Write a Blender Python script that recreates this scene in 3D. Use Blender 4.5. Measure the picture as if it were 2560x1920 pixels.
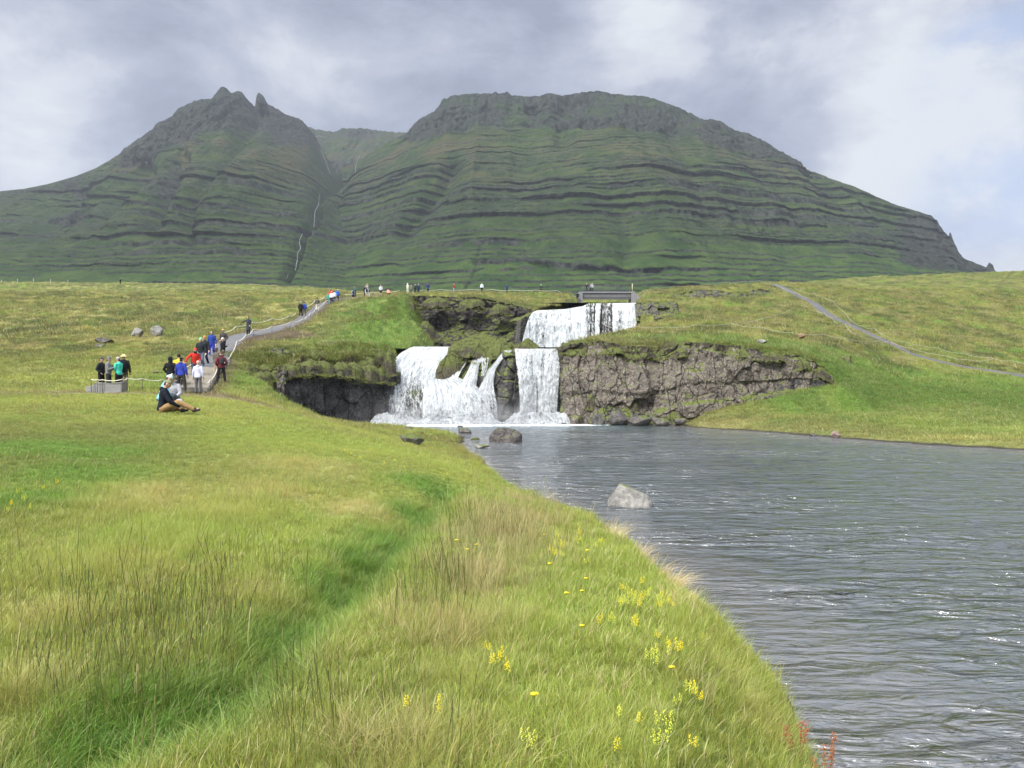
import bpy, bmesh, math, random
import numpy as np
from mathutils import Vector, Matrix
R = math.radians
random.seed(7); rng = np.random.default_rng(11)
for o in list(bpy.data.objects): bpy.data.objects.remove(o)
SC = bpy.context.scene
COL = SC.collection
F = 1930.0; ZC = 3.0; CX = 1280.0; CY = 960.0     # lens in photo pixels, eye height over the river

# ------------------------------------------------------------------ camera, sky, sun
cam = bpy.data.cameras.new("camera"); co = bpy.data.objects.new("camera", cam); COL.objects.link(co)
cam.sensor_width = 36; cam.lens = 36 * F / 2560; cam.clip_end = 12000; cam.clip_start = .1
co.location = (0, 0, ZC); co.rotation_euler = (R(90), 0, 0); SC.camera = co
SC.view_settings.view_transform = 'Standard'; SC.view_settings.look = 'None'
SC.view_settings.exposure = 0.50; SC.view_settings.gamma = 1
SC.render.engine = 'CYCLES'
SC.cycles.use_denoising = True
SC.cycles.max_bounces = 6; SC.cycles.diffuse_bounces = 2; SC.cycles.glossy_bounces = 2
SC.cycles.transparent_max_bounces = 12; SC.cycles.volume_bounces = 0; SC.cycles.transmission_bounces = 2
SC.cycles.use_fast_gi = False

SUN_EL, SUN_AZ = 48.0, 215.0          # azimuth from +Y clockwise: behind the camera, to its left
sun = bpy.data.lights.new("sun", 'SUN'); so = bpy.data.objects.new("sun", sun); COL.objects.link(so)
sun.energy = 3.3; sun.angle = R(14); sun.color = (1.0, .965, .90)
so.rotation_euler = (R(90 - SUN_EL), 0, R(180 - SUN_AZ))
def sundir():
    a = R(SUN_AZ); e = R(SUN_EL)
    return Vector((math.sin(a) * math.cos(e), math.cos(a) * math.cos(e), math.sin(e)))

def N(nt, t, **kw):
    n = nt.nodes.new(t)
    for k, v in kw.items():
        if k in ('loc',): continue
        setattr(n, k, v)
    return n
class G:
    """tiny helper for node graphs"""
    def __init__(s, nt): s.nt = nt
    def lk(s, a, b): s.nt.links.new(a, b)
    def put(s, sock, v):
        if hasattr(v, 'is_output'): s.lk(v, sock)
        elif isinstance(v, (tuple, list)) and len(v) == 3 and sock.type == 'RGBA': sock.default_value = (*v, 1)
        else: sock.default_value = v
    def math(s, op, a, b=None, c=None, clamp=False):
        n = N(s.nt, 'ShaderNodeMath', operation=op); n.use_clamp = clamp
        s.put(n.inputs[0], a)
        if b is not None: s.put(n.inputs[1], b)
        if c is not None: s.put(n.inputs[2], c)
        return n.outputs[0]
    def vmath(s, op, a, b=None):
        n = N(s.nt, 'ShaderNodeVectorMath', operation=op); s.put(n.inputs[0], a)
        if b is not None: s.put(n.inputs[1], b)
        return n.outputs['Value'] if op in ('DOT_PRODUCT', 'LENGTH', 'DISTANCE') else n.outputs[0]
    def mix(s, f, a, b, blend='MIX'):
        n = N(s.nt, 'ShaderNodeMix', data_type='RGBA', blend_type=blend)
        s.put(n.inputs[0], f); s.put(n.inputs[6], a); s.put(n.inputs[7], b); return n.outputs[2]
    def noise(s, vec, scale, detail=4, rough=.5, dist=0.0, lac=2.0):
        n = N(s.nt, 'ShaderNodeTexNoise'); n.inputs['Scale'].default_value = scale
        n.inputs['Detail'].default_value = detail; n.inputs['Roughness'].default_value = rough
        n.inputs['Distortion'].default_value = dist; n.inputs['Lacunarity'].default_value = lac
        if vec is not None: s.lk(vec, n.inputs['Vector'])
        return n.outputs['Fac']
    def voro(s, vec, scale, feature='F1', out='Distance', rnd=1.0):
        n = N(s.nt, 'ShaderNodeTexVoronoi', feature=feature); n.inputs['Scale'].default_value = scale
        n.inputs['Randomness'].default_value = rnd
        if vec is not None: s.lk(vec, n.inputs['Vector'])
        return n.outputs[out]
    def step(s, v, a, b, lo=0.0, hi=1.0):
        n = N(s.nt, 'ShaderNodeMapRange', interpolation_type='SMOOTHSTEP')
        s.put(n.inputs[0], v); n.inputs[1].default_value = a; n.inputs[2].default_value = b
        n.inputs[3].default_value = lo; n.inputs[4].default_value = hi; return n.outputs[0]
    def mapping(s, vec, scale=(1, 1, 1), rot=(0, 0, 0), loc=(0, 0, 0)):
        n = N(s.nt, 'ShaderNodeMapping'); s.lk(vec, n.inputs[0])
        n.inputs['Scale'].default_value = scale; n.inputs['Rotation'].default_value = rot; n.inputs['Location'].default_value = loc
        return n.outputs[0]
    def bump(s, h, dist=.1, strength=1.0, normal=None):
        n = N(s.nt, 'ShaderNodeBump'); n.inputs['Strength'].default_value = strength
        n.inputs['Distance'].default_value = dist; s.lk(h, n.inputs['Height'])
        if normal is not None: s.lk(normal, n.inputs['Normal'])
        return n.outputs[0]
    def sep(s, v):
        n = N(s.nt, 'ShaderNodeSeparateXYZ'); s.lk(v, n.inputs[0]); return n.outputs
    def comb(s, x, y, z):
        n = N(s.nt, 'ShaderNodeCombineXYZ'); s.put(n.inputs[0], x); s.put(n.inputs[1], y); s.put(n.inputs[2], z); return n.outputs[0]

w = bpy.data.worlds.new("World"); SC.world = w; w.use_nodes = True
nt = w.node_tree; nt.nodes.clear(); g = G(nt)
tc = N(nt, 'ShaderNodeTexCoord'); D = tc.outputs['Generated']
sky = N(nt, 'ShaderNodeTexSky', sky_type='NISHITA'); sky.sun_disc = False
sky.sun_elevation = R(SUN_EL); sky.sun_rotation = R(SUN_AZ); sky.air_density = 1.0; sky.dust_density = 1.5
x, y, z = g.sep(D)
zz = g.math('ADD', g.math('MAXIMUM', z, 0.0), .16)
P = g.comb(g.math('DIVIDE', x, zz), g.math('DIVIDE', y, zz), 0.0)       # a flat cloud deck seen in perspective
def pdir(px, py):
    v = Vector(((px - CX) / F, 1, (CY - py) / F)); v.normalize(); return tuple(v)
wn = g.noise(D, 3.0, 3, .5)
Dw = g.vmath('ADD', D, g.comb(g.math('MULTIPLY', g.math('SUBTRACT', wn, .5), .22), 0.0, g.math('MULTIPLY', g.math('SUBTRACT', g.noise(D, 4.1, 3, .5), .5), .22)))
def blob(px, py, rad, soft=.6):
    d = g.vmath('DISTANCE', Dw, pdir(px, py))
    return g.step(d, rad * (1 - soft), rad * (1 + soft), 1.0, 0.0)
PW = g.vmath('ADD', P, g.comb(g.math('MULTIPLY', g.math('SUBTRACT', g.noise(P, .9, 3, .5), .5), .9), g.math('MULTIPLY', g.math('SUBTRACT', g.noise(g.mapping(P, loc=(5, 5, 0)), .9, 3, .5), .5), .9), 0.0))
n1 = g.noise(PW, .55, 7, .52)
n2 = g.noise(g.mapping(D, loc=(7, 3, 1), scale=(1, 1, 1.7)), 5.2, 10, .62, .3)
n3 = g.noise(g.mapping(D, scale=(1, 1, 2.2), loc=(1, 2, .4)), 3.1, 8, .57, .3)
n4 = g.noise(g.mapping(D, scale=(1, 1, 2.4), loc=(3, 1, 4)), 1.6, 4, .5, .2)
val = g.math('ADD', g.math('MULTIPLY', g.math('SUBTRACT', n1, .5), .30), g.math('ADD', g.math('MULTIPLY', g.math('SUBTRACT', n2, .5), 1.2), g.math('ADD', g.math('MULTIPLY', g.math('SUBTRACT', n3, .5), 1.15), g.math('MULTIPLY', g.math('SUBTRACT', n4, .5), .25))))
val = g.math('ADD', val, .55)
for (px, py, rad, amt) in [
        (1660, 70, .10, .11), (1560, 130, .06, .10), (2000, 60, .18, .10), (2250, 250, .17, .06), (2100, 190, .09, .08), (2330, 60, .12, .05), (2430, 420, .10, .12), (2500, 590, .17, .26), (2330, 560, .08, .10),
        (30, 370, .10, .26), (140, 320, .08, .12), (0, 150, .10, .06), (840, 280, .11, .15), (420, 60, .18, .10), (700, 40, .15, .08), (2150, 340, .08, .10),
        (90, 240, .10, -.08), (300, 350, .13, -.10), (330, 210, .14, -.07), (620, 170, .14, -.07), (1100, 60, .18, -.07), (1300, 150, .14, -.05), (1900, 240, .10, -.16), (2000, 380, .09, -.06), (1750, 210, .07, -.08), (2500, 40, .08, -.05)]:
    val = g.math('ADD', val, g.math('MULTIPLY', blob(px, py, rad), amt))
puff = g.noise(g.mapping(D, scale=(1, 1, 1.35), loc=(4, 9, 2)), 5.0, 12, .60, .15)
pm = g.math('MINIMUM', g.math('ADD', blob(1720, 90, .13, .9), g.math('ADD', blob(2150, 190, .20, .8), g.math('ADD', blob(2450, 420, .12, .9), g.math('MULTIPLY', blob(60, 380, .12, .9), .8)))), 1.0)
val = g.math('ADD', val, g.math('MULTIPLY', pm, g.math('SUBTRACT', g.step(puff, .47, .56), .55)), None) if False else g.math('ADD', val, g.math('MULTIPLY', g.math('MULTIPLY', pm, g.math('SUBTRACT', g.step(puff, .46, .57), .62)), .13))
cr = N(nt, 'ShaderNodeValToRGB'); g.lk(val, cr.inputs[0])
e = cr.color_ramp.elements
e[0].position = .34; e[0].color = (.235, .265, .35, 1)
e[1].position = 1.0; e[1].color = (.60, .625, .66, 1)
for p, c in ((.46, (.28, .31, .405, 1)), (.56, (.325, .36, .455, 1)), (.66, (.375, .405, .49, 1)), (.78, (.475, .50, .57, 1)), (.90, (.54, .57, .62, 1))):
    k = e.new(p); k.color = c
# openings to the blue sky
gap = g.math('MAXIMUM', blob(2425, 135, .055, .8), g.math('MAXIMUM', blob(2560, 230, .06, .9), g.math('MULTIPLY', blob(2540, 470, .075, .9), .75)))
gap = g.math('MULTIPLY', gap, g.step(n2, .42, .60, 1.0, .1))
blue = g.mix(1.0, sky.outputs[0], (.085, .085, .085), 'MULTIPLY')
blue = g.mix(.72, blue, (.40, .50, .74))
colr = g.mix(g.math('MULTIPLY', gap, .95), cr.outputs[0], blue)
# the bright part of the overcast round the hidden sun, and the ground haze below the horizon
sd = g.vmath('DOT_PRODUCT', D, tuple(sundir()))
glow = g.math('MULTIPLY', g.math('POWER', g.math('MAXIMUM', sd, 0.0), 3.0), .9)
colr = g.mix(1.0, colr, g.comb(glow, g.math('MULTIPLY', glow, .97), g.math('MULTIPLY', glow, .9)), 'ADD')
# the deck is brighter overhead than towards the horizon
colr = g.mix(1.0, colr, g.comb(*[g.step(z, .42, .78, .92, 2.3)] * 3), 'MULTIPLY')
bg = N(nt, 'ShaderNodeBackground'); g.lk(colr, bg.inputs[0]); bg.inputs[1].default_value = 1.0
out = N(nt, 'ShaderNodeOutputWorld'); g.lk(bg.outputs[0], out.inputs[0])
w.cycles.sampling_method = 'MANUAL'; w.cycles.sample_map_resolution = 256

# ------------------------------------------------------------------ helpers
def W(px, py, Y): return (((px - CX) / F) * Y, Y, ZC - (py - CY) * Y / F)
def WX(px, Y): return (px - CX) / F * Y

def hash3(ix, iy, iz, seed):
    h = (ix.astype(np.int64) * 374761393 + iy.astype(np.int64) * 668265263 + iz.astype(np.int64) * 2147483647 // 3 + seed * 1274126177) & 0xFFFFFFFF
    h = ((h ^ (h >> 13)) * 1274126177) & 0xFFFFFFFF
    h = ((h ^ (h >> 15)) * 2246822519) & 0xFFFFFFFF
    h = h ^ (h >> 16)
    return h.astype(np.float64) / 4294967295.0
def vnoise(x, y, z=None, seed=0):
    x = np.asarray(x, float); y = np.asarray(y, float); z = np.zeros_like(x) if z is None else np.asarray(z, float)
    ix = np.floor(x); iy = np.floor(y); iz = np.floor(z)
    fx = x - ix; fy = y - iy; fz = z - iz
    fx = fx * fx * (3 - 2 * fx); fy = fy * fy * (3 - 2 * fy); fz = fz * fz * (3 - 2 * fz)
    r = 0
    for dz in ((0, 1) if np.any(z) else (0,)):
        wz = fz if dz else 1 - fz
        for dy in (0, 1):
            wy = fy if dy else 1 - fy
            for dx in (0, 1):
                wx = fx if dx else 1 - fx
                r = r + hash3(ix + dx, iy + dy, iz + dz, seed) * wx * wy * wz
    return r
def fbm(x, y, z=None, oct=4, seed=0, gain=.5, lac=2.03):
    a = 1.0; s = 0.0; t = 0.0; f = 1.0
    for k in range(oct):
        s = s + a * (vnoise(x * f + 17.3 * k, y * f - 9.1 * k, None if z is None else z * f + 3.3 * k, seed + k) - .5); t += a; a *= gain; f *= lac
    return s / t * 2      # about -1..1
def sstep(x, a, b):
    t = np.clip((x - a) / (b - a), 0, 1); return t * t * (3 - 2 * t)

def mesh_obj(name, verts, faces, mat=None, parent=None, smooth=True, uv=None, attrs=None):
    me = bpy.data.meshes.new(name)
    verts = np.asarray(verts, np.float32); 
    if isinstance(faces, np.ndarray):
        nf, k = faces.shape
        me.vertices.add(len(verts)); me.vertices.foreach_set('co', verts.ravel())
        me.loops.add(nf * k); me.loops.foreach_set('vertex_index', faces.astype(np.int32).ravel())
        me.polygons.add(nf); me.polygons.foreach_set('loop_start', np.arange(0, nf * k, k, dtype=np.int32))
        me.update(calc_edges=True)
    else:
        me.from_pydata([tuple(map(float, v)) for v in verts], [], [tuple(int(i) for i in f) for f in faces]); me.update()
    if smooth: me.polygons.foreach_set('use_smooth', np.ones(len(me.polygons), bool))
    if attrs:
        for k_, v_ in attrs.items():
            v_ = np.asarray(v_, np.float32)
            if v_.ndim == 1: a = me.attributes.new(k_, 'FLOAT', 'POINT'); a.data.foreach_set('value', v_)
            else:
                if v_.shape[1] == 3: v_ = np.concatenate([v_, np.ones((len(v_), 1), np.float32)], 1)
                a = me.attributes.new(k_, 'FLOAT_COLOR', 'POINT'); a.data.foreach_set('color', v_.ravel())
    if mat is not None: me.materials.append(mat)
    o = bpy.data.objects.new(name, me); COL.objects.link(o)
    if parent is not None: o.parent = parent
    return o
def grid_faces(nr, nc):
    i = np.arange(nr - 1)[:, None] * nc + np.arange(nc - 1)[None, :]
    i = i.ravel(); return np.stack([i, i + 1, i + nc + 1, i + nc], 1)
def tag(o, label=None, cat=None, group=None, kind=None):
    if label: o['label'] = label
    if cat: o['category'] = cat
    if group: o['group'] = group
    if kind: o['kind'] = kind
    return o
def empty(name, loc=(0, 0, 0), rz=0.0):
    o = bpy.data.objects.new(name, None); COL.objects.link(o); o.location = loc; o.rotation_euler = (0, 0, rz); o.empty_display_size = .3
    return o
MATS = {}
def mat(name, col=(.5, .5, .5), rough=.8, spec=.3, var=.12, scale=6.0, bump=0.0, metallic=0.0, coords='Object'):
    """plain material with procedural variation"""
    if name in MATS: return MATS[name]
    m = bpy.data.materials.new(name); m.use_nodes = True; nt = m.node_tree; g = G(nt)
    b = nt.nodes['Principled BSDF']; b.inputs['Roughness'].default_value = rough
    b.inputs['Specular IOR Level'].default_value = spec; b.inputs['Metallic'].default_value = metallic
    tcn = N(nt, 'ShaderNodeTexCoord'); n = g.noise(tcn.outputs[coords], scale, 5, .6)
    c = g.mix(n, tuple(max(0, v * (1 - var * 2)) for v in col), tuple(min(1, v * (1 + var * 2)) for v in col))
    g.lk(c, b.inputs['Base Color'])
    if bump: g.lk(g.bump(n, bump), b.inputs['Normal'])
    MATS[name] = m; return m
# ------------------------------------------------------------------ the lie of the land
def zrow(Y, d): return (Y, {k: ZC - (v - CY) * Y / F for k, v in d.items()})
ROWS = [
 (-30, {-1500: 2.2, 0: 1.6, 1280: 1.4, 2300: 1.2, 4200: 1.5}),
 (3.0, {-1500: 1.7, 0: 1.45, 1280: 1.36, 2200: 1.2, 4200: 1.2}),
 (5.0, {-1500: 1.7, 0: 1.42, 600: 1.34, 1280: 1.28, 2200: 1.0, 4200: 1.2}),
 (8.0, {-1500: 1.8, 0: 1.55, 600: 1.4, 1200: 1.15, 1500: 1.02, 1850: .8, 4200: 1.2}),
 (12., {-1500: 2.1, 0: 1.8, 600: 1.55, 1100: 1.15, 1500: .85, 4200: 1.0}),
 (16., {-1500: 2.3, 0: 2.0, 600: 1.8, 1000: 1.4, 1300: .75, 4200: 1.0}),
 (22., {-1500: 2.5, 0: 2.3, 400: 2.15, 700: 1.9, 1000: 1.2, 1200: .5, 4200: .9}),
 (30., {-1500: 2.8, 0: 2.5, 350: 2.42, 560: 2.28, 700: 1.95, 800: 1.55, 950: .95, 1100: .45, 1190: .28, 2600: .15, 2900: .3, 4200: .9}),
 zrow(38, {-1500: 960, 0: 975, 300: 978, 470: 984, 560: 988, 650: 1005, 720: 1028, 800: 1050, 900: 1067, 1000: 1080, 1100: 1090, 1190: 1100, 2200: 1110, 2560: 1092, 3000: 1085, 4200: 1070}),
 zrow(45, {-1500: 915, 0: 925, 300: 928, 515: 928, 580: 938, 650: 965, 720: 1012, 800: 1048, 900: 1064, 1000: 1072, 1150: 1082, 1900: 1083, 2100: 1074, 2560: 1064, 3000: 1060, 4200: 1050}),
 zrow(50, {-1500: 890, 0: 897, 515: 900, 600: 920, 650: 950, 700: 988, 740: 1020, 800: 1048, 850: 1058, 1150: 1072, 1650: 1072, 2000: 1050, 2300: 1045, 2560: 1045, 3000: 1040, 4200: 1030}),
 zrow(54, {-1500: 878, 0: 882, 515: 882, 600: 893, 650: 908, 700: 914, 800: 916, 900: 916, 980: 930, 1100: 900, 1400: 1065, 1650: 1062, 1750: 1050, 2000: 1035, 2560: 1033, 4200: 1020}),
 zrow(57.4, {-1500: 868, 0: 868, 515: 870, 600: 872, 700: 882, 800: 898, 900: 908, 980: 912, 1100: 868, 1400: 1060, 1620: 1056, 1720: 1038, 1800: 1022, 1900: 1006, 2000: 985, 2100: 962, 2150: 968, 2200: 992, 2300: 1014, 2560: 1023, 3000: 1020, 4200: 1010}),
 zrow(60.2, {-1500: 858, 0: 858, 515: 858, 600: 862, 700: 868, 800: 882, 900: 893, 980: 898, 1100: 868, 1300: 862, 1400: 1055, 1620: 1050, 1720: 1032, 1800: 1016, 1900: 1000, 2000: 978, 2080: 958, 2140: 955, 2200: 965, 2300: 993, 2560: 1003, 3000: 1005, 4200: 1000}),
 zrow(61.8, {-1500: 852, 0: 852, 600: 856, 700: 861, 800: 870, 900: 878, 980: 883, 1100: 868, 1300: 862, 1400: 864, 1500: 864, 1620: 866, 1700: 856, 1800: 863, 1900: 873, 2000: 890, 2060: 905, 2110: 925, 2200: 952, 2300: 981, 2560: 991, 3000: 993, 4200: 988}),
 zrow(64, {-1500: 846, 0: 846, 600: 846, 700: 852, 800: 862, 900: 868, 980: 874, 1100: 866, 1300: 860, 1400: 858, 1500: 856, 1700: 852, 1850: 856, 2000: 876, 2100: 900, 2200: 938, 2300: 968, 2560: 978, 3000: 980, 4200: 975}),
 zrow(70, {-1500: 830, 0: 830, 560: 830, 700: 836, 800: 843, 900: 852, 960: 864, 1000: 869, 1100: 868, 1400: 853, 1500: 840, 1700: 835, 1850: 840, 2000: 852, 2100: 872, 2200: 905, 2300: 925, 2430: 930, 2560: 935, 3000: 940, 4200: 935}),
 zrow(80, {-1500: 806, 0: 806, 300: 808, 700: 811, 800: 812, 900: 820, 1000: 842, 1060: 858, 1400: 835, 1500: 822, 1600: 816, 1700: 812, 1850: 818, 2000: 828, 2100: 838, 2200: 856, 2300: 878, 2430: 897, 2560: 902, 3000: 908, 4200: 900}),
 zrow(90, {-1500: 788, 0: 788, 300: 790, 700: 797, 800: 793, 900: 796, 1000: 818, 1100: 845, 1400: 825, 1500: 808, 1600: 798, 1700: 797, 1850: 800, 2000: 808, 2100: 815, 2200: 832, 2300: 846, 2430: 856, 2560: 860, 3000: 865, 4200: 860}),
 zrow(100, {-1500: 772, 0: 772, 600: 776, 765: 783, 850: 776, 950: 784, 1050: 826, 1120: 850, 1340: 772, 1450: 780, 1500: 782, 1592: 783, 1620: 786, 1700: 783, 1850: 783, 2000: 788, 2100: 797, 2200: 808, 2300: 820, 2560: 830, 4200: 830}),
 zrow(107, {-1500: 763, 0: 763, 600: 767, 765: 772, 800: 761, 850: 760, 950: 760, 1010: 778, 1060: 806, 1130: 840, 1340: 768, 1500: 757, 1592: 758, 1700: 762, 1850: 765, 2000: 770, 2100: 780, 2300: 795, 2560: 805, 4200: 800}),
 zrow(112, {-1500: 758, 0: 758, 600: 760, 800: 756, 850: 752, 900: 750, 1000: 741, 1100: 739, 1200: 742, 1300: 764, 1320: 768, 1400: 766, 1500: 757, 1592: 757, 1700: 750, 1850: 752, 2000: 756, 2100: 766, 2300: 783, 2560: 793, 4200: 790}),
 zrow(125, {-1500: 746, 0: 746, 600: 747, 800: 742, 830: 742, 900: 739, 1000: 736, 1200: 739, 1300: 752, 1400: 752, 1500: 745, 1600: 740, 1700: 736, 1850: 731, 1975: 729, 2040: 742, 2100: 750, 2300: 762, 2560: 772, 4200: 770}),
 zrow(140, {-1500: 736, 0: 736, 600: 736, 800: 733, 1000: 733, 1200: 732, 1400: 735, 1450: 734, 1600: 727, 1700: 722, 1850: 712, 1960: 711, 2100: 726, 2300: 738, 2560: 745, 4200: 745}),
 zrow(170, {-1500: 722, 0: 722, 600: 724, 800: 726, 1000: 736, 1400: 745, 1600: 738, 1700: 730, 1850: 718, 1960: 708, 2100: 708, 2300: 705, 2560: 705, 4200: 690}),
 zrow(205, {-1500: 708, 0: 710, 600: 715, 800: 722, 1000: 742, 1400: 750, 1600: 748, 1850: 728, 1960: 715, 2100: 699, 2300: 689, 2560: 679, 3000: 668, 4200: 650}),
 zrow(235, {-1500: 702, 0: 706, 600: 712, 800: 722, 1000: 745, 1600: 752, 1850: 735, 2100: 705, 2300: 693, 2560: 682, 4200: 655}),
 zrow(300, {-1500: 710, 0: 716, 600: 722, 800: 735, 1000: 750, 1600: 756, 1850: 745, 2100: 725, 2560: 705, 4200: 690}),
 zrow(520, {-1500: 740, 0: 748, 1600: 765, 2560: 750, 4200: 740}),
 zrow(700, {-1500: 750, 0: 758, 1600: 770, 2560: 762, 4200: 750}),
]
COLS = sorted(set(k for _, d in ROWS for k in d))
TY = np.array([r[0] for r in ROWS], float); TX = np.array(COLS, float)
TZ = np.array([[np.interp(c, sorted(d), [d[k] for k in sorted(d)]) for c in COLS] for _, d in ROWS])
def hermite_rows(Y):
    i = np.clip(np.searchsorted(TY, Y, side='right') - 1, 0, len(TY) - 2)
    return i, np.clip((Y - TY[i]) / (TY[i + 1] - TY[i]), 0, 1)
# limited slopes so that steps stay steps and slopes join softly
_dz = (TZ[1:] - TZ[:-1]) / (TY[1:] - TY[:-1])[:, None]
_m = np.zeros_like(TZ); _m[0] = _dz[0]; _m[-1] = _dz[-1]
_a, _b = _dz[:-1], _dz[1:]
_m[1:-1] = np.where(_a * _b > 0, 2 * _a * _b / np.where(np.abs(_a + _b) < 1e-9, 1, _a + _b), 0)
def base_height(X, Y):
    X = np.asarray(X, float); Y = np.asarray(Y, float)
    px = CX + F * X / np.maximum(Y, 3.0)
    px = np.clip(px, TX[0], TX[-1] - 1e-3)
    j = np.clip(np.searchsorted(TX, px, side='right') - 1, 0, len(TX) - 2)
    u = (px - TX[j]) / (TX[j + 1] - TX[j]); u = u * .5 + (u * u * (3 - 2 * u)) * .5
    i, t = hermite_rows(Y); h = TY[i + 1] - TY[i]
    def row(jj):
        z0, z1, m0, m1 = TZ[i, jj], TZ[i + 1, jj], _m[i, jj], _m[i + 1, jj]
        t2, t3 = t * t, t * t * t
        return (2 * t3 - 3 * t2 + 1) * z0 + (t3 - 2 * t2 + t) * h * m0 + (-2 * t3 + 3 * t2) * z1 + (t3 - t2) * h * m1
    return row(j) * (1 - u) + row(j + 1) * u

def poly_sd(X, Y, poly):
    """signed distance, negative inside"""
    X = np.asarray(X, float); Y = np.asarray(Y, float)
    d = np.full(X.shape, 1e9); ins = np.zeros(X.shape, bool); n = len(poly)
    for k in range(n):
        ax, ay = poly[k]; bx, by = poly[(k + 1) % n]
        ex, ey = bx - ax, by - ay; t = np.clip(((X - ax) * ex + (Y - ay) * ey) / (ex * ex + ey * ey + 1e-12), 0, 1)
        d = np.minimum(d, (X - ax - t * ex) ** 2 + (Y - ay - t * ey) ** 2)
        c = ((ay <= Y) & (by > Y)) | ((by <= Y) & (ay > Y))
        xi = ax + (Y - ay) / np.where(abs(by - ay) < 1e-12, 1e-12, by - ay) * ex
        ins ^= c & (X < xi)
    d = np.sqrt(d); return np.where(ins, -d, d)
def line_d(X, Y, line):
    d = np.full(np.shape(X), 1e9)
    for (ax, ay), (bx, by) in zip(line[:-1], line[1:]):
        ex, ey = bx - ax, by - ay; t = np.clip(((X - ax) * ex + (Y - ay) * ey) / (ex * ex + ey * ey + 1e-12), 0, 1)
        d = np.minimum(d, (X - ax - t * ex) ** 2 + (Y - ay - t * ey) ** 2)
    return np.sqrt(d)

# lower river and plunge pool (world metres): near bank, spit, cliffs, falls, far bank
POOL = [(7, -40), (3.6, -8), (1.9, 0), (2.0, 3.4), (2.25, 4.6), (2.50, 6.0), (2.62, 7.6), (2.6, 9.2), (2.5, 10.8), (2.15, 12.2), (1.6, 14.2), (1.15, 16.2), (.6, 18.2), (.05, 20.8),
        (-.45, 24), (-.95, 28), (-1.75, 33.5), (-2.3, 36.5), (-1.75, 40), (-1.9, 44), (-3.2, 47.6), (-6.0, 50.0), (-9.5, 51.6), (-12.5, 52.3), (-14.9, 53.0),
        (-14.6, 55.2), (-12.4, 58.0), (-10.5, 60.4), (-10.4, 67), (-6, 68), (-2.2, 67), (-.6, 64.2), (4.0, 63.8), (4.3, 61.9), (8, 61.4), (11.0, 60.9), (11.6, 58), (11.8, 56), (12.6, 53.4), (15.4, 47.5), (17.2, 42.6), (20, 37.5), (22.8, 34), (28, 29), (36, 22), (48, 10), (60, -10), (64, -40)]
BASIN = [(-9.2, 66.5), (-9.0, 75), (-8.8, 88), (-8.8, 100), (-9.6, 107), (-8.5, 110.5), (-6, 110.8), (0, 108), (2.4, 104.5), (16.6, 104), (16.3, 99), (13.0, 88), (8.5, 75), (5.2, 67), (4.2, 63.4), (-.6, 63.8), (-2.2, 66.6)]
UPPER = [(3.4, 103), (16.2, 103), (18.5, 112), (21.0, 130), (22.4, 146), (23, 160), (21, 185), (16, 186), (14.5, 165), (13.6, 146), (11, 128), (7, 112)]
POOL_Z, BASIN_Z = 0.0, 6.0
def upper_z(Y): return 13.85 + (np.asarray(Y, float) - 103) * .085

# paths: world centre lines
def PL(*pts): return [(WX(px, Y), Y) for px, Y in pts]
PATH_L = PL((480, 38.6), (492, 41), (515, 45.5), (535, 50), (548, 55), (572, 61), (600, 66), (650, 71), (700, 76), (735, 81), (756, 87), (768, 94), (784, 101), (806, 108), (842, 115), (905, 121), (1000, 129), (1090, 137), (1200, 141), (1300, 143), (1400, 144), (1450, 145.5))
PATH_R = PL((1600, 146.5), (1640, 146), (1740, 150), (1850, 150), (1935, 140), (1961, 130), (1992, 121), (2032, 113), (2072, 103), (2115, 95), (2161, 88), (2207, 82), (2253, 78.5), (2330, 75.5), (2392, 73.5), (2440, 72), (2600, 68), (2900, 62))
DIRT = PL((-300, 35.4), (60, 35.0), (260, 34.9), (400, 34.4), (480, 35.4), (600, 34.4), (680, 33.5))

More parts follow.
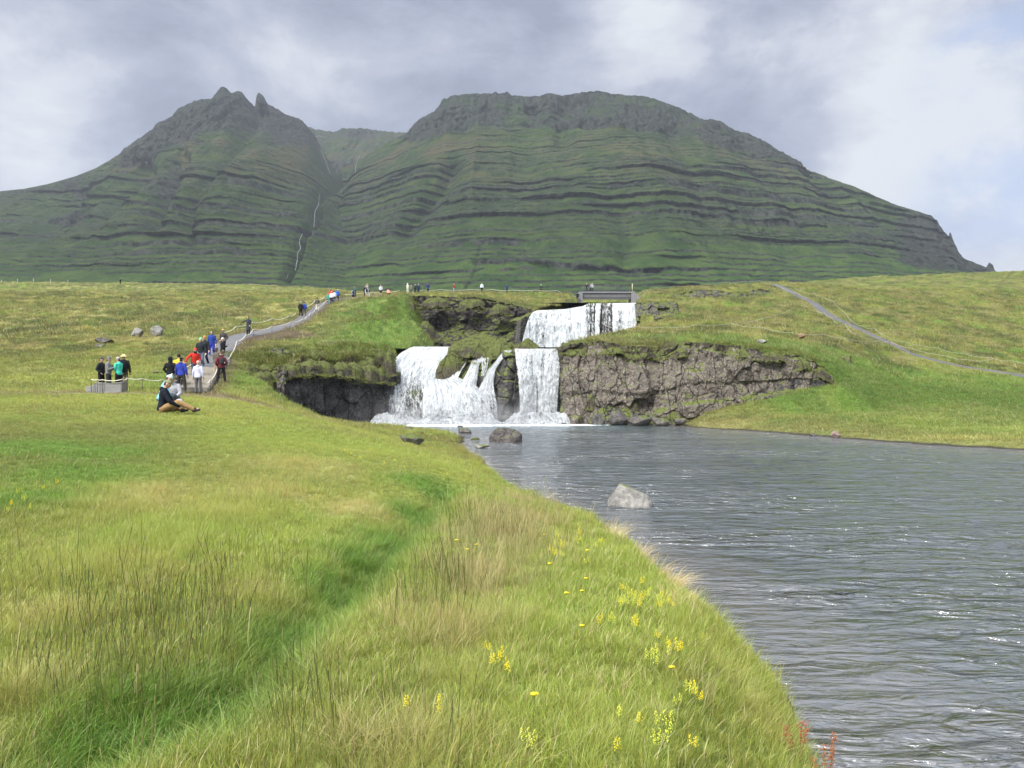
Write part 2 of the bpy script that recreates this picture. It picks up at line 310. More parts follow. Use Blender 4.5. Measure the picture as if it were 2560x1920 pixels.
def height(X, Y, detail=True):
    X = np.asarray(X, float); Y = np.asarray(Y, float)
    z = base_height(X, Y)
    dP = poly_sd(X, Y, POOL); dB = poly_sd(X, Y, BASIN); dU = poly_sd(X, Y, UPPER)
    dpath = np.minimum(line_d(X, Y, PATH_L), line_d(X, Y, PATH_R))
    flat = sstep(dpath, .9, 3.0)
    if detail:
        amp = np.interp(Y, [-30, 3, 12, 25, 45, 70, 120, 240, 500], [.02, .03, .05, .06, .16, .30, .42, .7, 1.2])
        hum = fbm(X * .55, Y * .42, oct=4, seed=3)
        hum2 = fbm(X * .16 + 5, Y * .10, oct=3, seed=9)
        # hummocks: rounded tops, sharp gaps
        hz = (1 - np.abs(fbm(X * .42, Y * .34, oct=3, seed=21)) * 2.0)
        edge = sstep(np.minimum(dP, np.minimum(dB, dU)), 0.2, 2.2)
        z = z + amp * (hum * .7 + hum2 * .9 + (hz - .6) * .55) * flat * (.35 + .65 * edge)
        z = z + (fbm(X * 2.6, Y * 2.2, oct=3, seed=31)) * np.interp(Y, [0, 10, 40, 80, 200], [.022, .03, .05, .09, .12]) * flat
        # mossy broken ground above the dark cliff and on the cliff tops
        cl = np.exp(-((line_d(X, Y, [(-18.5, 53), (-14, 58), (-10, 66)]) / 4.5) ** 2)) + .9 * np.exp(-((line_d(X, Y, [(-16, 80), (-15, 100), (-16.5, 111)]) / 4.0) ** 2)) + .7 * np.exp(-((line_d(X, Y, [(5, 62), (13, 61), (21, 61)]) / 3.0) ** 2))
        z = z + np.clip(cl, 0, 1) * flat * (fbm(X * .85, Y * .6, oct=3, seed=55) * .75 - .05 + .35 * (.5 - np.abs(fbm(X * 1.1, Y * .9, oct=3, seed=57)) * 2))
    # ditch and sheep tracks of the meadow near the camera
    dd = line_d(X, Y, DITCH) if DITCH else np.full(X.shape, 99.)
    z = z - .19 * np.exp(-(dd / .26) ** 2) + .05 * np.exp(-((dd - .75) / .3) ** 2)
    # river beds and banks
    steep = 14.0
    near = sstep(Y, 52.6, 54.6)            # low grass banks near the camera, rock walls at the falls
    right = sstep(X, 10.5, 12.5)
    sl = 1.05 * (1 - near) + steep * near
    sl = sl * (1 - right * near) + .22 * right * near
    sl = np.where((X > 10.5) & (Y < 51), .16, sl)
    spit = sstep(Y, 33, 37) * (1 - sstep(Y, 50.5, 52.5)) * (X < 1)
    sl = sl * (1 - spit) + .16 * spit
    wob = .42 * fbm(X * .9, Y * .55, oct=4, seed=77) * sstep(Y, 5, 9) if detail else 0
    dPw = dP + wob * (1 - near)
    bank = POOL_Z - .12 + sl * dPw
    bank = np.where(dPw < 0, np.maximum(-.12 + .5 * dPw, -.9), bank)
    z = np.where(dPw < 0, np.minimum(z, bank), np.minimum(z, np.where(sl > 1.5, bank, .0 - .12 + sl * dPw + np.maximum(0, dPw - 1.2) ** 2 * .3)))
    bb = BASIN_Z - .15 + np.where(dB > 0, np.where(X < -7.5, 1.5, np.where(Y > 97, steep, 1.2)) * dB, .6 * dB)
    z = np.minimum(z, np.maximum(bb, BASIN_Z - .8) if True else bb)
    uz = upper_z(Y); bu = uz - .15 + np.where(dU > 0, 1.1 * dU, .6 * dU)
    z = np.minimum(z, np.maximum(bu, uz - .6))
    return z
DITCH = []
def at(px, py, n=600, lo=2.8, hi=300, detail=False):
    """first point of the ground on the sight line through a photo pixel"""
    Ys = np.geomspace(lo, hi, n); X = (px - CX) / F * Ys; zr = ZC - (py - CY) / F * Ys
    h = height(X, Ys, detail) - zr; k = np.argmax(h > 0)
    if not (h > 0).any(): k = n - 1
    k = max(k, 1); t = h[k - 1] / (h[k - 1] - h[k] + 1e-12); Yv = Ys[k - 1] + t * (Ys[k] - Ys[k - 1])
    return float((px - CX) / F * Yv), float(Yv)
DITCH = [at(*p) for p in ((150, 1915), (330, 1830), (500, 1800), (620, 1700), (720, 1590), (830, 1500), (940, 1411), (1023, 1335), (1080, 1262), (1120, 1215))]
def hz(x, y): return float(height(np.array([x]), np.array([y]))[0])
# ------------------------------------------------------------------ ground sheet
C_LUSH = np.array([.120, .225, .040]); C_YG = np.array([.240, .285, .070]); C_OLV = np.array([.155, .180, .058]); C_TAN = np.array([.34, .325, .145])
C_BRN = np.array([.13, .095, .05]); C_DRK = np.array([.035, .085, .016]); C_MOSS = np.array([.16, .19, .03]); C_DIRT = np.array([.19, .15, .105]); C_RUSH = np.array([.26, .235, .11])
TANP = [at(*p) + (r,) for p, r in (((760, 1165), 1.2), ((900, 1270), .7), ((640, 1230), .7), ((420, 1360), .45), ((250, 1420), .45), ((1180, 1560), .4), ((1020, 1900), .3), ((1120, 1850), .22), ((150, 1560), .3), ((1500, 1860), .25), ((1850, 1750), .3), ((380, 1230), .8), ((900, 1130), 1.0), ((1160, 1700), .22), ((640, 1480), .25), ((1740, 1600), .2), ((90, 1730), .2), ((350, 1240), .7), ((560, 1300), .5))]
RUSHP = [at(*p) + (r,) for p, r in (((1250, 1330), .45), ((1290, 1290), .5), ((1200, 1420), .3), ((1330, 1250), .5), ((1180, 1480), .25))]
LUSHP = [at(*p) + (r,) for p, r in (((330, 1850), .38), ((480, 1820), .30), ((560, 1790), .30), ((690, 1630), .32), ((830, 1490), .36), ((900, 1430), .4), ((970, 1380), .42), ((1040, 1300), .5), ((220, 1880), .25), ((60, 1120), 1.2), ((200, 1180), .9), ((60, 1240), .7), ((1060, 1210), .7), ((240, 1130), .9))]
YGP = [at(*p) + (r,) for p, r in (((1450, 1550), 1.5), ((1400, 1750), 1.0), ((1500, 1430), 1.6), ((1380, 1880), .8), ((1100, 1095), 3.0), ((800, 1100), 3.5), ((620, 1350), 1.0), ((1640, 1520), .9))]
def zone(X, Y, pts, yk=1.0):
    r = np.zeros(np.shape(X))
    for (a, b, rad) in pts: r = np.maximum(r, np.exp(-(((X - a) ** 2 + ((Y - b) * .8) ** 2) / rad ** 2)))
    return r
def lerp(a, b, t): return a + (b - a) * t[..., None]
def ground_col(X, Y):
    X = np.asarray(X, float); Y = np.asarray(Y, float)
    n1 = fbm(X * .35, Y * .30, oct=4, seed=101); n2 = fbm(X * .09, Y * .07, oct=3, seed=102); n3 = fbm(X * 1.4, Y * 1.1, oct=4, seed=103); n4 = fbm(X * .5 + 40, Y * .36, oct=4, seed=104)
    c = np.broadcast_to(C_OLV, X.shape + (3,)).copy()
    c = lerp(c, C_YG, np.clip(.55 + 1.0 * n1 + .8 * n2, 0, 1))
    c = lerp(c, C_LUSH * 1.25, np.clip((n4 - .20) * 2.0, 0, 1) * .45)
    c = lerp(c, C_TAN, np.clip((n3 * .7 + n1 * .5 - .30) * 2.6, 0, 1) * .55)
    far = sstep(Y, 36, 60)
    # the hill: olive turf with pale moss and brown heath
    ch = lerp(np.broadcast_to(np.array([.115, .128, .042]), X.shape + (3,)).copy(), np.array([.205, .222, .062]), np.clip(.40 + 1.1 * n1 + .6 * n3, 0, 1))
    ch = lerp(ch, C_TAN * .62, np.clip((n4 - .06) * 3.0, 0, 1) * .7)
    ch = lerp(ch, C_LUSH * .95, np.clip((-n4 - .16) * 2.4, 0, 1) * .7)
    ch = lerp(ch, np.array([.40, .38, .16]), np.clip((fbm(X * .9, Y * .5, oct=3, seed=140) - .24) * 5, 0, 1) * .65 * (X < 0))
    ch = lerp(ch, np.array([.062, .080, .028]), np.clip((fbm(X * .55, Y * .30, oct=4, seed=141) - .16) * 5, 0, 1) * .7)
    c = lerp(c, ch, far)
    c = lerp(c, C_TAN, zone(X, Y, TANP) * np.clip(.65 + n3, 0, 1))
    c = lerp(c, C_YG * np.array([.95, 1.08, .9]), zone(X, Y, YGP) * .7)
    c = lerp(c, C_LUSH, np.clip(zone(X, Y, LUSHP) * 1.3, 0, 1) * .9)
    c = lerp(c, np.array([.10, .20, .042]), np.exp(-(line_d(X, Y, DITCH) / .24) ** 2) * .6)
    c = lerp(c, C_RUSH, np.clip(zone(X, Y, RUSHP) * 1.4, 0, 1) * .85)
    dP = poly_sd(X, Y, POOL)
    # damp brown turf along the water of the spit and of the far bank
    c = lerp(c, C_BRN * 1.3, (1 - sstep(dP, .1, 1.6)) * .55 * (Y > 26) * np.clip(.7 + n3, 0, 1))
    sp = sstep(X, -12, -8.5) * (1 - sstep(X, 0, 3)) * sstep(Y, 31, 37) * (1 - sstep(Y, 52, 54))
    c = lerp(c, np.array([.115, .105, .042]), sp * np.clip(.55 + 1.5 * n4 + n3, 0, 1) * .8)
    rb = (X > 8) & (Y < 70)
    c = np.where(rb[..., None], lerp(c, C_LUSH * 1.0, sstep(dP, 4, 8) * .40 * (1 + 0 * X)), c)
    c = np.where(rb[..., None], lerp(c, C_TAN * .72, (1 - sstep(dP, 1.5, 5.0)) * .6 * np.clip(.6 + n1, 0, 1)), c)
    mc = np.exp(-((line_d(X, Y, [(-19, 52.5), (-14.5, 58), (-11, 65)]) / 4.5) ** 2)) + .8 * np.exp(-((line_d(X, Y, [(-17, 82), (-15, 98), (-16, 112), (0, 113)]) / 3.5) ** 2)) + .7 * np.exp(-((line_d(X, Y, [(4.5, 63), (13, 62.5), (22, 62.5), (26, 60)]) / 2.0) ** 2))
    c = lerp(c, np.array([.060, .078, .024]), np.clip(mc, 0, 1) * np.clip(.55 + 1.6 * fbm(X * .8, Y * .6, oct=4, seed=155), 0, 1) * .85)
    # green gorge sides
    gg = np.exp(-(line_d(X, Y, [(-12, 66), (-13, 85), (-17, 106)]) / 5.5) ** 2)
    c = lerp(c, C_LUSH * .95, np.clip(gg, 0, 1) * .75)
    gs = np.exp(-(line_d(X, Y, [(-18, 42), (-15.5, 47.5), (-13.5, 51)]) / 3.0) ** 2)
    c = lerp(c, C_LUSH * 1.1, np.clip(gs, 0, 1) * .6)
    rs = np.exp(-(line_d(X, Y, [(24, 60), (32, 61), (44, 62)]) / 6.0) ** 2)
    c = lerp(c, C_LUSH * .58, np.clip(rs, 0, 1) * .6)
    # trodden earth
    dd = line_d(X, Y, DIRT) + 1.0 * n1 + .5 * n3
    c = lerp(c, C_DIRT, (1 - sstep(dd, .8, 3.2)) * .9)
    dl = line_d(X, Y, PATH_L) + .5 * n3 + .4 * n1
    c = lerp(c, C_DIRT * .75, (1 - sstep(dl, .95, 1.9)) * .8)
    e1 = np.exp(-(((X + 21.3) / 3.6) ** 2 + ((Y - 71) / 3.6) ** 2)) + .9 * np.exp(-(((X + 22) / 1.8) ** 2 + ((Y - 65) / 3.0) ** 2)) + .7 * np.exp(-(((X + 15) / 1.2) ** 2 + ((Y - 66) / 2.5) ** 2))
    c = lerp(c, C_DIRT * np.array([.62, .58, .62]), np.clip(e1 * 2.0 - .25 + n3 * .4, 0, 1) * .85)
    return c

def bare(X, Y):      # 0 where no grass grows
    n = fbm(X * 1.4, Y * 1.1, oct=3, seed=103)
    m = sstep(poly_sd(X, Y, POOL), .05, .35) * sstep(poly_sd(X, Y, BASIN), .1, .4) * sstep(poly_sd(X, Y, UPPER), .2, .6)
    m = m * sstep(np.minimum(line_d(X, Y, PATH_L), line_d(X, Y, PATH_R)), .85, 1.15)
    m = m * (.04 + .96 * sstep(line_d(X, Y, DIRT) + n, 1.0, 3.2))
    e1 = np.exp(-(((X + 21.3) / 3.6) ** 2 + ((Y - 71) / 3.6) ** 2)) + .9 * np.exp(-(((X + 22) / 1.8) ** 2 + ((Y - 65) / 3.0) ** 2))
    return m * (1 - np.clip(e1 * 1.5 - .25, 0, 1))

def mat_ground():
    m = bpy.data.materials.new("turf"); m.use_nodes = True; nt = m.node_tree; g = G(nt); b = nt.nodes['Principled BSDF']
    tcn = N(nt, 'ShaderNodeTexCoord'); P = tcn.outputs['Object']
    a = N(nt, 'ShaderNodeAttribute'); a.attribute_name = 'col'
    geo = N(nt, 'ShaderNodeNewGeometry'); nz = g.sep(geo.outputs['Normal'])[2]
    n1 = g.noise(P, 7.0, 6, .65); n2 = g.noise(P, 1.3, 5, .6); n3 = g.noise(g.mapping(P, scale=(1, .6, 1)), 28.0, 4, .7)
    k = g.math('ADD', g.math('MULTIPLY', n1, .55), g.math('MULTIPLY', n3, .45))
    c = g.mix(g.step(k, .35, .68), g.mix(1.0, a.outputs['Color'], (.42, .45, .42), 'MULTIPLY'), g.mix(1.0, a.outputs['Color'], (1.30, 1.25, 1.2), 'MULTIPLY'))
    c = g.mix(g.math('MULTIPLY', g.step(n2, .56, .70), .45), c, g.mix(1.0, c, (1.35, 1.15, .9), 'MULTIPLY'))
    earth = g.mix(n1, (.030, .024, .018), (.12, .095, .07))
    st = g.step(g.math('ADD', nz, g.math('MULTIPLY', g.math('SUBTRACT', n2, .5), .5)), .26, .50)
    c = g.mix(st, earth, c)
    under = g.step(g.math('ADD', g.sep(P)[2], g.math('MULTIPLY', g.math('SUBTRACT', n2, .5), .12)), .02, .10)
    c = g.mix(under, (.05, .045, .035), c)
    g.lk(c, b.inputs['Base Color']); b.inputs['Roughness'].default_value = .95; b.inputs['Specular IOR Level'].default_value = .1
    nb = g.bump(k, .10, .9); nb = g.bump(n2, .35, .6, nb); g.lk(nb, b.inputs['Normal'])
    return m
def build_ground():
    s_in = np.arange(-60, 2625, 2.9)
    s_l = -60 - np.geomspace(3, 1450, 90); s_r = 2625 + np.geomspace(3, 1600, 95)
    s = np.concatenate([s_l[::-1], s_in, s_r])
    yb = np.linspace(-28, 2.5, 34)[:-1]
    yf = np.geomspace(2.5, 46, 300)[:-1]; ym = np.geomspace(46, 160, 430)[:-1]; yl = np.geomspace(160, 690, 150)
    y = np.concatenate([yb, yf, ym, yl])
    YY, SS = np.meshgrid(y, s, indexing='ij'); XX = (SS - CX) / F * np.maximum(YY, 4.0)
    XX = np.where(YY < 4.0, XX * (1 + (4.0 - YY) * .35), XX)
    Z = height(XX, YY)
    col = ground_col(XX, YY).reshape(-1, 3)
    V = np.stack([XX, YY, Z], -1).reshape(-1, 3)
    o = mesh_obj("ground", V, grid_faces(len(y), len(s)), mat_ground(), attrs={'col': np.clip(col, 0, 1)})
    tag(o, kind='structure'); return o
build_ground()

# ------------------------------------------------------------------ paths
def ribbon(name, line, width, m, lift=.05, step=.5, y0=None, thick=.12):
    pts = [];
    L = np.array(line); seg = np.hypot(*(L[1:] - L[:-1]).T); cum = np.concatenate([[0], np.cumsum(seg)])
    ss = np.arange(0, cum[-1], step); xs = np.interp(ss, cum, L[:, 0]); ys = np.interp(ss, cum, L[:, 1])
    for _ in range(4): xs[1:-1] = (xs[:-2] + xs[1:-1] * 2 + xs[2:]) / 4; ys[1:-1] = (ys[:-2] + ys[1:-1] * 2 + ys[2:]) / 4
    tx = np.gradient(xs); ty = np.gradient(ys); n = np.hypot(tx, ty); nx, ny = ty / n, -tx / n
    wv = width if np.ndim(width) else np.full(len(ss), width)
    wv = np.interp(ss / cum[-1], np.linspace(0, 1, len(wv)), wv)
    zc = height(xs, ys, False)
    k = 9; V = []; offs = np.linspace(-1, 1, k)
    for j, o_ in enumerate(offs):
        ex = 0.06 * fbm(ss * .9, ss * 0 + o_ * 3, oct=3, seed=5) if abs(o_) == 1 else 0
        X = xs + nx * (o_ * wv / 2 + ex); Y = ys + ny * (o_ * wv / 2 + ex)
        hh = height(X, Y, False); zz = np.maximum(hh, .6 * zc + .4 * hh) + lift - (.0 if abs(o_) < 1 else thick)
        V.append(np.stack([X, Y, zz], -1))
    V = np.stack(V, 1); uv = np.stack([np.broadcast_to(offs[None, :] * 1.0, (len(ss), k)), np.broadcast_to(ss[:, None], (len(ss), k)), np.zeros((len(ss), k))], -1).reshape(-1, 3)
    o = mesh_obj(name, V.reshape(-1, 3), grid_faces(len(ss), k)[:, ::-1], m, attrs={'uvm': uv}); return o
def mat_path(name, grid=True, tone=1.0):
    m = bpy.data.materials.new(name); m.use_nodes = True; nt = m.node_tree; g = G(nt); b = nt.nodes['Principled BSDF']
    tcn = N(nt, 'ShaderNodeTexCoord'); P = tcn.outputs['Object']
    n1 = g.noise(P, 9, 6, .7); n2 = g.noise(P, .8, 4, .6)
    c = g.mix(n1, (.075 * tone, .078 * tone, .082 * tone), (.21 * tone, .21 * tone, .215 * tone))
    c = g.mix(g.step(n2, .5, .75), c, (.17, .14, .11))
    h = n1
    if grid:
        a = N(nt, 'ShaderNodeAttribute'); a.attribute_name = 'uvm'; u, v, _ = g.sep(a.outputs['Color'])
        s1 = g.math('PINGPONG', g.math('MULTIPLY', u, 11.0), .5); s2 = g.math('PINGPONG', g.math('MULTIPLY', v, 4.0), .5)
        ln = g.math('MAXIMUM', g.step(s1, .34, .46), g.math('MULTIPLY', g.step(s2, .36, .46), .6))
        c = g.mix(g.math('MULTIPLY', ln, .75), c, (.30, .31, .32)); h = ln
    g.lk(c, b.inputs['Base Color']); b.inputs['Roughness'].default_value = .85; g.lk(g.bump(h, .03), b.inputs['Normal'])
    return m
p1 = ribbon("path", [p for p in PATH_L if 44.5 < p[1] < 82], 1.75, mat_path("grating", True, .8), lift=.09)
p2 = ribbon("path", [p for p in PATH_L if p[1] > 80], np.array([1.8, 1.7, 1.5, 1.2, 1.0, 1.0]), mat_path("gravel", False, .72), lift=.06)
p3 = ribbon("path", PATH_R, np.array([.7, .8, 1.0, 1.4, 1.5, 1.4, 1.2, 1.0, .9, .8]), mat_path("gravel_r", False, .62), lift=.07)
for p in (p1, p2, p3): tag(p, kind='structure')

# ------------------------------------------------------------------ river
def mat_river():
    m = bpy.data.materials.new("river_water"); m.use_nodes = True; nt = m.node_tree; g = G(nt); b = nt.nodes['Principled BSDF']
    tcn = N(nt, 'ShaderNodeTexCoord'); P = tcn.outputs['Object']
    a = N(nt, 'ShaderNodeAttribute'); a.attribute_name = 'wat'; foam, shal, aer = g.sep(a.outputs['Color'])
    n = g.noise(P, 1.1, 3, .5)
    base = g.mix(shal, (.040, .052, .052), (.078, .084, .082)); base = g.mix(g.math('MULTIPLY', shal, g.step(g.voro(P, 5.5), .25, .5)), base, (.095, .095, .088))
    base = g.mix(aer, base, (.20, .30, .33))
    # ripples
    w1 = g.noise(g.mapping(P, scale=(.85, 2.0, 1), rot=(0, 0, R(8))), 2.1, 3, .55, .6)
    w2 = g.noise(g.mapping(P, scale=(.9, 1.8, 1), rot=(0, 0, R(-24))), 5.5, 3, .6, .8)
    w3 = g.noise(g.mapping(P, scale=(.7, 2.4, 1)), .75, 3, .55, .4)
    patch = g.step(g.noise(g.mapping(P, scale=(.5, 1.1, 1), loc=(2, 3, 0)), .22, 3, .5), .36, .62, .35, 1.35)
    def bmp(h, d, nrm=None):
        n_ = N(nt, 'ShaderNodeBump'); n_.inputs['Strength'].default_value = 1.0; g.lk(g.math('MULTIPLY', patch, d), n_.inputs['Distance']); g.lk(h, n_.inputs['Height'])
        if nrm is not None: g.lk(nrm, n_.inputs['Normal'])
        return n_.outputs[0]
    nb = bmp(w3, .36); nb = bmp(w1, .20, nb); nb = bmp(w2, .030, nb)
    fn = g.noise(g.mapping(P, scale=(1, 1.5, 1)), 3.2, 6, .7, .8); fn2 = g.noise(P, .9, 4, .6)
    fm = g.step(g.math('ADD', foam, g.math('MULTIPLY', g.math('SUBTRACT', fn, .5), 1.1)), .46, .60)
    g.lk(g.mix(fm, base, (.74, .80, .83)), b.inputs['Base Color']); g.lk(nb, b.inputs['Normal'])
    g.lk(g.math('ADD', .10, g.math('MULTIPLY', fm, .8)), b.inputs['Roughness']); b.inputs['IOR'].default_value = 2.0
    b.inputs['Specular IOR Level'].default_value = .8
    return m
FALL_BASE = [(-10.2, 58.6), (-6.0, 58.2), (-2.4, 58.4), (.4, 58.6), (3.8, 58.8)]
def build_river():
    s_in = np.arange(700, 2640, 4.5); s = np.concatenate([s_in, 2640 + np.geomspace(5, 2600, 90)])
    y = np.concatenate([np.linspace(-28, 3.5, 30)[:-1], np.geomspace(3.5, 61.5, 520)])
    YY, SS = np.meshgrid(y, s, indexing='ij'); XX = (SS - CX) / F * np.maximum(YY, 4.0)
    XX = np.where(YY < 4.0, XX * (1 + (4.0 - YY) * .35), XX)
    xs, ys = XX, YY
    # small waves carried by the current, bending round the bank
    calm = sstep(poly_sd(xs, ys, POOL), -1.8, -.1)
    z = .030 * fbm(xs * .55 + .15 * ys, ys * 1.05, oct=2, seed=61) + .022 * fbm(xs * 1.3 - .4 * ys, ys * 2.6, oct=2, seed=62) + .008 * fbm(xs * 3.4 + .8 * ys, ys * 5.5, oct=2, seed=63)
    fb = line_d(xs, ys, FALL_BASE)
    z = z * (1 - .6 * calm) + .10 * np.exp(-(fb / 1.4) ** 2) * fbm(xs * 2.2, ys * 2.2, oct=3, seed=64)
    foam = np.clip(1.2 * np.exp(-(fb / 2.6) ** 2) + .52 * np.exp(-(fb / 5.5) ** 2), 0, 1)
    foam = np.where((ys > 59.5) & (xs < 4.4), .9, foam)
    aer = np.clip(np.exp(-(fb / 6.5) ** 2) * (1 - sstep(xs, 6, 11)), 0, 1) * .6
    rock = np.exp(-(((xs - .65 * 1) / .9) ** 2 + ((ys - 0) / .5) ** 2))
    for (bx, by, br) in ((WX(1575, 19.0), 19.0, .62), (WX(1264, 40.2), 40.2, .95)):
        d = np.hypot(xs - bx, ys - by); ring = np.exp(-((d - br) / .28) ** 2); foam = np.maximum(foam, ring * .34); z = z + ring * .012 * fbm(xs * 4, ys * 6, oct=2, seed=8)
    shal = np.clip(sstep(poly_sd(xs, ys, POOL), -2.6, 0) + np.exp(-(ys / 12) ** 2) * .5, 0, 1)
    V = np.stack([XX, YY, z], -1).reshape(-1, 3)
    f = grid_faces(len(y), len(s))
    sd = poly_sd(XX, YY, POOL).ravel(); keep = (sd[f] < 2.5).any(1)
    o = mesh_obj("river", V, f[keep], mat_river(), attrs={'wat': np.stack([foam, shal, aer], -1).reshape(-1, 3)}); tag(o, kind='structure')
    return o
build_river()
def flat_water(name, poly, zf, step=.5):
    P = np.array(poly); x = np.arange(P[:, 0].min() - .6, P[:, 0].max() + .7, step); y = np.arange(P[:, 1].min() - .6, P[:, 1].max() + .7, step)
    YY, XX = np.meshgrid(y, x, indexing='ij'); z = zf(YY) + .05 * fbm(XX * 1.2, YY * 1.2, oct=3, seed=71)
    f = grid_faces(len(y), len(x)); sd = poly_sd(XX, YY, poly).ravel(); keep = (sd[f] < .6).any(1)
    o = mesh_obj(name, np.stack([XX, YY, z], -1).reshape(-1, 3), f[keep], MATS['water_simple'], attrs={'wat': np.tile([.40, .6, .35], (XX.size, 1))}); return tag(o, kind='structure')
MATS['water_simple'] = bpy.data.materials['river_water']
flat_water("river", [p for p in BASIN], lambda Y: BASIN_Z + Y * 0)
flat_water("river", UPPER, lambda Y: upper_z(Y))
# ------------------------------------------------------------------ rock faces
def worley(P, S, chunk=20000):
    """nearest and second nearest seed distances"""
    n = len(P); i1 = np.zeros(n, int); d1 = np.zeros(n); d2 = np.zeros(n)
    for a in range(0, n, chunk):
        d = (np.abs(P[a:a + chunk, None, :] - S[None, :, :]) ** 5).sum(-1)
        k = np.argpartition(d, 1, axis=1)[:, :2]; v = np.take_along_axis(d, k, 1); sw = v[:, 0] > v[:, 1]
        k[sw] = k[sw][:, ::-1]; v[sw] = v[sw][:, ::-1]
        i1[a:a + chunk] = k[:, 0]; d1[a:a + chunk] = v[:, 0] ** .2; d2[a:a + chunk] = v[:, 1] ** .2
    return i1, d1, d2
def mat_rock(name, dark, light, moss=(.11, .14, .025), moss_amt=.5, lichen=.5, wet=0.0, rust=0.0, scale=1.0, joints=.72):
    m = bpy.data.materials.new(name); m.use_nodes = True; nt = m.node_tree; g = G(nt); b = nt.nodes['Principled BSDF']
    tcn = N(nt, 'ShaderNodeTexCoord'); P = tcn.outputs['Object'] if scale == 1.0 else g.mapping(tcn.outputs['Object'], scale=(scale,) * 3)
    geo = N(nt, 'ShaderNodeNewGeometry'); nz = g.sep(geo.outputs['Normal'])[2]
    n1 = g.noise(P, 1.1, 6, .62); n2 = g.noise(P, 6.5, 6, .68, .3); n3 = g.noise(g.mapping(P, scale=(1, 1, .35)), 3.0, 5, .6)
    k = g.math('ADD', g.math('MULTIPLY', n1, .5), g.math('MULTIPLY', n2, .5))
    c = g.mix(g.step(k, .34, .64), dark, light)
    if rust: c = g.mix(g.math('MULTIPLY', g.step(n3, .58, .74), rust), c, (.17, .085, .055))
    # pale lichen
    sp = g.step(g.math('ADD', g.voro(P, 9.0), g.math('MULTIPLY', n1, -.5)), -.06, .10, 1.0, 0.0)
    sp = g.math('MULTIPLY', sp, g.step(n2, .46, .6))
    c = g.mix(g.math('MULTIPLY', sp, lichen), c, (.44, .43, .39))
    # moss on ledges and in patches
    mo = g.math('ADD', g.math('MULTIPLY', nz, .75), g.math('MULTIPLY', g.math('SUBTRACT', n1, .5), 1.5))
    mo = g.math('MULTIPLY', g.step(mo, .62 - .62 * moss_amt, .86 - .62 * moss_amt), g.step(n2, .30, .52))
    c = g.mix(mo, c, g.mix(n2, tuple(v * .35 for v in moss), tuple(v * 1.5 for v in moss)))
    wv = g.vmath('ADD', g.mapping(P, scale=(1, 1, .42)), g.comb(g.math('MULTIPLY', n1, .25), 0.0, g.math('MULTIPLY', n1, .3)))
    ck = g.math('MAXIMUM', g.step(g.voro(wv, .85, 'DISTANCE_TO_EDGE'), .006, .028, 1, 0), g.math('MULTIPLY', g.step(g.voro(wv, 2.2, 'DISTANCE_TO_EDGE'), .01, .04, 1, 0), g.step(n1, .52, .60)))
    c = g.mix(g.math('MULTIPLY', ck, joints), c, (.012, .011, .010))
    g.lk(c, b.inputs['Base Color'])
    g.lk(g.math('ADD', .88 - wet * .55, g.math('MULTIPLY', mo, wet * .5)), b.inputs['Roughness']); b.inputs['Specular IOR Level'].default_value = .25 + wet * .25
    g.lk(g.bump(g.math('SUBTRACT', n2, g.math('MULTIPLY', ck, .6 * (joints > 0))), .07 / scale, 1.0, g.bump(n1, .12 / scale, .6)), b.inputs['Normal'])
    return m
ROCK_R = mat_rock("basalt_weathered", (.046, .040, .034), (.215, .185, .155), moss_amt=.42, lichen=.8, rust=.22)
ROCK_D = mat_rock("basalt_dark", (.020, .020, .021), (.085, .082, .080), moss_amt=.34, lichen=.18)  # dark tone holds both wet rock and the cliff's shade, put into the colour
ROCK_W = mat_rock("basalt_wet", (.016, .015, .014), (.075, .070, .064), moss_amt=.46, lichen=.05, wet=.5)
ROCK_G = mat_rock("basalt_grey", (.05, .047, .044), (.17, .155, .145), moss_amt=.55, lichen=.3)
ROCK_U = mat_rock("basalt_upper", (.022, .020, .021), (.10, .088, .085), moss_amt=.50, lichen=.35)
MOSSY = mat_rock("mossy_turf", (.035, .03, .022), (.10, .09, .06), moss=(.10, .12, .030), moss_amt=.72, lichen=.1)

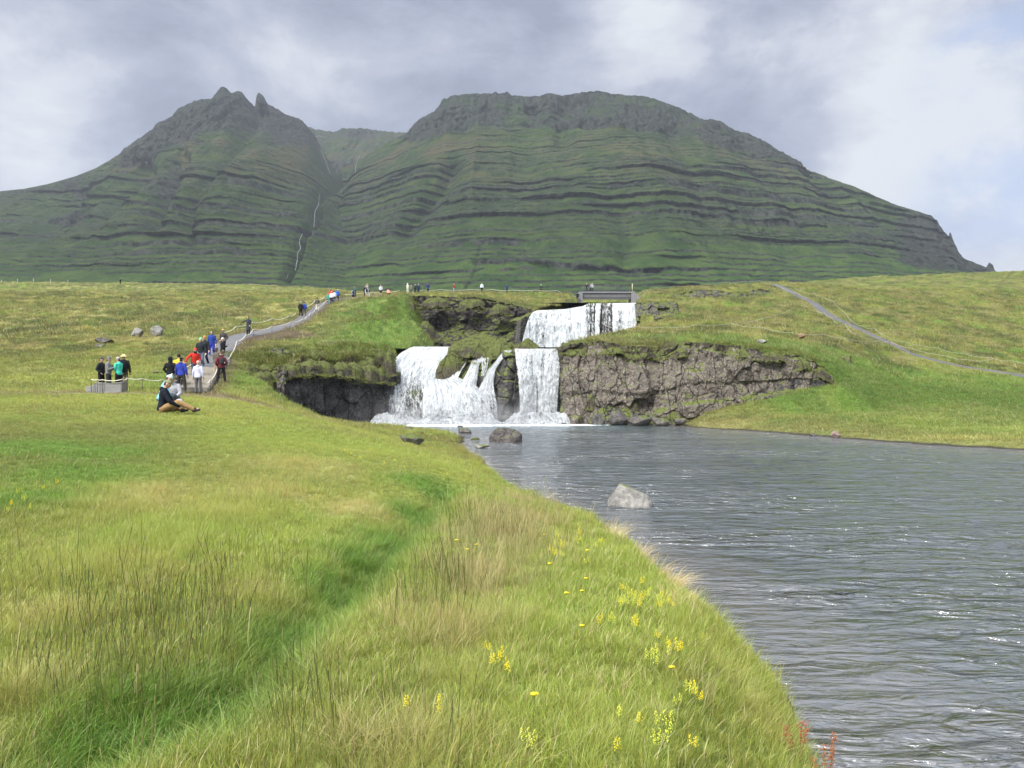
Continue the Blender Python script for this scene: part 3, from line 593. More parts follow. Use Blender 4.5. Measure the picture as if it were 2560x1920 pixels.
def face(name, top, bot, mat_, seed=1, nv=90, du=.07, cell=(1.1, 1.4), amp=.35, tilt=.22, crack=.16, fine=.05, cap=2.5, over=.0, batter=0.0, fade=.6, capdrop=.15, big=.35, ledges=(), turf=True):
    """a jointed rock wall between two polylines of (photo x, photo y, depth)"""
    T = np.array([W(*p) for p in top]); B = np.array([W(*p) for p in bot])
    seg = np.hypot(np.diff(T[:, 0]), np.diff(T[:, 1])); ct = np.concatenate([[0], np.cumsum(seg)]); L = ct[-1]
    segb = np.hypot(np.diff(B[:, 0]), np.diff(B[:, 1])); cb = np.concatenate([[0], np.cumsum(segb)])
    nu = max(8, int(L / du)); u = np.linspace(0, 1, nu)
    Tp = np.stack([np.interp(u, ct / L, T[:, k]) for k in range(3)], -1); Bp = np.stack([np.interp(u, cb / cb[-1], B[:, k]) for k in range(3)], -1)
    v = np.linspace(0, 1, nv)
    A = Tp[None] * (1 - v[:, None, None]) + Bp[None] * v[:, None, None]            # (nv, nu, 3)
    tx = np.gradient(Tp[:, 0]); ty = np.gradient(Tp[:, 1]); n = np.hypot(tx, ty); nrm = np.stack([ty / n, -tx / n, 0 * n], -1)
    if nrm[:, 1].mean() > 0: nrm = -nrm
    H = (Tp[:, 2] - Bp[:, 2]).mean()
    r = np.random.default_rng(seed)
    su = u[None, :] * L + 0 * v[:, None]; sv = A[..., 2]
    Q = np.stack([su / cell[0] + .22 * fbm(su * .45, sv * .5, oct=3, seed=seed), sv / cell[1] + .22 * fbm(su * .5 + 9, sv * .5, oct=2, seed=seed + 1)], -1).reshape(-1, 2)
    lo, hi = Q.min(0) - 1, Q.max(0) + 1
    gx = np.arange(lo[0], hi[0]); gy = np.arange(lo[1], hi[1]); S = np.array([(a + .5 * (int(round(b)) % 2) + (r.random() - .5) * .75, b + (r.random() - .5) * .6) for a in gx for b in np.round(gy)])
    i1, d1, d2 = worley(Q, S)
    off = (r.random(len(S)) - .35)[i1]; tl = (r.random((len(S), 2)) - .5)[i1]
    dq = Q - S[i1]
    disp = amp * off + tilt * 2 * (tl * dq).sum(1)
    cr = np.clip(1 - (d2 - d1) / .065, 0, 1); disp = disp - crack * cr
    Q2 = Q * 2.7; lo2, hi2 = Q2.min(0) - 1, Q2.max(0) + 1
    S2 = np.array([(a + r.random(), b + r.random()) for a in np.arange(lo2[0], hi2[0]) for b in np.arange(lo2[1], hi2[1])])
    j1, e1, e2 = worley(Q2, S2, 6000)
    disp = disp + amp * .22 * (r.random(len(S2)) - .5)[j1] + tilt * .7 * ((r.random((len(S2), 2)) - .5)[j1] * (Q2 - S2[j1])).sum(1) - crack * .3 * np.clip(1 - (e2 - e1) / .10, 0, 1)
    disp = disp.reshape(nv, nu) + fine * 2 * fbm(su * 3.1, sv * 3.1, oct=4, seed=seed + 5) + big * fbm(su * .28, sv * .35, oct=2, seed=seed + 7)
    ed = np.minimum(u, 1 - u) * L; ef = sstep(ed, 0, fade)[None, :]
    out_ = disp * ef + batter * v[:, None] * H - (1 - ef) * .5 - over * (1 - np.abs(v[:, None] * 2 - .6)).clip(0, 1)
    for (lv, ld, lw) in ledges: out_ = out_ + ld * sstep(v[:, None] + .05 * fbm(su * .22, su * 0, oct=3, seed=seed), lv - lw, lv + lw) * ef
    A = A + nrm[None] * out_[..., None]
    A[..., 2] += (.10 * fbm(su * 1.3, sv * 0 + 1, oct=3, seed=seed + 11)) * (1 - v[:, None]) * 1.6
    # top cap running back under the turf
    nc = 10; caps = []
    for k in range(nc, 0, -1):
        t = k / nc; row = A[0] - nrm * (cap * t); row[:, 2] -= capdrop * t ** 1.5; row[:, 2] += .06 * fbm(row[:, 0] * 2, row[:, 1] * 2, oct=3, seed=seed); caps.append(row)
    A = np.concatenate([np.stack(caps), A], 0); nr = nv + nc
    o = mesh_obj(name, A.reshape(-1, 3), grid_faces(nr, nu)[:, ::-1], mat_, smooth=False)
    if turf:
        o.data.materials.append(MOSSY); lip = nc + np.clip((nv * (.05 + .20 * np.clip(fbm(np.arange(nu - 1) * du * .7, np.zeros(nu - 1), oct=4, seed=seed + 40) + .1, 0, 1))), 1, nv).astype(int)
        mi = (np.arange(nr - 1)[:, None] < lip[None, :]).astype(np.int32); o.data.polygons.foreach_set('material_index', mi.ravel())
    return tag(o, kind='structure')

face("cliff", [(1392, 868, 60.2), (1420, 862, 59.6), (1470, 856, 59.2), (1500, 853, 59.2), (1545, 862, 58.8), (1600, 868, 58.8), (1640, 876, 59), (1680, 872, 59.2), (1712, 853, 59), (1760, 852, 59), (1810, 862, 59), (1860, 868, 59.3), (1900, 880, 59.6), (1960, 886, 60), (2020, 895, 60.3), (2062, 922, 60.8), (2095, 950, 61)],
     [(1398, 1062, 58.6), (1480, 1064, 57.9), (1560, 1066, 57.6), (1640, 1064, 57.4), (1690, 1054, 57.4), (1720, 1044, 57.6), (1780, 1028, 58), (1850, 1014, 58.3), (1930, 1000, 58.8), (2020, 985, 59.3), (2100, 962, 60)],
     ROCK_R, seed=5, nv=150, du=.055, cell=(1.7, 3.3), amp=.95, tilt=.16, crack=.10, fine=.06, cap=2.2, over=.1, ledges=((.10, .25, .03), (.58, -.20, .03), (.84, .3, .04)))
face("cliff", [(1905, 884, 59.2), (1960, 892, 59.2), (2030, 902, 59.9), (2080, 935, 60.5)], [(1900, 1012, 58.6), (1960, 1000, 58.8), (2040, 985, 59.4), (2100, 968, 60)], ROCK_D, seed=8, nv=70, amp=.45, crack=.2, cap=1.2, over=.5)
face("cliff", [(1490, 1022, 57.6), (1540, 1018, 57.3), (1600, 1032, 57.0), (1660, 1040, 56.6), (1700, 1058, 56.6)], [(1478, 1070, 57.2), (1560, 1072, 56.6), (1640, 1072, 56.0), (1712, 1070, 56.0)], ROCK_G, seed=15, nv=34, cell=(.9, .8), amp=.5, tilt=.5, crack=.2, cap=1.4)
face("cliff", [(694, 928, 52.4), (706, 918, 52.5), (735, 912, 53.0), (800, 916, 55.2), (870, 918, 56.8), (930, 925, 58), (985, 936, 59.6), (1010, 930, 61)],
     [(694, 985, 51.9), (706, 995, 51.9), (735, 1012, 52.4), (770, 1045, 54), (830, 1062, 55.8), (900, 1064, 57), (975, 1062, 58.4), (1010, 1062, 59.4)], ROCK_D, seed=21, nv=90, cell=(1.5, 2.9), amp=.6, tilt=.22, crack=.12, cap=2.5, over=.35)
face("cliff", [(676, 925, 51.4), (694, 918, 51.2), (712, 918, 51.4), (724, 924, 51.9)], [(676, 985, 51.0), (690, 1000, 50.9), (712, 1008, 51.0), (722, 1010, 51.6)], ROCK_G, seed=23, nv=60, cell=(.45, 1.3), amp=.35, cap=1.0)
face("cliff", [(668, 876, 56.6), (690, 867, 56.6), (720, 873, 56.8), (742, 882, 57)], [(670, 890, 56.2), (700, 892, 56.1), (725, 896, 56.2), (744, 898, 56.4)], ROCK_G, seed=24, nv=24, cell=(.4, .5), amp=.25, cap=1.0)
face("cliff", [(960, 747, 112.4), (1000, 740, 112.2), (1040, 738, 111.5), (1100, 738, 111), (1160, 741, 110), (1210, 745, 108.6), (1260, 755, 107.4), (1300, 765, 106), (1330, 772, 104.6)],
     [(955, 770, 110.8), (990, 800, 110.3), (1040, 880, 108.5), (1100, 905, 108), (1170, 905, 107), (1230, 905, 105.5), (1300, 905, 103.8), (1335, 905, 102.6)], ROCK_U, seed=31, nv=110, du=.1, cell=(1.8, 1.9), amp=1.0, tilt=.6, crack=.4, cap=3.5, fine=.12, over=1.6, big=1.0)
face("cliff", [(1583, 758, 99.6), (1620, 754, 98.6), (1660, 753, 98.2), (1700, 760, 98.6)], [(1586, 802, 98.2), (1620, 800, 97.2), (1660, 795, 97.0), (1704, 788, 97.4)], ROCK_G, seed=33, nv=44, cell=(1.3, 1.0), amp=.8, cap=3.5)
face("cliff", [(1680, 736, 118), (1740, 724, 117), (1790, 725, 116.5), (1840, 731, 116.5), (1880, 740, 117)], [(1684, 772, 115.5), (1740, 774, 115), (1800, 768, 115), (1840, 758, 115.4), (1882, 752, 116)], ROCK_G, seed=34, nv=44, du=.12, cell=(1.5, 1.4), amp=1.1, cap=5)
face("cliff", [(1870, 728, 123), (1900, 723, 122.5), (1928, 727, 123)], [(1870, 738, 122), (1900, 739, 122), (1928, 736, 122)], ROCK_G, seed=35, nv=20, du=.12, cell=(1.2, .8), amp=.6, cap=4)
face("cliff", [(2090, 885, 66.2), (2112, 890, 66), (2140, 888, 66.5)], [(2090, 900, 65.6), (2115, 925, 64.6), (2138, 910, 65.3)], mat_rock("broken_earth", (.05, .035, .03), (.15, .12, .10), moss_amt=.45, lichen=.1), seed=36, nv=20, cell=(.6, .5), amp=.4, cap=1)

# rock carrying the falls: (px, py) -> depth
BX = [955, 1000, 1060, 1110, 1150, 1200, 1245, 1285, 1340, 1415]
BT = {866: [64, 66, 66.5, 66, 65, 64, 62.6, 61.5, 61.5, 61.6], 900: [60.8, 63.2, 64, 64, 63.6, 62.8, 61.6, 61.0, 61.3, 61.2], 940: [59.9, 61.3, 62.0, 62.2, 61.6, 60.9, 60.5, 60.5, 61.0, 60.8],
      985: [59.4, 59.9, 60.2, 60.4, 60.1, 59.9, 60.0, 60.2, 60.8, 60.4], 1066: [58.9, 58.6, 58.5, 58.7, 58.8, 58.9, 59.5, 59.9, 60.6, 60.1]}
def backY(px, py):
    ks = sorted(BT); px = np.asarray(px, float); py = np.clip(np.asarray(py, float), ks[0], ks[-1])
    T = np.array([BT[k] for k in ks], float); rows = np.stack([np.interp(px, BX, T[i]) for i in range(len(ks))])
    r = np.zeros(px.shape)
    for i in range(len(ks) - 1):
        t = (py - ks[i]) / (ks[i + 1] - ks[i]); m = (t >= 0) & (t <= 1); r = np.where(m, rows[i] * (1 - t) + rows[i + 1] * t, r)
    return r
def topline(px): return np.interp(px, [940, 975, 1000, 1023, 1122, 1135, 1160, 1190, 1225, 1240, 1262, 1283, 1412, 1430], [945, 925, 890, 870, 872, 880, 886, 884, 878, 868, 868, 874, 872, 868])
def build_fall_rock():
    px = np.linspace(948, 1422, 470); v = np.linspace(0, 1, 150); PX, VV = np.meshgrid(px, v)
    PY = topline(PX) * (1 - VV) + 1070 * VV; Yd = backY(PX, PY) + .45
    X = (PX - CX) / F * Yd; Z = ZC - (PY - CY) * Yd / F
    r = np.random.default_rng(3); Q = np.stack([X / .95, Z / 1.1], -1).reshape(-1, 2); lo, hi = Q.min(0) - 1, Q.max(0) + 1
    S = np.array([(a + r.random(), b + r.random()) for a in np.arange(lo[0], hi[0]) for b in np.arange(lo[1], hi[1])])
    i1, d1, d2 = worley(Q, S); disp = .4 * (r.random(len(S)) - .5)[i1] + .3 * ((r.random((len(S), 2)) - .5)[i1] * (Q - S[i1])).sum(1) - .14 * np.clip(1 - (d2 - d1) / .14, 0, 1)
    disp = disp.reshape(PX.shape) + .12 * fbm(X * 3, Z * 3, oct=4, seed=2)
    col = np.exp(-((PX - 1268) / 22.0) ** 2) * sstep(VV, 0, .12) * .7      # the pillar between the falls stands forward
    Yn = Yd - disp * sstep(VV, 0, .1) - col
    A = np.stack([X, Yn, Z], -1); cap = np.stack([np.stack([X[0], Yn[0] + k * .8, Z[0] - .10 * k], -1) for k in range(5, 0, -1)])
    A = np.concatenate([cap, A], 0)
    o = mesh_obj("cliff", A.reshape(-1, 3), grid_faces(A.shape[0], A.shape[1])[:, ::-1], ROCK_W, smooth=False); tag(o, kind='structure')
build_fall_rock()
face("cliff", [(1394, 872, 60.4), (1405, 868, 60.0), (1432, 866, 59.7), (1452, 872, 59.6)], [(1396, 1066, 58.8), (1415, 1066, 58.5), (1445, 1066, 58.2), (1470, 1060, 58.1)], mat_rock("basalt_mossy", (.03, .027, .022), (.12, .105, .085), moss=(.11, .13, .028), moss_amt=.80, lichen=.05, wet=.3), seed=61, nv=90, cell=(.8, 1.1), amp=.4, cap=1.5, fade=.3)
# turf islands on the lip
def mound(name, pts, hgt, m, seed=0, res=.09, rough=.28, kind='structure'):
    """a rounded hump over a world polygon; pts (x,y), hgt = (base z, top z)"""
    P = np.array(pts); lo, hi = P.min(0) - .3, P.max(0) + .3
    x = np.arange(lo[0], hi[0], res); y = np.arange(lo[1], hi[1], res); YY, XX = np.meshgrid(y, x, indexing='ij')
    sd = -poly_sd(XX, YY, pts); mx = sd.max()
    t = np.clip(sd / mx, -.2, 1); rough *= 1 + 0 * t.max(); z = hgt[0] + (hgt[1] - hgt[0]) * np.sign(t) * np.abs(t) ** .5 + rough * 1.5 * fbm(XX * .7, YY * .7, oct=2, seed=seed + 8) - rough * .9 * np.abs(fbm(XX * 1.1, YY * 1.1, oct=3, seed=seed + 18)) + rough * fbm(XX * 1.5, YY * 1.5, oct=4, seed=seed) + rough * .35 * fbm(XX * 6, YY * 6, oct=3, seed=seed + 3)
    f = grid_faces(len(y), len(x)); keep = (sd.ravel()[f] > -.15).all(1)
    o = mesh_obj(name, np.stack([XX, YY, z], -1).reshape(-1, 3), f[keep], m); o['mound'] = 1; return tag(o, kind=kind)
def wp(*p): return [(WX(a, b), b) for a, b in p]
mound("ground", wp((1120, 63.0), (1160, 62.6), (1205, 62.8), (1235, 62.0), (1275, 62.0), (1290, 63.5), (1265, 67.5), (1200, 69.5), (1150, 69), (1118, 66.5)), (5.55, 7.15), MOSSY, seed=4)
mound("ground", wp((1092, 61.6), (1122, 61.6), (1150, 61.9), (1168, 62.8), (1156, 64.4), (1122, 65.4), (1108, 63.8), (1088, 62.4)), (3.9, 5.6), MOSSY, seed=6)
mound("ground", wp((1280, 62.2), (1310, 61.8), (1345, 62.0), (1350, 63.2), (1310, 63.8), (1280, 63.5)), (5.9, 6.75), MOSSY, seed=5, res=.07)
mound("ground", wp((960, 58.7), (985, 59.0), (992, 62), (1000, 65), (985, 67.5), (960, 66), (950, 62)), (4.2, 5.6), MOSSY, seed=9)
mound("ground", wp((1395, 61.2), (1440, 60.6), (1500, 60.8), (1510, 63), (1450, 64.5), (1405, 64)), (5.9, 6.5), MOSSY, seed=10)

def lump(px, py, Y, rx, ry, h, sd, m=None):
    x, z = WX(px, Y), ZC - (py - CY) * Y / F; a = np.linspace(0, 2 * math.pi, 11)[:-1]; r = np.random.default_rng(sd)
    k = r.uniform(.8, 1.15, 10); mound("ground", [(x + rx * math.cos(t) * q, Y + ry * math.sin(t) * q) for t, q in zip(a, k)], (z - h, z), m or MOSSY, seed=sd, res=.08, rough=.20)
for i, (px, py, Y, rx, ry, h) in enumerate([(700, 908, 52.6, .55, 1.0, .7), (722, 904, 53.2, .7, 1.0, .8), (748, 906, 54.0, .7, 1.0, .7), (775, 900, 54.8, .9, 1.2, .8), (812, 904, 56.0, .9, 1.2, .7), (850, 905, 56.8, 1.0, 1.2, .8), (888, 904, 57.4, .8, 1.2, .8), (925, 912, 58.2, .9, 1.3, .9), (955, 918, 58.9, .6, 1.0, .8),
        (905, 880, 60.5, 1.3, 1.6, 1.0), (950, 872, 62.5, 1.2, 1.8, 1.1), (860, 868, 61.5, 1.6, 1.5, .9), (640, 872, 57.5, 1.1, 1.1, .8), (690, 862, 59.0, 1.3, 1.1, .8), (730, 870, 58.6, 1.0, 1.0, .8), (770, 872, 59.5, 1.2, 1.2, .9), (665, 905, 53.8, .7, .9, .6), (620, 900, 52.6, .7, .8, .5), (650, 925, 50.8, .7, .8, .5), (605, 880, 55.2, .8, .8, .5),
        (905, 775, 99, 2.2, 2.5, 1.5), (950, 790, 97, 1.8, 2.5, 1.5), (860, 765, 104, 2.0, 2.0, 1.2), (985, 765, 108, 1.5, 1.8, 1.6), (1015, 745, 110.6, 1.6, 1.4, 1.3), (1090, 742, 109.6, 2.0, 1.3, 1.2), (1180, 746, 108.2, 2.0, 1.3, 1.1), (1250, 758, 106.4, 1.5, 1.3, 1.2), (1065, 800, 106.8, 1.2, 1.0, 2.0),
        (1440, 858, 59.9, .9, 1.0, .5), (1535, 866, 59.2, .9, .9, .5), (1620, 873, 59.3, 1.0, .9, .5), (1700, 868, 59.3, .6, .8, .5), (1850, 868, 59.5, .9, .9, .5), (1925, 880, 59.6, 1.1, 1.0, .6), (1990, 892, 60.0, 1.0, 1.0, .7), (2045, 908, 60.4, .9, 1.0, .9), (1480, 985, 58.3, .5, .4, .8), (1580, 1010, 57.6, .6, .4, .6), (1432, 1000, 58.6, .5, .4, 1.0), (1690, 1030, 57.3, .8, .6, .6)]):
    lump(px, py, Y, rx, ry, h, 500 + i)
# backing of the upper fall
UT = [(1300, 800, 98.6), (1318, 790, 99.6), (1343, 776, 100.6), (1413, 773, 101.4), (1459, 765, 101.8), (1470, 759, 102), (1530, 758, 102), (1596, 757, 102)]
face("cliff", UT, [(1290, 900, 97.6), (1318, 900, 98.4), (1343, 900, 99.4), (1413, 900, 100.2), (1459, 900, 100.6), (1500, 900, 100.8), (1540, 900, 100.8), (1600, 900, 100.8)], ROCK_W, seed=41, nv=80, du=.1, cell=(1.6, 2.2), amp=.35, crack=.1, cap=2.0, big=.2, fade=.3)
# ------------------------------------------------------------------ falling water
def mat_fall():
    m = bpy.data.materials.new("falling_water"); m.use_nodes = True; nt = m.node_tree; g = G(nt); nt.nodes.clear()
    a = N(nt, 'ShaderNodeAttribute'); a.attribute_name = 'fl'; u, v, thin = g.sep(a.outputs['Color'])
    a2 = N(nt, 'ShaderNodeAttribute'); a2.attribute_name = 'edge'; edge = a2.outputs['Fac']
    UV = g.comb(u, v, 0.0)
    wob = g.noise(UV, 1.3, 3, .5)
    UW = g.comb(g.math('ADD', u, g.math('MULTIPLY', wob, .35)), v, 0.0)
    st = g.noise(g.mapping(UW, scale=(5.5, .8, 1)), 1.0, 6, .65, .25)          # long falling strands
    cl = g.noise(g.mapping(UW, scale=(2.2, 1.3, 1)), 1.6, 7, .72, .5)             # tumbling clots
    wv = g.vmath('ADD', g.mapping(UV, scale=(2.5, 1.15, 1)), g.comb(g.math('MULTIPLY', st, .5), g.math('MULTIPLY', cl, .9), 0.0))
    web = g.voro(wv, 1.9, 'DISTANCE_TO_EDGE'); web2 = g.voro(wv, 4.3, 'DISTANCE_TO_EDGE')
    web = g.math('MAXIMUM', g.step(web, .03, .11, 1, 0), g.math('MULTIPLY', g.step(web2, .03, .15, 1, 0), .9))
    den = g.math('ADD', g.math('MULTIPLY', st, .55), g.math('MULTIPLY', cl, .45))   # about .5
    solid = g.step(g.math('SUBTRACT', den, g.math('MULTIPLY', thin, .48)), .27, .38)
    al = g.math('MAXIMUM', solid, g.math('MULTIPLY', web, g.step(g.math('SUBTRACT', den, g.math('MULTIPLY', thin, .22)), .24, .38)))
    al = g.math('MULTIPLY', al, g.step(g.math('ADD', edge, g.math('MULTIPLY', g.math('SUBTRACT', den, .5), 1.3)), .10, .34))
    col = g.mix(g.step(den, .36, .62), (.60, .66, .70), (.93, .95, .96))  # greyer low end is shade between the strands, painted into the white
    d = N(nt, 'ShaderNodeBsdfDiffuse'); g.lk(col, d.inputs[0]); tr = N(nt, 'ShaderNodeBsdfTranslucent'); g.lk(col, tr.inputs[0])
    nb = g.bump(cl, .20, 1.0, g.bump(st, .24, 1.0)); g.lk(nb, d.inputs['Normal'])
    mx = N(nt, 'ShaderNodeMixShader'); mx.inputs[0].default_value = .25; g.lk(d.outputs[0], mx.inputs[1]); g.lk(tr.outputs[0], mx.inputs[2])
    tp = N(nt, 'ShaderNodeBsdfTransparent'); m2 = N(nt, 'ShaderNodeMixShader'); g.lk(al, m2.inputs[0]); g.lk(tp.outputs[0], m2.inputs[1]); g.lk(mx.outputs[0], m2.inputs[2])
    o = N(nt, 'ShaderNodeOutputMaterial'); g.lk(m2.outputs[0], o.inputs[0]); return m
FW = mat_fall()
def sheet(levels, Yf, thin, off=(.3,), du=.07, dv=.07, seed=0, rough=.16, topback=1.2, toprise=.04, tint=0.0, edgew=.35, ropes=.0):
    """levels: (py, px_a, px_b) from lip to foot. returns verts, faces, attrs for all layers"""
    Lv = np.array(levels, float); Vs = []; Fs = []; At = []; Ed = []; base = 0
    pyv = Lv[:, 0]; Y0 = float(np.mean(Yf(Lv[:, 1], pyv)))
    Hm = (pyv[-1] - pyv[0]) * Y0 / F; Wm = np.max(Lv[:, 2] - Lv[:, 1]) * Y0 / F
    nv = max(10, int(Hm / dv)); nu = max(6, int(Wm / du)); u = np.linspace(0, 1, nu)
    for li, of in enumerate(off):
        py = np.linspace(pyv[0], pyv[-1], nv); a = np.interp(py, pyv, Lv[:, 1]); b = np.interp(py, pyv, Lv[:, 2])
        for _ in range(3): a[1:-1] = (a[:-2] + 2 * a[1:-1] + a[2:]) / 4; b[1:-1] = (b[:-2] + 2 * b[1:-1] + b[2:]) / 4
        PX = a[:, None] + (b - a)[:, None] * u; PY = py[:, None] + 0 * u
        Yd = Yf(PX, PY); t = (PY - pyv[0]) / (pyv[-1] - pyv[0])
        um = (u[None, :] - .5) * Wm + 0 * PX; vm = t * Hm
        bulge = rough * (fbm(um * 2.2 + li * 7, vm * .45, oct=3, seed=seed + li) * .9 + .6 * fbm(um * .8, vm * .25 + li, oct=2, seed=seed + 9) + .45 * fbm(um * 5, vm * 2.2, oct=3, seed=seed + 5))
        ee = np.minimum(u, 1 - u)[None, :] * (b - a)[:, None] * Y0 / F
        Yd = Yd - of * np.minimum(1, .15 + 2.5 * t) - bulge * np.minimum(1, 3 * t + .1) + .25 * (1 - sstep(ee, 0, .5)) * of
        X = (PX - CX) / F * Yd; Z = ZC - (PY - CY) * Yd / F
        A = np.stack([X, Yd, Z], -1)
        caps = [np.stack([X[0], Yd[0] + k / 5 * topback, Z[0] + toprise * k / 5 + .03 * fbm(X[0] * 3, Yd[0] + k, oct=2, seed=3)], -1) for k in range(5, 0, -1)]
        A = np.concatenate([np.stack(caps), A], 0); nr = A.shape[0]
        um2 = np.concatenate([np.repeat(um[:1], 5, 0), um]) + li * 31.7 + seed * 3.1; vm2 = np.concatenate([-(np.arange(5, 0, -1) / 5 * topback)[:, None] + 0 * um[:5], vm]) + li * 13.3
        th = np.concatenate([np.repeat(thin(u[None, :] + 0 * t[:1], 0 * t[:1], li), 5, 0), thin(u[None, :] + 0 * t, t, li)])
        ed = np.concatenate([np.repeat(ee[:1], 5, 0), ee]) / edgew
        Vs.append(A.reshape(-1, 3)); Fs.append(grid_faces(nr, nu)[:, ::-1] + base); base += nr * nu
        At.append(np.stack([um2, vm2, np.clip(th, 0, 2)], -1).reshape(-1, 3)); Ed.append(np.clip(ed, 0, 1).reshape(-1))
    return np.concatenate(Vs), np.concatenate(Fs), np.concatenate(At), np.concatenate(Ed)
def waterfall(parts, drops=(), seed=0):
    V, Fc, A, E = [], [], [], []; b = 0
    for p in parts: V.append(p[0]); Fc.append(p[1] + b); A.append(p[2]); E.append(p[3]); b += len(p[0])
    # loose drops thrown off the edges and at the foot
    r = np.random.default_rng(seed)
    oct_v = np.array([(1, 0, 0), (-1, 0, 0), (0, 1, 0), (0, -1, 0), (0, 0, 1.6), (0, 0, -1.6)], float); oct_f = np.array([(0, 2, 4, 4), (2, 1, 4, 4), (1, 3, 4, 4), (3, 0, 4, 4), (2, 0, 5, 5), (1, 2, 5, 5), (3, 1, 5, 5), (0, 3, 5, 5)])
    for (cx, cy, cz, sx, sy, sz, n, rad) in drops:
        c = r.normal(size=(n, 3)) * (sx, sy, sz) * .6 + (cx, cy, cz); c[:, 2] = np.maximum(c[:, 2], .05)
        s = rad * r.uniform(.4, 1.3, n)
        vv = (c[:, None, :] + oct_v[None] * s[:, None, None]).reshape(-1, 3)
        tri = np.array([(0, 2, 4, 4)]);
        # each drop as four quads (degenerate free): a small diamond strip
        q = np.array([(0, 2, 1, 4), (0, 4, 1, 3), (0, 3, 1, 5), (0, 5, 1, 2)])
        ff = (np.arange(n)[:, None, None] * 6 + q[None]).reshape(-1, 4)
        V.append(vv); Fc.append(ff + b); A.append(np.tile([.1, .1, 0.0], (len(vv), 1))); E.append(np.ones(len(vv))); b += len(vv)
    o = mesh_obj("waterfall", np.concatenate(V), np.concatenate(Fc), FW, attrs={'fl': np.concatenate(A), 'edge': np.concatenate(E)})
    tag(o, kind='structure'); return o
cst = lambda *v: (lambda u, t, li: .12 + (v[li] if li < len(v) else v[-1]) + 0 * u + 0 * t)
# 1 cascade at one side: slides down the rock, then opens into a threaded dome
cas = sheet([(869, 1024, 1122), (880, 1003, 1123), (897, 984, 1116), (912, 979, 1104), (933, 976, 1092), (955, 972, 1086), (980, 967, 1086), (1010, 964, 1088), (1040, 961, 1092), (1066, 958, 1094)], backY,
            lambda u, t, li: np.clip(.20 + .95 * np.exp(-(((u - .58) / .32) ** 2 + ((t - .68) / .26) ** 2)) + .45 * np.exp(-((u - .05) / .09) ** 2) * (t > .45) + li * .18, 0, 1), off=(.30, .62), seed=2, rough=.22, topback=2.5, toprise=.2)
apr = sheet([(936, 1072, 1136), (950, 1064, 1160), (966, 1060, 1194), (985, 1056, 1212), (1010, 1054, 1226), (1040, 1052, 1236), (1066, 1050, 1240)], backY,
            lambda u, t, li: np.clip(.16 + .35 * np.exp(-((t - .95) / .2) ** 2) + .42 * np.exp(-(((u - .9) / .16) ** 2 + ((t - .5) / .3) ** 2)) + li * .15, 0, 1), off=(.45, .85), seed=5, rough=.35, topback=.3)
waterfall([cas, apr], [(WX(975, 58.4), 58.3, 1.2, .5, .3, 1.2, 120, .028), (WX(1080, 58), 58.0, .5, 2.6, .5, .5, 380, .03), (WX(1180, 58), 58.0, .4, 1.6, .5, .4, 160, .03)], seed=1)
sA = sheet([(884, 1158, 1174), (905, 1146, 1168), (925, 1136, 1156), (945, 1124, 1146), (965, 1118, 1138)], backY, cst(.10, .3), off=(.25, .40), seed=11, rough=.12, du=.05, topback=1.2)
sB = sheet([(883, 1188, 1224), (895, 1180, 1212), (912, 1174, 1200), (935, 1164, 1196), (958, 1150, 1193), (985, 1134, 1190), (1015, 1126, 1190), (1066, 1118, 1192)], backY, lambda u, t, li: .06 + .30 * np.exp(-((u - .9) / .12) ** 2) + li * .25 + .10 * t, off=(.35, .70), seed=12, rough=.24, du=.05, topback=1.2)
sC = sheet([(876, 1260, 1283), (890, 1246, 1266), (905, 1236, 1252), (925, 1218, 1240), (950, 1206, 1236), (975, 1192, 1238), (1005, 1186, 1244), (1066, 1180, 1248)], backY,
           lambda u, t, li: .22 + .60 * sstep(t, .35, .95) * (.5 + .5 * u) + li * .3, off=(.30, .55), seed=13, rough=.18, du=.05, topback=1.2)
sD = sheet([(884, 1196, 1226), (900, 1200, 1224), (920, 1203, 1220), (940, 1200, 1214)], backY, cst(.55), off=(.18,), seed=14, rough=.12, du=.05, topback=.8)
waterfall([sA, sB, sC, sD], [(WX(1225, 58.8), 58.8, .5, .7, .3, .5, 120, .026)], seed=2)
cur = sheet([(872, 1284, 1412), (885, 1286, 1410), (905, 1288, 1405), (940, 1293, 1400), (985, 1296, 1397), (1020, 1297, 1395), (1066, 1292, 1398)], backY,
            lambda u, t, li: np.clip(.22 + .75 * np.exp(-(((u - .58) / .035) ** 2 + ((t - .22) / .12) ** 2)) + .55 * np.exp(-(((u - .47) / .03) ** 2)) * (t > .3) * (t < .85) + .25 * np.exp(-((u - .36) / .02) ** 2) + li * .28 + .15 * t * (1 - t), 0, 1), off=(.35, .65), seed=21, rough=.22, topback=2.2, toprise=.12)
waterfall([cur], [(WX(1345, 58.7), 58.9, .35, 1.9, .45, .45, 420, .03), (WX(1295, 59.3), 59.2, 1.8, .12, .2, 1.4, 60, .025), (WX(1399, 59.5), 59.4, 1.8, .12, .2, 1.4, 60, .025)], seed=3)
UTX = [p[0] for p in UT]
def upY(px, py):
    top = np.interp(px, UTX, [p[2] for p in UT]); return top - .4 - (np.asarray(py, float) - 760) * .010
def upt(px): return np.interp(px, UTX, [p[1] for p in UT])
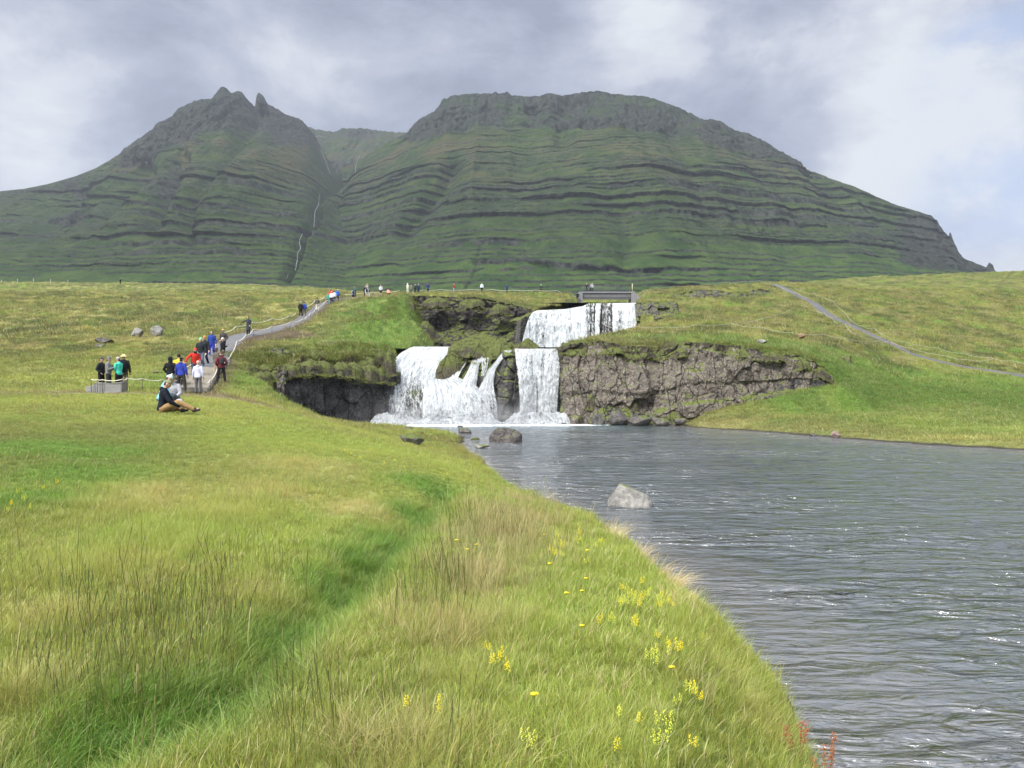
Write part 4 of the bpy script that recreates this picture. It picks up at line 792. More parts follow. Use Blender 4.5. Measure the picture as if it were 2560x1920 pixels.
def upper(levels_x, thin, seed, off=(.5, 1.0)):
    # follows the slanting lip: work in a px grid of its own
    a0, b0, a1, b1 = levels_x; Vs = []; Fs = []; At = []; Ed = []; base = 0
    for li, of in enumerate(off):
        nu = max(5, int((b1 - a1) * .55)); nv = 90; u = np.linspace(0, 1, nu); t = np.linspace(0, 1, nv)[:, None]
        k = np.sqrt(t); PX = (a0 + (a1 - a0) * k) * (1 - u) + (b0 + (b1 - b0) * k) * u; PX0 = a0 * (1 - u) + b0 * u + 0 * t
        PY = upt(PX0) * (1 - t) + 900 * t; Yd = upY(PX, PY) - of * np.minimum(1, .1 + 3 * t)
        um = (PX - 1300) * 100 / F; vm = t * 7.4 + 0 * um
        Yd = Yd - .28 * (fbm(um * 1.4 + li * 5, vm * .3, oct=3, seed=seed) + .5 * fbm(um * 3.5, vm * 1.3, oct=3, seed=seed + 1)) * np.minimum(1, 3 * t)
        X = (PX - CX) / F * Yd; Z = ZC - (PY - CY) * Yd / F; A = np.stack([X, Yd, Z], -1)
        A = np.concatenate([np.stack([np.stack([X[0], Yd[0] + j * .5, Z[0] + .02 * j], -1) for j in range(5, 0, -1)]), A]); nr = nv + 5
        ee = np.minimum(u, 1 - u)[None, :] * (b1 - a1) * .052 / .45 + 0 * t
        f = lambda q: np.concatenate([np.repeat(q[:1], 5, 0), q])
        Vs.append(A.reshape(-1, 3)); Fs.append(grid_faces(nr, nu)[:, ::-1] + base); base += nr * nu
        At.append(np.stack([f(um * .62) + li * 17 + seed, f(vm * .62) + li * 9, f(np.clip(thin(PX, t + 0 * PX, li), 0, 2))], -1).reshape(-1, 3)); Ed.append(np.clip(f(ee), 0, 1).reshape(-1))
    return np.concatenate(Vs), np.concatenate(Fs), np.concatenate(At), np.concatenate(Ed)
gA = lambda x, c, w: np.exp(-((x - c) / w) ** 2)
main = upper((1336, 1466, 1296, 1470), lambda x, t, li: .10 + .42 * gA(x, 1352, 16) * (t > .05) + .30 * gA(x, 1385, 5) + .25 * gA(x, 1425, 4) + .28 * gA(x, 1325, 5) + li * .22, 51)
th1 = upper((1462, 1476, 1458, 1476), cst(.50, .8), 52, (.5,)); th2 = upper((1488, 1506, 1484, 1498), cst(.12, .4), 53)
th3 = upper((1528, 1544, 1530, 1540), cst(.15, .4), 54); th4 = upper((1536, 1592, 1540, 1594), lambda x, t, li: .08 + .62 * gA(x, 1549, 7) * (t > .12) + li * .2, 55)
th5 = upper((1471, 1490, 1476, 1484), cst(.62), 56, (.4,)); th6 = upper((1506, 1530, 1504, 1530), cst(.78), 57, (.35,))
waterfall([main, th1, th2, th3, th4, th5, th6], [(WX(1298, 98), 98, 8.5, .5, .3, 1.6, 60, .045)], seed=4)

# churned white water heaped along the foot of the falls
def churn(line, wd, hgt, seed, zb=0.0, res=.07):
    L = np.array(line); lo, hi = L.min(0) - wd * 1.3, L.max(0) + wd * 1.3; x = np.arange(lo[0], hi[0], res); y = np.arange(lo[1], hi[1], res); YY, XX = np.meshgrid(y, x, indexing='ij')
    d = line_d(XX, YY, line) / wd; n = fbm(XX * 1.8, YY * 2.2, oct=4, seed=seed); z = zb + hgt * (np.exp(-d ** 2 * 2.2) * (1 + .9 * n) - .14) + .05 * fbm(XX * 6, YY * 6, oct=3, seed=seed + 1)
    f = grid_faces(len(y), len(x)); keep = (z.ravel()[f] > zb - .06).any(1) & (d.ravel()[f] < 1.2).all(1)
    fl = np.stack([XX * 1.6 + 3, YY * 1.6 + z * 3, .10 + .30 * d], -1).reshape(-1, 3)
    return np.stack([XX, YY, z], -1).reshape(-1, 3), f[keep], fl, np.clip(1.1 - d, 0, 1).ravel()
waterfall([churn([(-10.0, 58.2), (-6, 57.8), (-1.6, 58.1)], 1.15, .62, 5), churn([(.2, 58.5), (1.8, 58.2), (3.9, 58.5)], 1.1, .75, 8)], [(-5.5, 57.6, .35, 4.2, .5, .35, 500, .028), (2.0, 57.9, .4, 2.2, .5, .4, 300, .028)], seed=9)
# ------------------------------------------------------------------ the mountain
RIDGE = [(-900, 640), (-500, 560), (-200, 505), (0, 478), (60, 472), (120, 460), (190, 440), (240, 420), (300, 385), (310, 370), (350, 345), (383, 320), (390, 310), (430, 290), (445, 270), (478, 258), (485, 251), (530, 245), (546, 224), (552, 218), (558, 217), (567, 220), (577, 231), (598, 228), (606, 233), (616, 247), (634, 264), (639, 262), (640, 240), (645, 233), (652, 234), (661, 243), (670, 262), (690, 270), (710, 285), (740, 294), (757, 303), (772, 318), (786, 338), (800, 362), (815, 392), (832, 420), (852, 440)]
RIDGE_R = [(850, 420), (900, 400), (960, 362), (1000, 340), (1020, 328), (1035, 310), (1060, 290), (1085, 278), (1100, 262), (1105, 250), (1130, 240), (1165, 234), (1232, 233), (1240, 228), (1247, 233), (1262, 233), (1268, 230), (1275, 237), (1320, 241), (1345, 240), (1370, 234), (1385, 234), (1410, 239), (1450, 231), (1490, 227), (1510, 229), (1525, 234), (1560, 237), (1610, 240), (1650, 250), (1680, 262), (1700, 270), (1760, 300), (1775, 297), (1800, 302), (1830, 320), (1850, 330), (1870, 333), (1900, 347), (1930, 365), (1950, 380), (1990, 398), (2003, 404), (2010, 420), (2060, 440), (2140, 468), (2200, 495), (2240, 512), (2285, 525), (2330, 540), (2355, 570), (2366, 590), (2371, 596), (2374, 580), (2378, 585), (2382, 600), (2393, 625), (2400, 642), (2440, 658), (2466, 668), (2473, 656), (2482, 662), (2486, 674), (2500, 690), (2560, 705), (2900, 740), (3300, 760)]
def mat_mountain():
    m = bpy.data.materials.new("mountain_rock_and_turf"); m.use_nodes = True; nt = m.node_tree; g = G(nt); b = nt.nodes['Principled BSDF']
    tcn = N(nt, 'ShaderNodeTexCoord'); P = tcn.outputs['Object']; geo = N(nt, 'ShaderNodeNewGeometry'); nz = g.sep(geo.outputs['Normal'])[2]
    at_ = N(nt, 'ShaderNodeAttribute'); at_.attribute_name = 'mt'; rock, brown, dip = g.sep(at_.outputs['Color'])
    n1 = g.noise(P, .012, 6, .6); n2 = g.noise(P, .05, 7, .65, .4); n3 = g.noise(g.mapping(P, scale=(1, 1, .22)), .16, 5, .65); n4 = g.noise(P, .22, 5, .7)
    grass = g.mix(g.step(n2, .35, .65), (.017, .040, .013), (.050, .080, .023))
    grass = g.mix(g.math('MULTIPLY', g.step(g.math('ADD', g.math('MULTIPLY', n1, .6), g.math('MULTIPLY', n2, .4)), .44, .58), brown), grass, (.085, .075, .038))
    grass = g.mix(g.math('MULTIPLY', g.step(n4, .50, .72), .45), grass, (.085, .10, .038))
    grass = g.mix(g.math('MULTIPLY', dip, .8), grass, g.mix(g.step(n2, .35, .65), (.034, .080, .017), (.080, .135, .030)))
    rk = g.mix(g.step(n3, .36, .66), (.011, .015, .015), (.066, .067, .060)); rk = g.mix(g.math('MULTIPLY', g.step(n4, .48, .62), .5), rk, (.026, .052, .018))
    f = g.math('ADD', rock, g.math('ADD', g.math('MULTIPLY', g.math('SUBTRACT', n2, .5), .9), g.math('MULTIPLY', g.math('SUBTRACT', n3, .5), .5)))
    f = g.step(f, .40, .56)
    c = g.mix(f, grass, rk)
    g.lk(c, b.inputs['Base Color']); b.inputs['Roughness'].default_value = .95; b.inputs['Specular IOR Level'].default_value = .05
    nb = g.bump(n3, 7.0, 1.0); nb = g.bump(n4, 3.5, .9, nb); g.lk(nb, b.inputs['Normal']); return m
MM = mat_mountain(); MT = []
def build_mountain(ridge, Yr, Yfoot, pxs, seed, foot_py=757, gully=(), rockf=None, strata_amp=1.0, nv=460, name="mountain", dens=True):
    R_ = np.array(ridge, float); px = pxs
    rp = np.interp(px, R_[:, 0], R_[:, 1]); rp = rp + (3.0 * fbm(px * .11, px * 0, oct=4, seed=seed + 50) + 1.2 * fbm(px * .35, px * 0, oct=2, seed=seed + 51)) * sstep(px, 240, 330) * (1 - .6 * sstep(px, 2000, 2100)); yr = np.interp(px, *zip(*Yr)); yf = np.interp(px, *zip(*Yfoot))
    dpx = np.gradient(px).mean() if len(px) else 1; kw = np.exp(-(np.arange(-40, 41) * 1.7 / 26.0) ** 2); kw /= kw.sum(); rps = np.convolve(np.pad(rp, 40, mode='reflect', reflect_type='odd'), kw, 'valid'); zr = ZC - (rp - CY) * yr / F; zs_ = ZC - (rps - CY) * yr / F; zf = ZC - (foot_py - CY) * yf / F
    v = np.linspace(0, 1, nv)[:, None]
    # relief first at smooth parameter, heights rise evenly
    tv = sstep(v, .90, .995); Z = zf + ((zs_ * (1 - tv) + zr * tv) - zf) * v
    prof = np.where(v < .35, v * .35 * 1.45, .1776 * 0 + .35 * .35 * 1.45 + (v - .35) * (1 - .35 * .35 * 1.45) / .65)
    prof = v ** .92
    Y = yf + (yr - yf) * prof
    X = (px - CX) / F * Y
    hs = (1 - v) ** .5 * 1.0 * np.minimum(1, v * 6)                      # fades at ridge and foot
    # buttresses and gullies
    bt = fbm(X * .006, Z * .0035 + 3, oct=4, seed=seed); rd = 1 - np.abs(fbm(X * .010 + 7, Z * .002, oct=4, seed=seed + 1)) * 2
    push = (-34 * bt - 22 * (rd - .6)) * sstep(v, .02, .3) * sstep(1 - v, .0, .12); tp = 1 - sstep(px, 2050, 2300) * .85; push = push * tp; PY0 = CY - (Z - ZC) * F / Y
    for (line, wd, dep) in gully:                                        # lines in photo space laid on the slope
        PYv = CY - (Z - ZC) * F / Y
        dd = line_d(px + 0 * PYv, PYv, line); push = push + dep * np.exp(-(dd / wd) ** 2)
    # strata: benches of turf between low rock walls
    zs = Z + 3 * fbm(X * .004, Z * 0, oct=3, seed=seed + 2) - (X * .012)
    ph = zs / 14.0 + .9 * fbm(zs * .012, X * .0008, oct=2, seed=seed + 3); fr = ph - np.floor(ph); band = np.floor(ph)
    thick = .13 + .27 * hash3(band, band * 0, band * 0, seed) + .20 * fbm(X * .010, band * 7.1, oct=3, seed=seed + 4) + .26 * fbm(X * .035, band * 5.3, oct=4, seed=seed + 44)
    saw = np.where(fr < thick, -fr * (1 - thick) / np.maximum(thick, .05), -(1 - thick) + (fr - thick))    # wall then bench
    stra = strata_amp * (.30 + .70 * sstep(fbm(X * .006 + 3, band * 3.3, oct=4, seed=seed + 5), -.30, .25))
    ph2 = zs / 6.3 + .6 * fbm(zs * .03, X * .004, oct=2, seed=seed + 13); f2 = ph2 - np.floor(ph2); saw2 = np.where(f2 < .35, -f2 * 1.9, -.65 + (f2 - .35)) * sstep(fbm(X * .008, np.floor(ph2) * 2.7, oct=2, seed=seed + 14), -.3, .2) * (.35 + .65 * sstep(PY0, 380, 440))
    zone_ = .58 + .42 * sstep(PY0, 395, 440) * (1 - sstep(PY0, 585 + (px - 1300) * .01, 650)); zone_ = zone_ * (.55 + .45 * sstep(PY0, 380, 440)) if dens else .8 + 0 * PY0
    stra = stra * zone_
    rocky = np.where(fr < thick, 1.0, 0.0) * stra
    top = sstep(v, .72, .80)
    crag = (26 * fbm(X * .03, Z * .012, oct=6, seed=seed + 6, gain=.6) + 15 * (1 - np.abs(fbm(X * .06, Z * .02, oct=3, seed=seed + 8)) * 2) - 12) * (1 - .6 * sstep(px, 2100, 2300)) + 5 * fbm(X * .11, Z * .03, oct=4, seed=seed + 21)
    if rockf is not None:
        RF = rockf(px + 0 * Z, CY - (Z - ZC) * F / Y, v)
    else: RF = 0 * Z
    rk = np.clip(np.maximum(np.maximum(rocky, (f2 < .35) * 1.0 * (saw2 < -.02)) * .85 * (1 - .5 * sstep(fbm(X * .006, Z * .004, oct=3, seed=seed + 12), .0, .5)), RF), 0, 1)
    edge = np.minimum(1, (1 - v) * 14)
    Yn = Y + (push + saw * 11 * stra + saw2 * 8 * stra * (1 - RF) - crag * RF * 1.0 + 3.0 * fbm(X * .05, Z * .05, oct=4, seed=seed + 9)) * edge
    # keep the sight lines of the ridge, move along them so that the outline stays true
    k = Yn / Y; Xn = X; Zn = Z
    Zn = Z + 1.6 * fbm(X * .08, Z * .08, oct=3, seed=seed + 10) * edge * 1.0
    bk = [np.stack([X[-1] * (1 + .03 * j), Y[-1] + 40 * j, Z[-1] - 16 * j * j - 6 * j], -1) for j in range(1, 7)]
    A = np.concatenate([np.stack([Xn, Yn, Zn], -1), np.stack(bk)], 0)
    MT.append((np.stack([Xn, Yn, Zn], -1),))
    brown = np.clip(.22 + 1.0 * np.exp(-((PY0 - 385) / 55) ** 2) + .3 * fbm(X * .003, Z * .004, oct=3, seed=seed + 11), 0, 1)
    lush = np.clip(sstep(PY0, 560, 720) * .8 + .35 * fbm(X * .004, Z * .006, oct=3, seed=seed + 31) + .25 * sstep(px, 1300, 2100), 0, 1) if dens else 0 * Z; at_ = np.stack([rk, brown + 0 * Z, lush + 0 * Z], -1); at_ = np.concatenate([at_, np.repeat(at_[-1:], 6, 0)], 0)
    o = mesh_obj(name, A.reshape(-1, 3), grid_faces(A.shape[0], len(px)), MM, attrs={'mt': at_.reshape(-1, 3)}); return tag(o, kind='structure')
def gz(x, c, w): return np.exp(-((x - c) / w) ** 2)
def rock_left(px, py, v):
    d = 0.0 * px
    rim = np.interp(px, [0, 300, 480, 600, 700, 800], [545, 420, 335, 300, 325, 345])      # crags of the crest
    d = np.maximum(d, sstep(rim - py, -45, 20) * (.5 + .5 * sstep(px, 250, 420)))
    d = np.maximum(d, .9 * np.exp(-(((px - 720) / 95) ** 2 + ((py - 348) / 28) ** 2)))
    d = np.maximum(d, .75 * np.exp(-(((px - 420) / 60) ** 2 + ((py - 500) / 60) ** 2)))
    d = np.maximum(d, .85 * np.exp(-(((px - 140) / 110) ** 2 + ((py - 540) / 35) ** 2)))
    d = np.maximum(d, .5 * np.exp(-(((px - 360) / 50) ** 2 + ((py - 450) / 30) ** 2)))
    d = np.maximum(d, .7 * np.exp(-(((px - 120) / 150) ** 2 + ((py - 610) / 14) ** 2)))
    d = np.maximum(d, .55 * sstep(fbm(px * .016, py * .022, oct=5, seed=320), .12, .38) * (py < 560)); return d * (.62 + .38 * sstep(fbm(px * .012, py * .02, oct=4, seed=300), -.3, .3))
def rock_right(px, py, v):
    line = np.interp(px, [1000, 1050, 1130, 1230, 1330, 1450, 1560, 1700, 1800, 1900, 2010], [345, 352, 322, 312, 310, 318, 335, 350, 375, 398, 414])
    d = sstep(line - py, -8, 6) * (.48 + .52 * sstep(fbm(px * .014, py * .035, oct=4, seed=311), -.3, .25))
    gr = np.exp(-(((px - 1300) / 26) ** 2 + ((py - 292) / 14) ** 2)); d = d * (1 - gr)
    line2 = np.interp(px, [1950, 2100, 2250, 2350, 2480], [640, 630, 570, 600, 665])
    d = np.maximum(d, .75 * sstep(px, 2150, 2300) * sstep(py, 525, 555) * (1 - sstep(py, 650 + (px - 2200) * .06, 690 + (px - 2200) * .06)))
    d = np.maximum(d, .45 * sstep(px, 1500, 1750) * np.exp(-((py - (530 + (px - 1700) * .10)) / 42) ** 2))
    d = np.maximum(d, .9 * np.exp(-((py - np.interp(px, [900, 1150, 1300, 1450, 1700], [690, 662, 652, 668, 680])) / 7.0) ** 2) * sstep(px, 1160, 1200) * (1 - sstep(px, 1600, 1720)))
    return d
# the saddle and the hidden top behind the two summits
sadd = [(690, 330), (740, 312), (770, 318), (800, 326), (830, 330), (860, 321), (905, 320), (950, 327), (1000, 331), (1040, 332), (1100, 340)]
build_mountain(sadd, [(700, 1720), (1100, 1720)], [(700, 1180), (1100, 1180)], np.arange(690, 1110, 1.6), 401, foot_py=520, nv=140, strata_amp=.4, dens=False,
               rockf=lambda px, py, v: np.maximum(.8 * np.exp(-(((px - 900) / 36) ** 2 + ((py - 335) / 9) ** 2)), .9 * sstep(py, 398, 412)) + .42)
G1 = [(880, 395), (862, 440), (840, 470), (800, 495), (788, 560), (760, 590), (745, 640), (712, 700)]
build_mountain(RIDGE + [(880, 452), (930, 462), (1000, 480), (1100, 520), (1160, 560), (1250, 640), (1400, 745)], [(-900, 900), (-200, 1120), (0, 1160), (560, 1260), (800, 1390), (870, 1400), (930, 1240), (1000, 1130), (1100, 1060), (1250, 900), (1400, 700)], [(-900, 500), (0, 560), (600, 600), (850, 610), (1400, 600)],
               np.concatenate([np.arange(-880, -20, 8), np.arange(-20, 1390, 1.7)]), 402, gully=[(G1, 11, 30), ([(385, 560), (420, 480), (450, 400)], 24, 48), ([(250, 560), (310, 480), (350, 420)], 26, 42), ([(640, 270), (600, 340), (560, 400)], 22, 30), ([(120, 560), (180, 500)], 40, 34), ([(560, 420), (480, 520), (470, 600)], 18, 25)], rockf=rock_left)
build_mountain(RIDGE_R, [(850, 1380), (930, 1300), (1050, 1230), (1250, 1180), (1800, 1150), (2300, 1120), (3300, 900)], [(850, 620), (1500, 600), (2500, 640), (3300, 640)],
               np.concatenate([np.arange(852, 2620, 1.75), np.arange(2620, 3290, 8)]), 403, gully=[(G1, 12, 30), ([(1128, 410), (1110, 450), (1062, 520), (1015, 580)], 20, 34), ([(1560, 540), (1580, 600), (1570, 660)], 26, 12), ([(1840, 500), (1900, 580), (1980, 640)], 30, 14), ([(1420, 250), (1400, 300), (1410, 345)], 22, 26), ([(1700, 280), (1690, 330)], 24, 22), ([(1296, 340), (1284, 400), (1292, 470), (1276, 540)], 18, 2), ([(1200, 620), (1190, 680), (1160, 730)], 5, 4)], rockf=rock_right)
# ------------------------------------------------------------------ grass
def mat_blade():
    m = bpy.data.materials.new("grass_blades"); m.use_nodes = True; nt = m.node_tree; g = G(nt); nt.nodes.clear()
    a = N(nt, 'ShaderNodeAttribute'); a.attribute_type = 'INSTANCER'; a.attribute_name = 'col'
    b = N(nt, 'ShaderNodeAttribute'); b.attribute_name = 'bl'; tip, rnd, kind = g.sep(b.outputs['Color'])
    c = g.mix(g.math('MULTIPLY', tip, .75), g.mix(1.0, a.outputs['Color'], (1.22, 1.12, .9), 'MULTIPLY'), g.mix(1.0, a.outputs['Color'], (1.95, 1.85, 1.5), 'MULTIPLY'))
    c = g.mix(1.0, c, g.mix(rnd, (.72, .78, .7), (1.30, 1.22, 1.3)), 'MULTIPLY')
    c = g.mix(g.step(rnd, .91, .95), c, (.46, .40, .19))
    c = g.mix(g.math('MULTIPLY', kind, g.step(tip, .80, .86)), c, (.075, .045, .022))     # brown seed heads of the rushes
    d = N(nt, 'ShaderNodeBsdfDiffuse'); t = N(nt, 'ShaderNodeBsdfTranslucent'); g.lk(c, d.inputs[0]); g.lk(c, t.inputs[0])
    gl = N(nt, 'ShaderNodeBsdfGlossy'); gl.inputs['Roughness'].default_value = .45; gl.inputs[0].default_value = (.8, .8, .8, 1)
    mx = N(nt, 'ShaderNodeMixShader'); mx.inputs[0].default_value = .35; g.lk(d.outputs[0], mx.inputs[1]); g.lk(t.outputs[0], mx.inputs[2])
    m2 = N(nt, 'ShaderNodeMixShader'); m2.inputs[0].default_value = .04; g.lk(mx.outputs[0], m2.inputs[1]); g.lk(gl.outputs[0], m2.inputs[2])
    o = N(nt, 'ShaderNodeOutputMaterial'); g.lk(m2.outputs[0], o.inputs[0]); return m
MB_ = mat_blade()
def tuft(n, h, spread, width, lean, seed, rush=0.0, curl=.5, bias=(0, 0), segs=4):
    r = np.random.default_rng(seed); V = []; Fq = []; B = []
    for k in range(n):
        a = r.uniform(0, 2 * math.pi); rad = spread * math.sqrt(r.random()); x0, y0 = rad * math.cos(a), rad * math.sin(a)
        hh = h * r.uniform(.45, 1.1); la = a + r.normal() * .7; ln = lean * r.uniform(.2, 1.2) * hh
        dx, dy = math.cos(la) * ln + bias[0] * hh, math.sin(la) * ln + bias[1] * hh; fa = r.uniform(0, math.pi); wx, wy = math.cos(fa), math.sin(fa)
        wd = width * r.uniform(.6, 1.3); b0 = len(V); rn = r.random()
        for s in range(segs + 1):
            t = s / segs; c = t ** (1 + curl * 2); x = x0 + dx * c; y = y0 + dy * c; z = hh * (t - curl * .35 * t * t * min(1.3, math.hypot(dx, dy) / hh)) - .02
            ww = wd * ((1 - t) ** .6 if rush < .5 else (1.0 if t < .8 else (1.5 if t < .9 else .4))) * .5
            if s == segs and rush < .5: ww = wd * .06
            V += [(x - wx * ww, y - wy * ww, z), (x + wx * ww, y + wy * ww, z)]; B += [(t, rn, rush)] * 2
        for s in range(segs): q = b0 + 2 * s; Fq.append((q, q + 1, q + 3, q + 2))
    me = bpy.data.meshes.new("blades"); me.from_pydata(V, [], Fq); a = me.attributes.new('bl', 'FLOAT_COLOR', 'POINT')
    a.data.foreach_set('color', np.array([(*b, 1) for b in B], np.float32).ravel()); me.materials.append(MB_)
    me.polygons.foreach_set('use_smooth', np.ones(len(me.polygons), bool)); me.update()
    return bpy.data.objects.new("blades", me)
def scatter(name, protos, P, rotz, scale, col, idx, tilt=None):
    me = bpy.data.meshes.new(name); me.vertices.add(len(P)); me.vertices.foreach_set('co', P.astype(np.float32).ravel())
    for nm, ty, v in (('sc', 'FLOAT', scale), ('ix', 'INT', idx)):
        at_ = me.attributes.new(nm, ty, 'POINT'); at_.data.foreach_set('value', np.asarray(v, np.int32 if ty == 'INT' else np.float32))
    at_ = me.attributes.new('rt', 'FLOAT_VECTOR', 'POINT'); rt = np.zeros((len(P), 3), np.float32); rt[:, 2] = rotz
    if tilt is not None: rt[:, :2] = tilt
    at_.data.foreach_set('vector', rt.ravel())
    at_ = me.attributes.new('col', 'FLOAT_COLOR', 'POINT'); at_.data.foreach_set('color', np.concatenate([col, np.ones((len(P), 1))], 1).astype(np.float32).ravel())
    o = bpy.data.objects.new(name, me); COL.objects.link(o)
    ng = bpy.data.node_groups.new(name, 'GeometryNodeTree'); ng.interface.new_socket('Geometry', in_out='INPUT', socket_type='NodeSocketGeometry'); ng.interface.new_socket('Geometry', in_out='OUTPUT', socket_type='NodeSocketGeometry')
    gi = ng.nodes.new('NodeGroupInput'); go = ng.nodes.new('NodeGroupOutput')
    jn = ng.nodes.new('GeometryNodeGeometryToInstance')
    for p in protos:
        oi = ng.nodes.new('GeometryNodeObjectInfo'); oi.inputs[0].default_value = p; oi.inputs['As Instance'].default_value = True
        ng.links.new(oi.outputs['Geometry'], jn.inputs[0])
    ip = ng.nodes.new('GeometryNodeInstanceOnPoints'); ip.inputs['Pick Instance'].default_value = True
    def na(nm, ty):
        n = ng.nodes.new('GeometryNodeInputNamedAttribute'); n.data_type = ty; n.inputs[0].default_value = nm; return [s for s in n.outputs if s.enabled][0]
    # several objects: join them as instances
    ng.nodes.remove(jn); jg = ng.nodes.new('GeometryNodeJoinGeometry')
    for n in [n for n in ng.nodes if n.bl_idname == 'GeometryNodeObjectInfo'][::-1]: ng.links.new(n.outputs['Geometry'], jg.inputs[0])
    ng.links.new(gi.outputs[0], ip.inputs['Points']); ng.links.new(jg.outputs[0], ip.inputs['Instance'])
    ng.links.new(na('ix', 'INT'), ip.inputs['Instance Index']); ng.links.new(na('rt', 'FLOAT_VECTOR'), ip.inputs['Rotation']); ng.links.new(na('sc', 'FLOAT'), ip.inputs['Scale'])
    ng.links.new(ip.outputs[0], go.inputs[0])
    md = o.modifiers.new("scatter", 'NODES'); md.node_group = ng
    return o
# 0-2 meadow, 3-4 long lush, 5-6 dry, 7-8 rushes, 9-10 broad far tufts, 11 pale plumes
PROTO = [tuft(26, .15, .075, .0042, .50, 1), tuft(30, .12, .085, .0042, .65, 2), tuft(15, .17, .08, .0085, .55, 3),
         tuft(34, .31, .09, .0046, .75, 4, curl=.9, segs=6), tuft(30, .26, .10, .0048, .9, 5, curl=1.0, segs=6),
         tuft(30, .24, .10, .0034, .9, 6, curl=.8), tuft(26, .34, .10, .0036, .5, 7),
         tuft(7, .50, .14, .0042, .14, 8, rush=1.0, curl=.2, segs=10), tuft(5, .42, .16, .0040, .12, 9, rush=1.0, curl=.2, segs=10),
         tuft(18, .16, .16, .016, .7, 10, segs=2), tuft(16, .12, .18, .018, .9, 11, segs=2),
         tuft(70, .46, .10, .0060, .55, 12, curl=.8, segs=6, bias=(.35, -.05))]
def scatter_grass():
    r = np.random.default_rng(42); Ps = []; Cs = []; Ix = []; Sc = []
    def add(X, Y, kinds, sc, cj=.12, colf=None, lift=0.0):
        Z = height(X, Y); ok = Z > .07; X, Y, Z = X[ok], Y[ok], Z[ok]
        n = len(X); c = ground_col(X, Y) if colf is None else np.tile(colf, (n, 1))
        c = c * (1 + cj * r.normal(size=(n, 1))) * (1 + .06 * r.normal(size=(n, 3)))
        Ps.append(np.stack([X, Y, Z + lift], -1)); Cs.append(np.clip(c, .01, .8)); Ix.append(kinds(X, Y, n) if callable(kinds) else r.choice(kinds, n)); s = sc(X, Y, n) if callable(sc) else sc * r.uniform(.7, 1.3, n); Sc.append(s)
    def band(y0, y1, dens, kinds, sc, pxl=-260, pxr=2820, **kw):
        ar = .5 * (y1 ** 2 - y0 ** 2) * (pxr - pxl) / F; n = int(ar * dens)
        Y = np.sqrt(r.uniform(y0 ** 2, y1 ** 2, n)); X = (r.uniform(pxl, pxr, n) - CX) / F * Y
        keep = r.random(n) < bare(X, Y); add(X[keep], Y[keep], kinds, sc, **kw)
    def kin(X, Y, n):
        k = r.choice([0, 1, 2], n)
        lz = zone(X, Y, LUSHP[:7]) + np.exp(-(line_d(X, Y, DITCH) / .36) ** 2) * 1.0; tz = zone(X, Y, TANP)
        k = np.where(r.random(n) < np.clip(lz * 1.0 - .2, 0, .75), r.choice([3, 4], n), k)
        k = np.where((r.random(n) < np.clip(tz, 0, .9) * .7), r.choice([5, 5, 6], n), k); return k
    def ksc(X, Y, n):
        nn = .85 + .35 * fbm(X * .9, Y * .9, oct=3, seed=501) + .25 * sstep(X, -1, 1) * (Y < 14)
        return nn * r.uniform(.7, 1.25, n) * .66 * (1 - .25 * sstep(Y, 8, 20))
    band(2.6, 9.5, 620, kin, ksc, pxl=-420, pxr=2500)
    band(9.5, 20, 230, kin, ksc, pxl=-300, pxr=2100)
    band(20, 34, 60, lambda X, Y, n: r.choice([0, 1, 2, 9], n), lambda X, Y, n: r.uniform(.8, 1.4, n) * .62)
    band(34, 64, 17, [9, 10, 9, 0], lambda X, Y, n: r.uniform(.8, 1.9, n) * .95)
    band(64, 150, 2.6, [9, 10], lambda X, Y, n: r.uniform(1.2, 2.6, n) * 1.25)
    # rushes and dry stands
    def clump(px, py, n, rx, ry, kinds, sc, col=None, **kw):
        x, y = at(px, py); X = x + r.normal(size=n) * rx; Y = y + r.normal(size=n) * ry
        ok = poly_sd(X, Y, POOL) > .12; add(X[ok], Y[ok], kinds, sc, colf=col, **kw)
    RG = np.array([.11, .14, .045]); RB = np.array([.15, .115, .05])
    for (px, py, n, rx, ry) in ((100, 1640, 26, .5, .6), (260, 1600, 30, .5, .5), (60, 1760, 16, .3, .3), (330, 1720, 34, .32, .28), (420, 1690, 34, .3, .3), (500, 1620, 30, .35, .35), (600, 1560, 30, .35, .4), (240, 1540, 22, .7, .5), (560, 1440, 16, .5, .5), (100, 1480, 16, .6, .5), (780, 1470, 7, .25, .3), (700, 1860, 14, .35, .2), (830, 1800, 8, .3, .2), (900, 1900, 6, .3, .2), (390, 1500, 14, .6, .5)):
        clump(px, py, n, rx, ry, [7, 8], .78, RG)
    for (px, py, n, rx, ry) in ((1085, 1500, 14, .14, .35), (1060, 1540, 8, .12, .2), (1120, 1440, 12, .16, .3), (1150, 1330, 22, .25, .5)): clump(px, py, n, rx, ry, [7, 8], .9, RG * .9)
    for (px, py, n, rx, ry, s) in ((1250, 1380, 120, .42, .75, .95), (1300, 1320, 100, .4, .8, .95), (1200, 1450, 50, .3, .4, .85), (1340, 1270, 70, .5, 1.2, .9), (1180, 1270, 20, .4, .8, .8)):
        clump(px, py, n, rx, ry, [6, 6, 6, 5, 7], s, np.array([.30, .29, .155]))
    for (px, py, n, rx, ry) in ((1120, 1590, 40, .25, .25), (1040, 1890, 36, .18, .12), (1180, 1560, 34, .2, .3)): clump(px, py, n, rx, ry, [5, 6], .8, np.array([.33, .31, .16]))
    for (cx_, cy_, n_, sx_, sy_, sc_) in ((1.80, 11.2, 20, .12, .26, .72), (2.10, 10.2, 16, .07, .16, .78), (1.55, 12.0, 16, .10, .3, .5), (2.2, 9.6, 7, .05, .2, .45)): add(cx_ + r.normal(size=n_) * sx_, cy_ + r.normal(size=n_) * sy_, [11], sc_, colf=np.array([.46, .41, .27]))
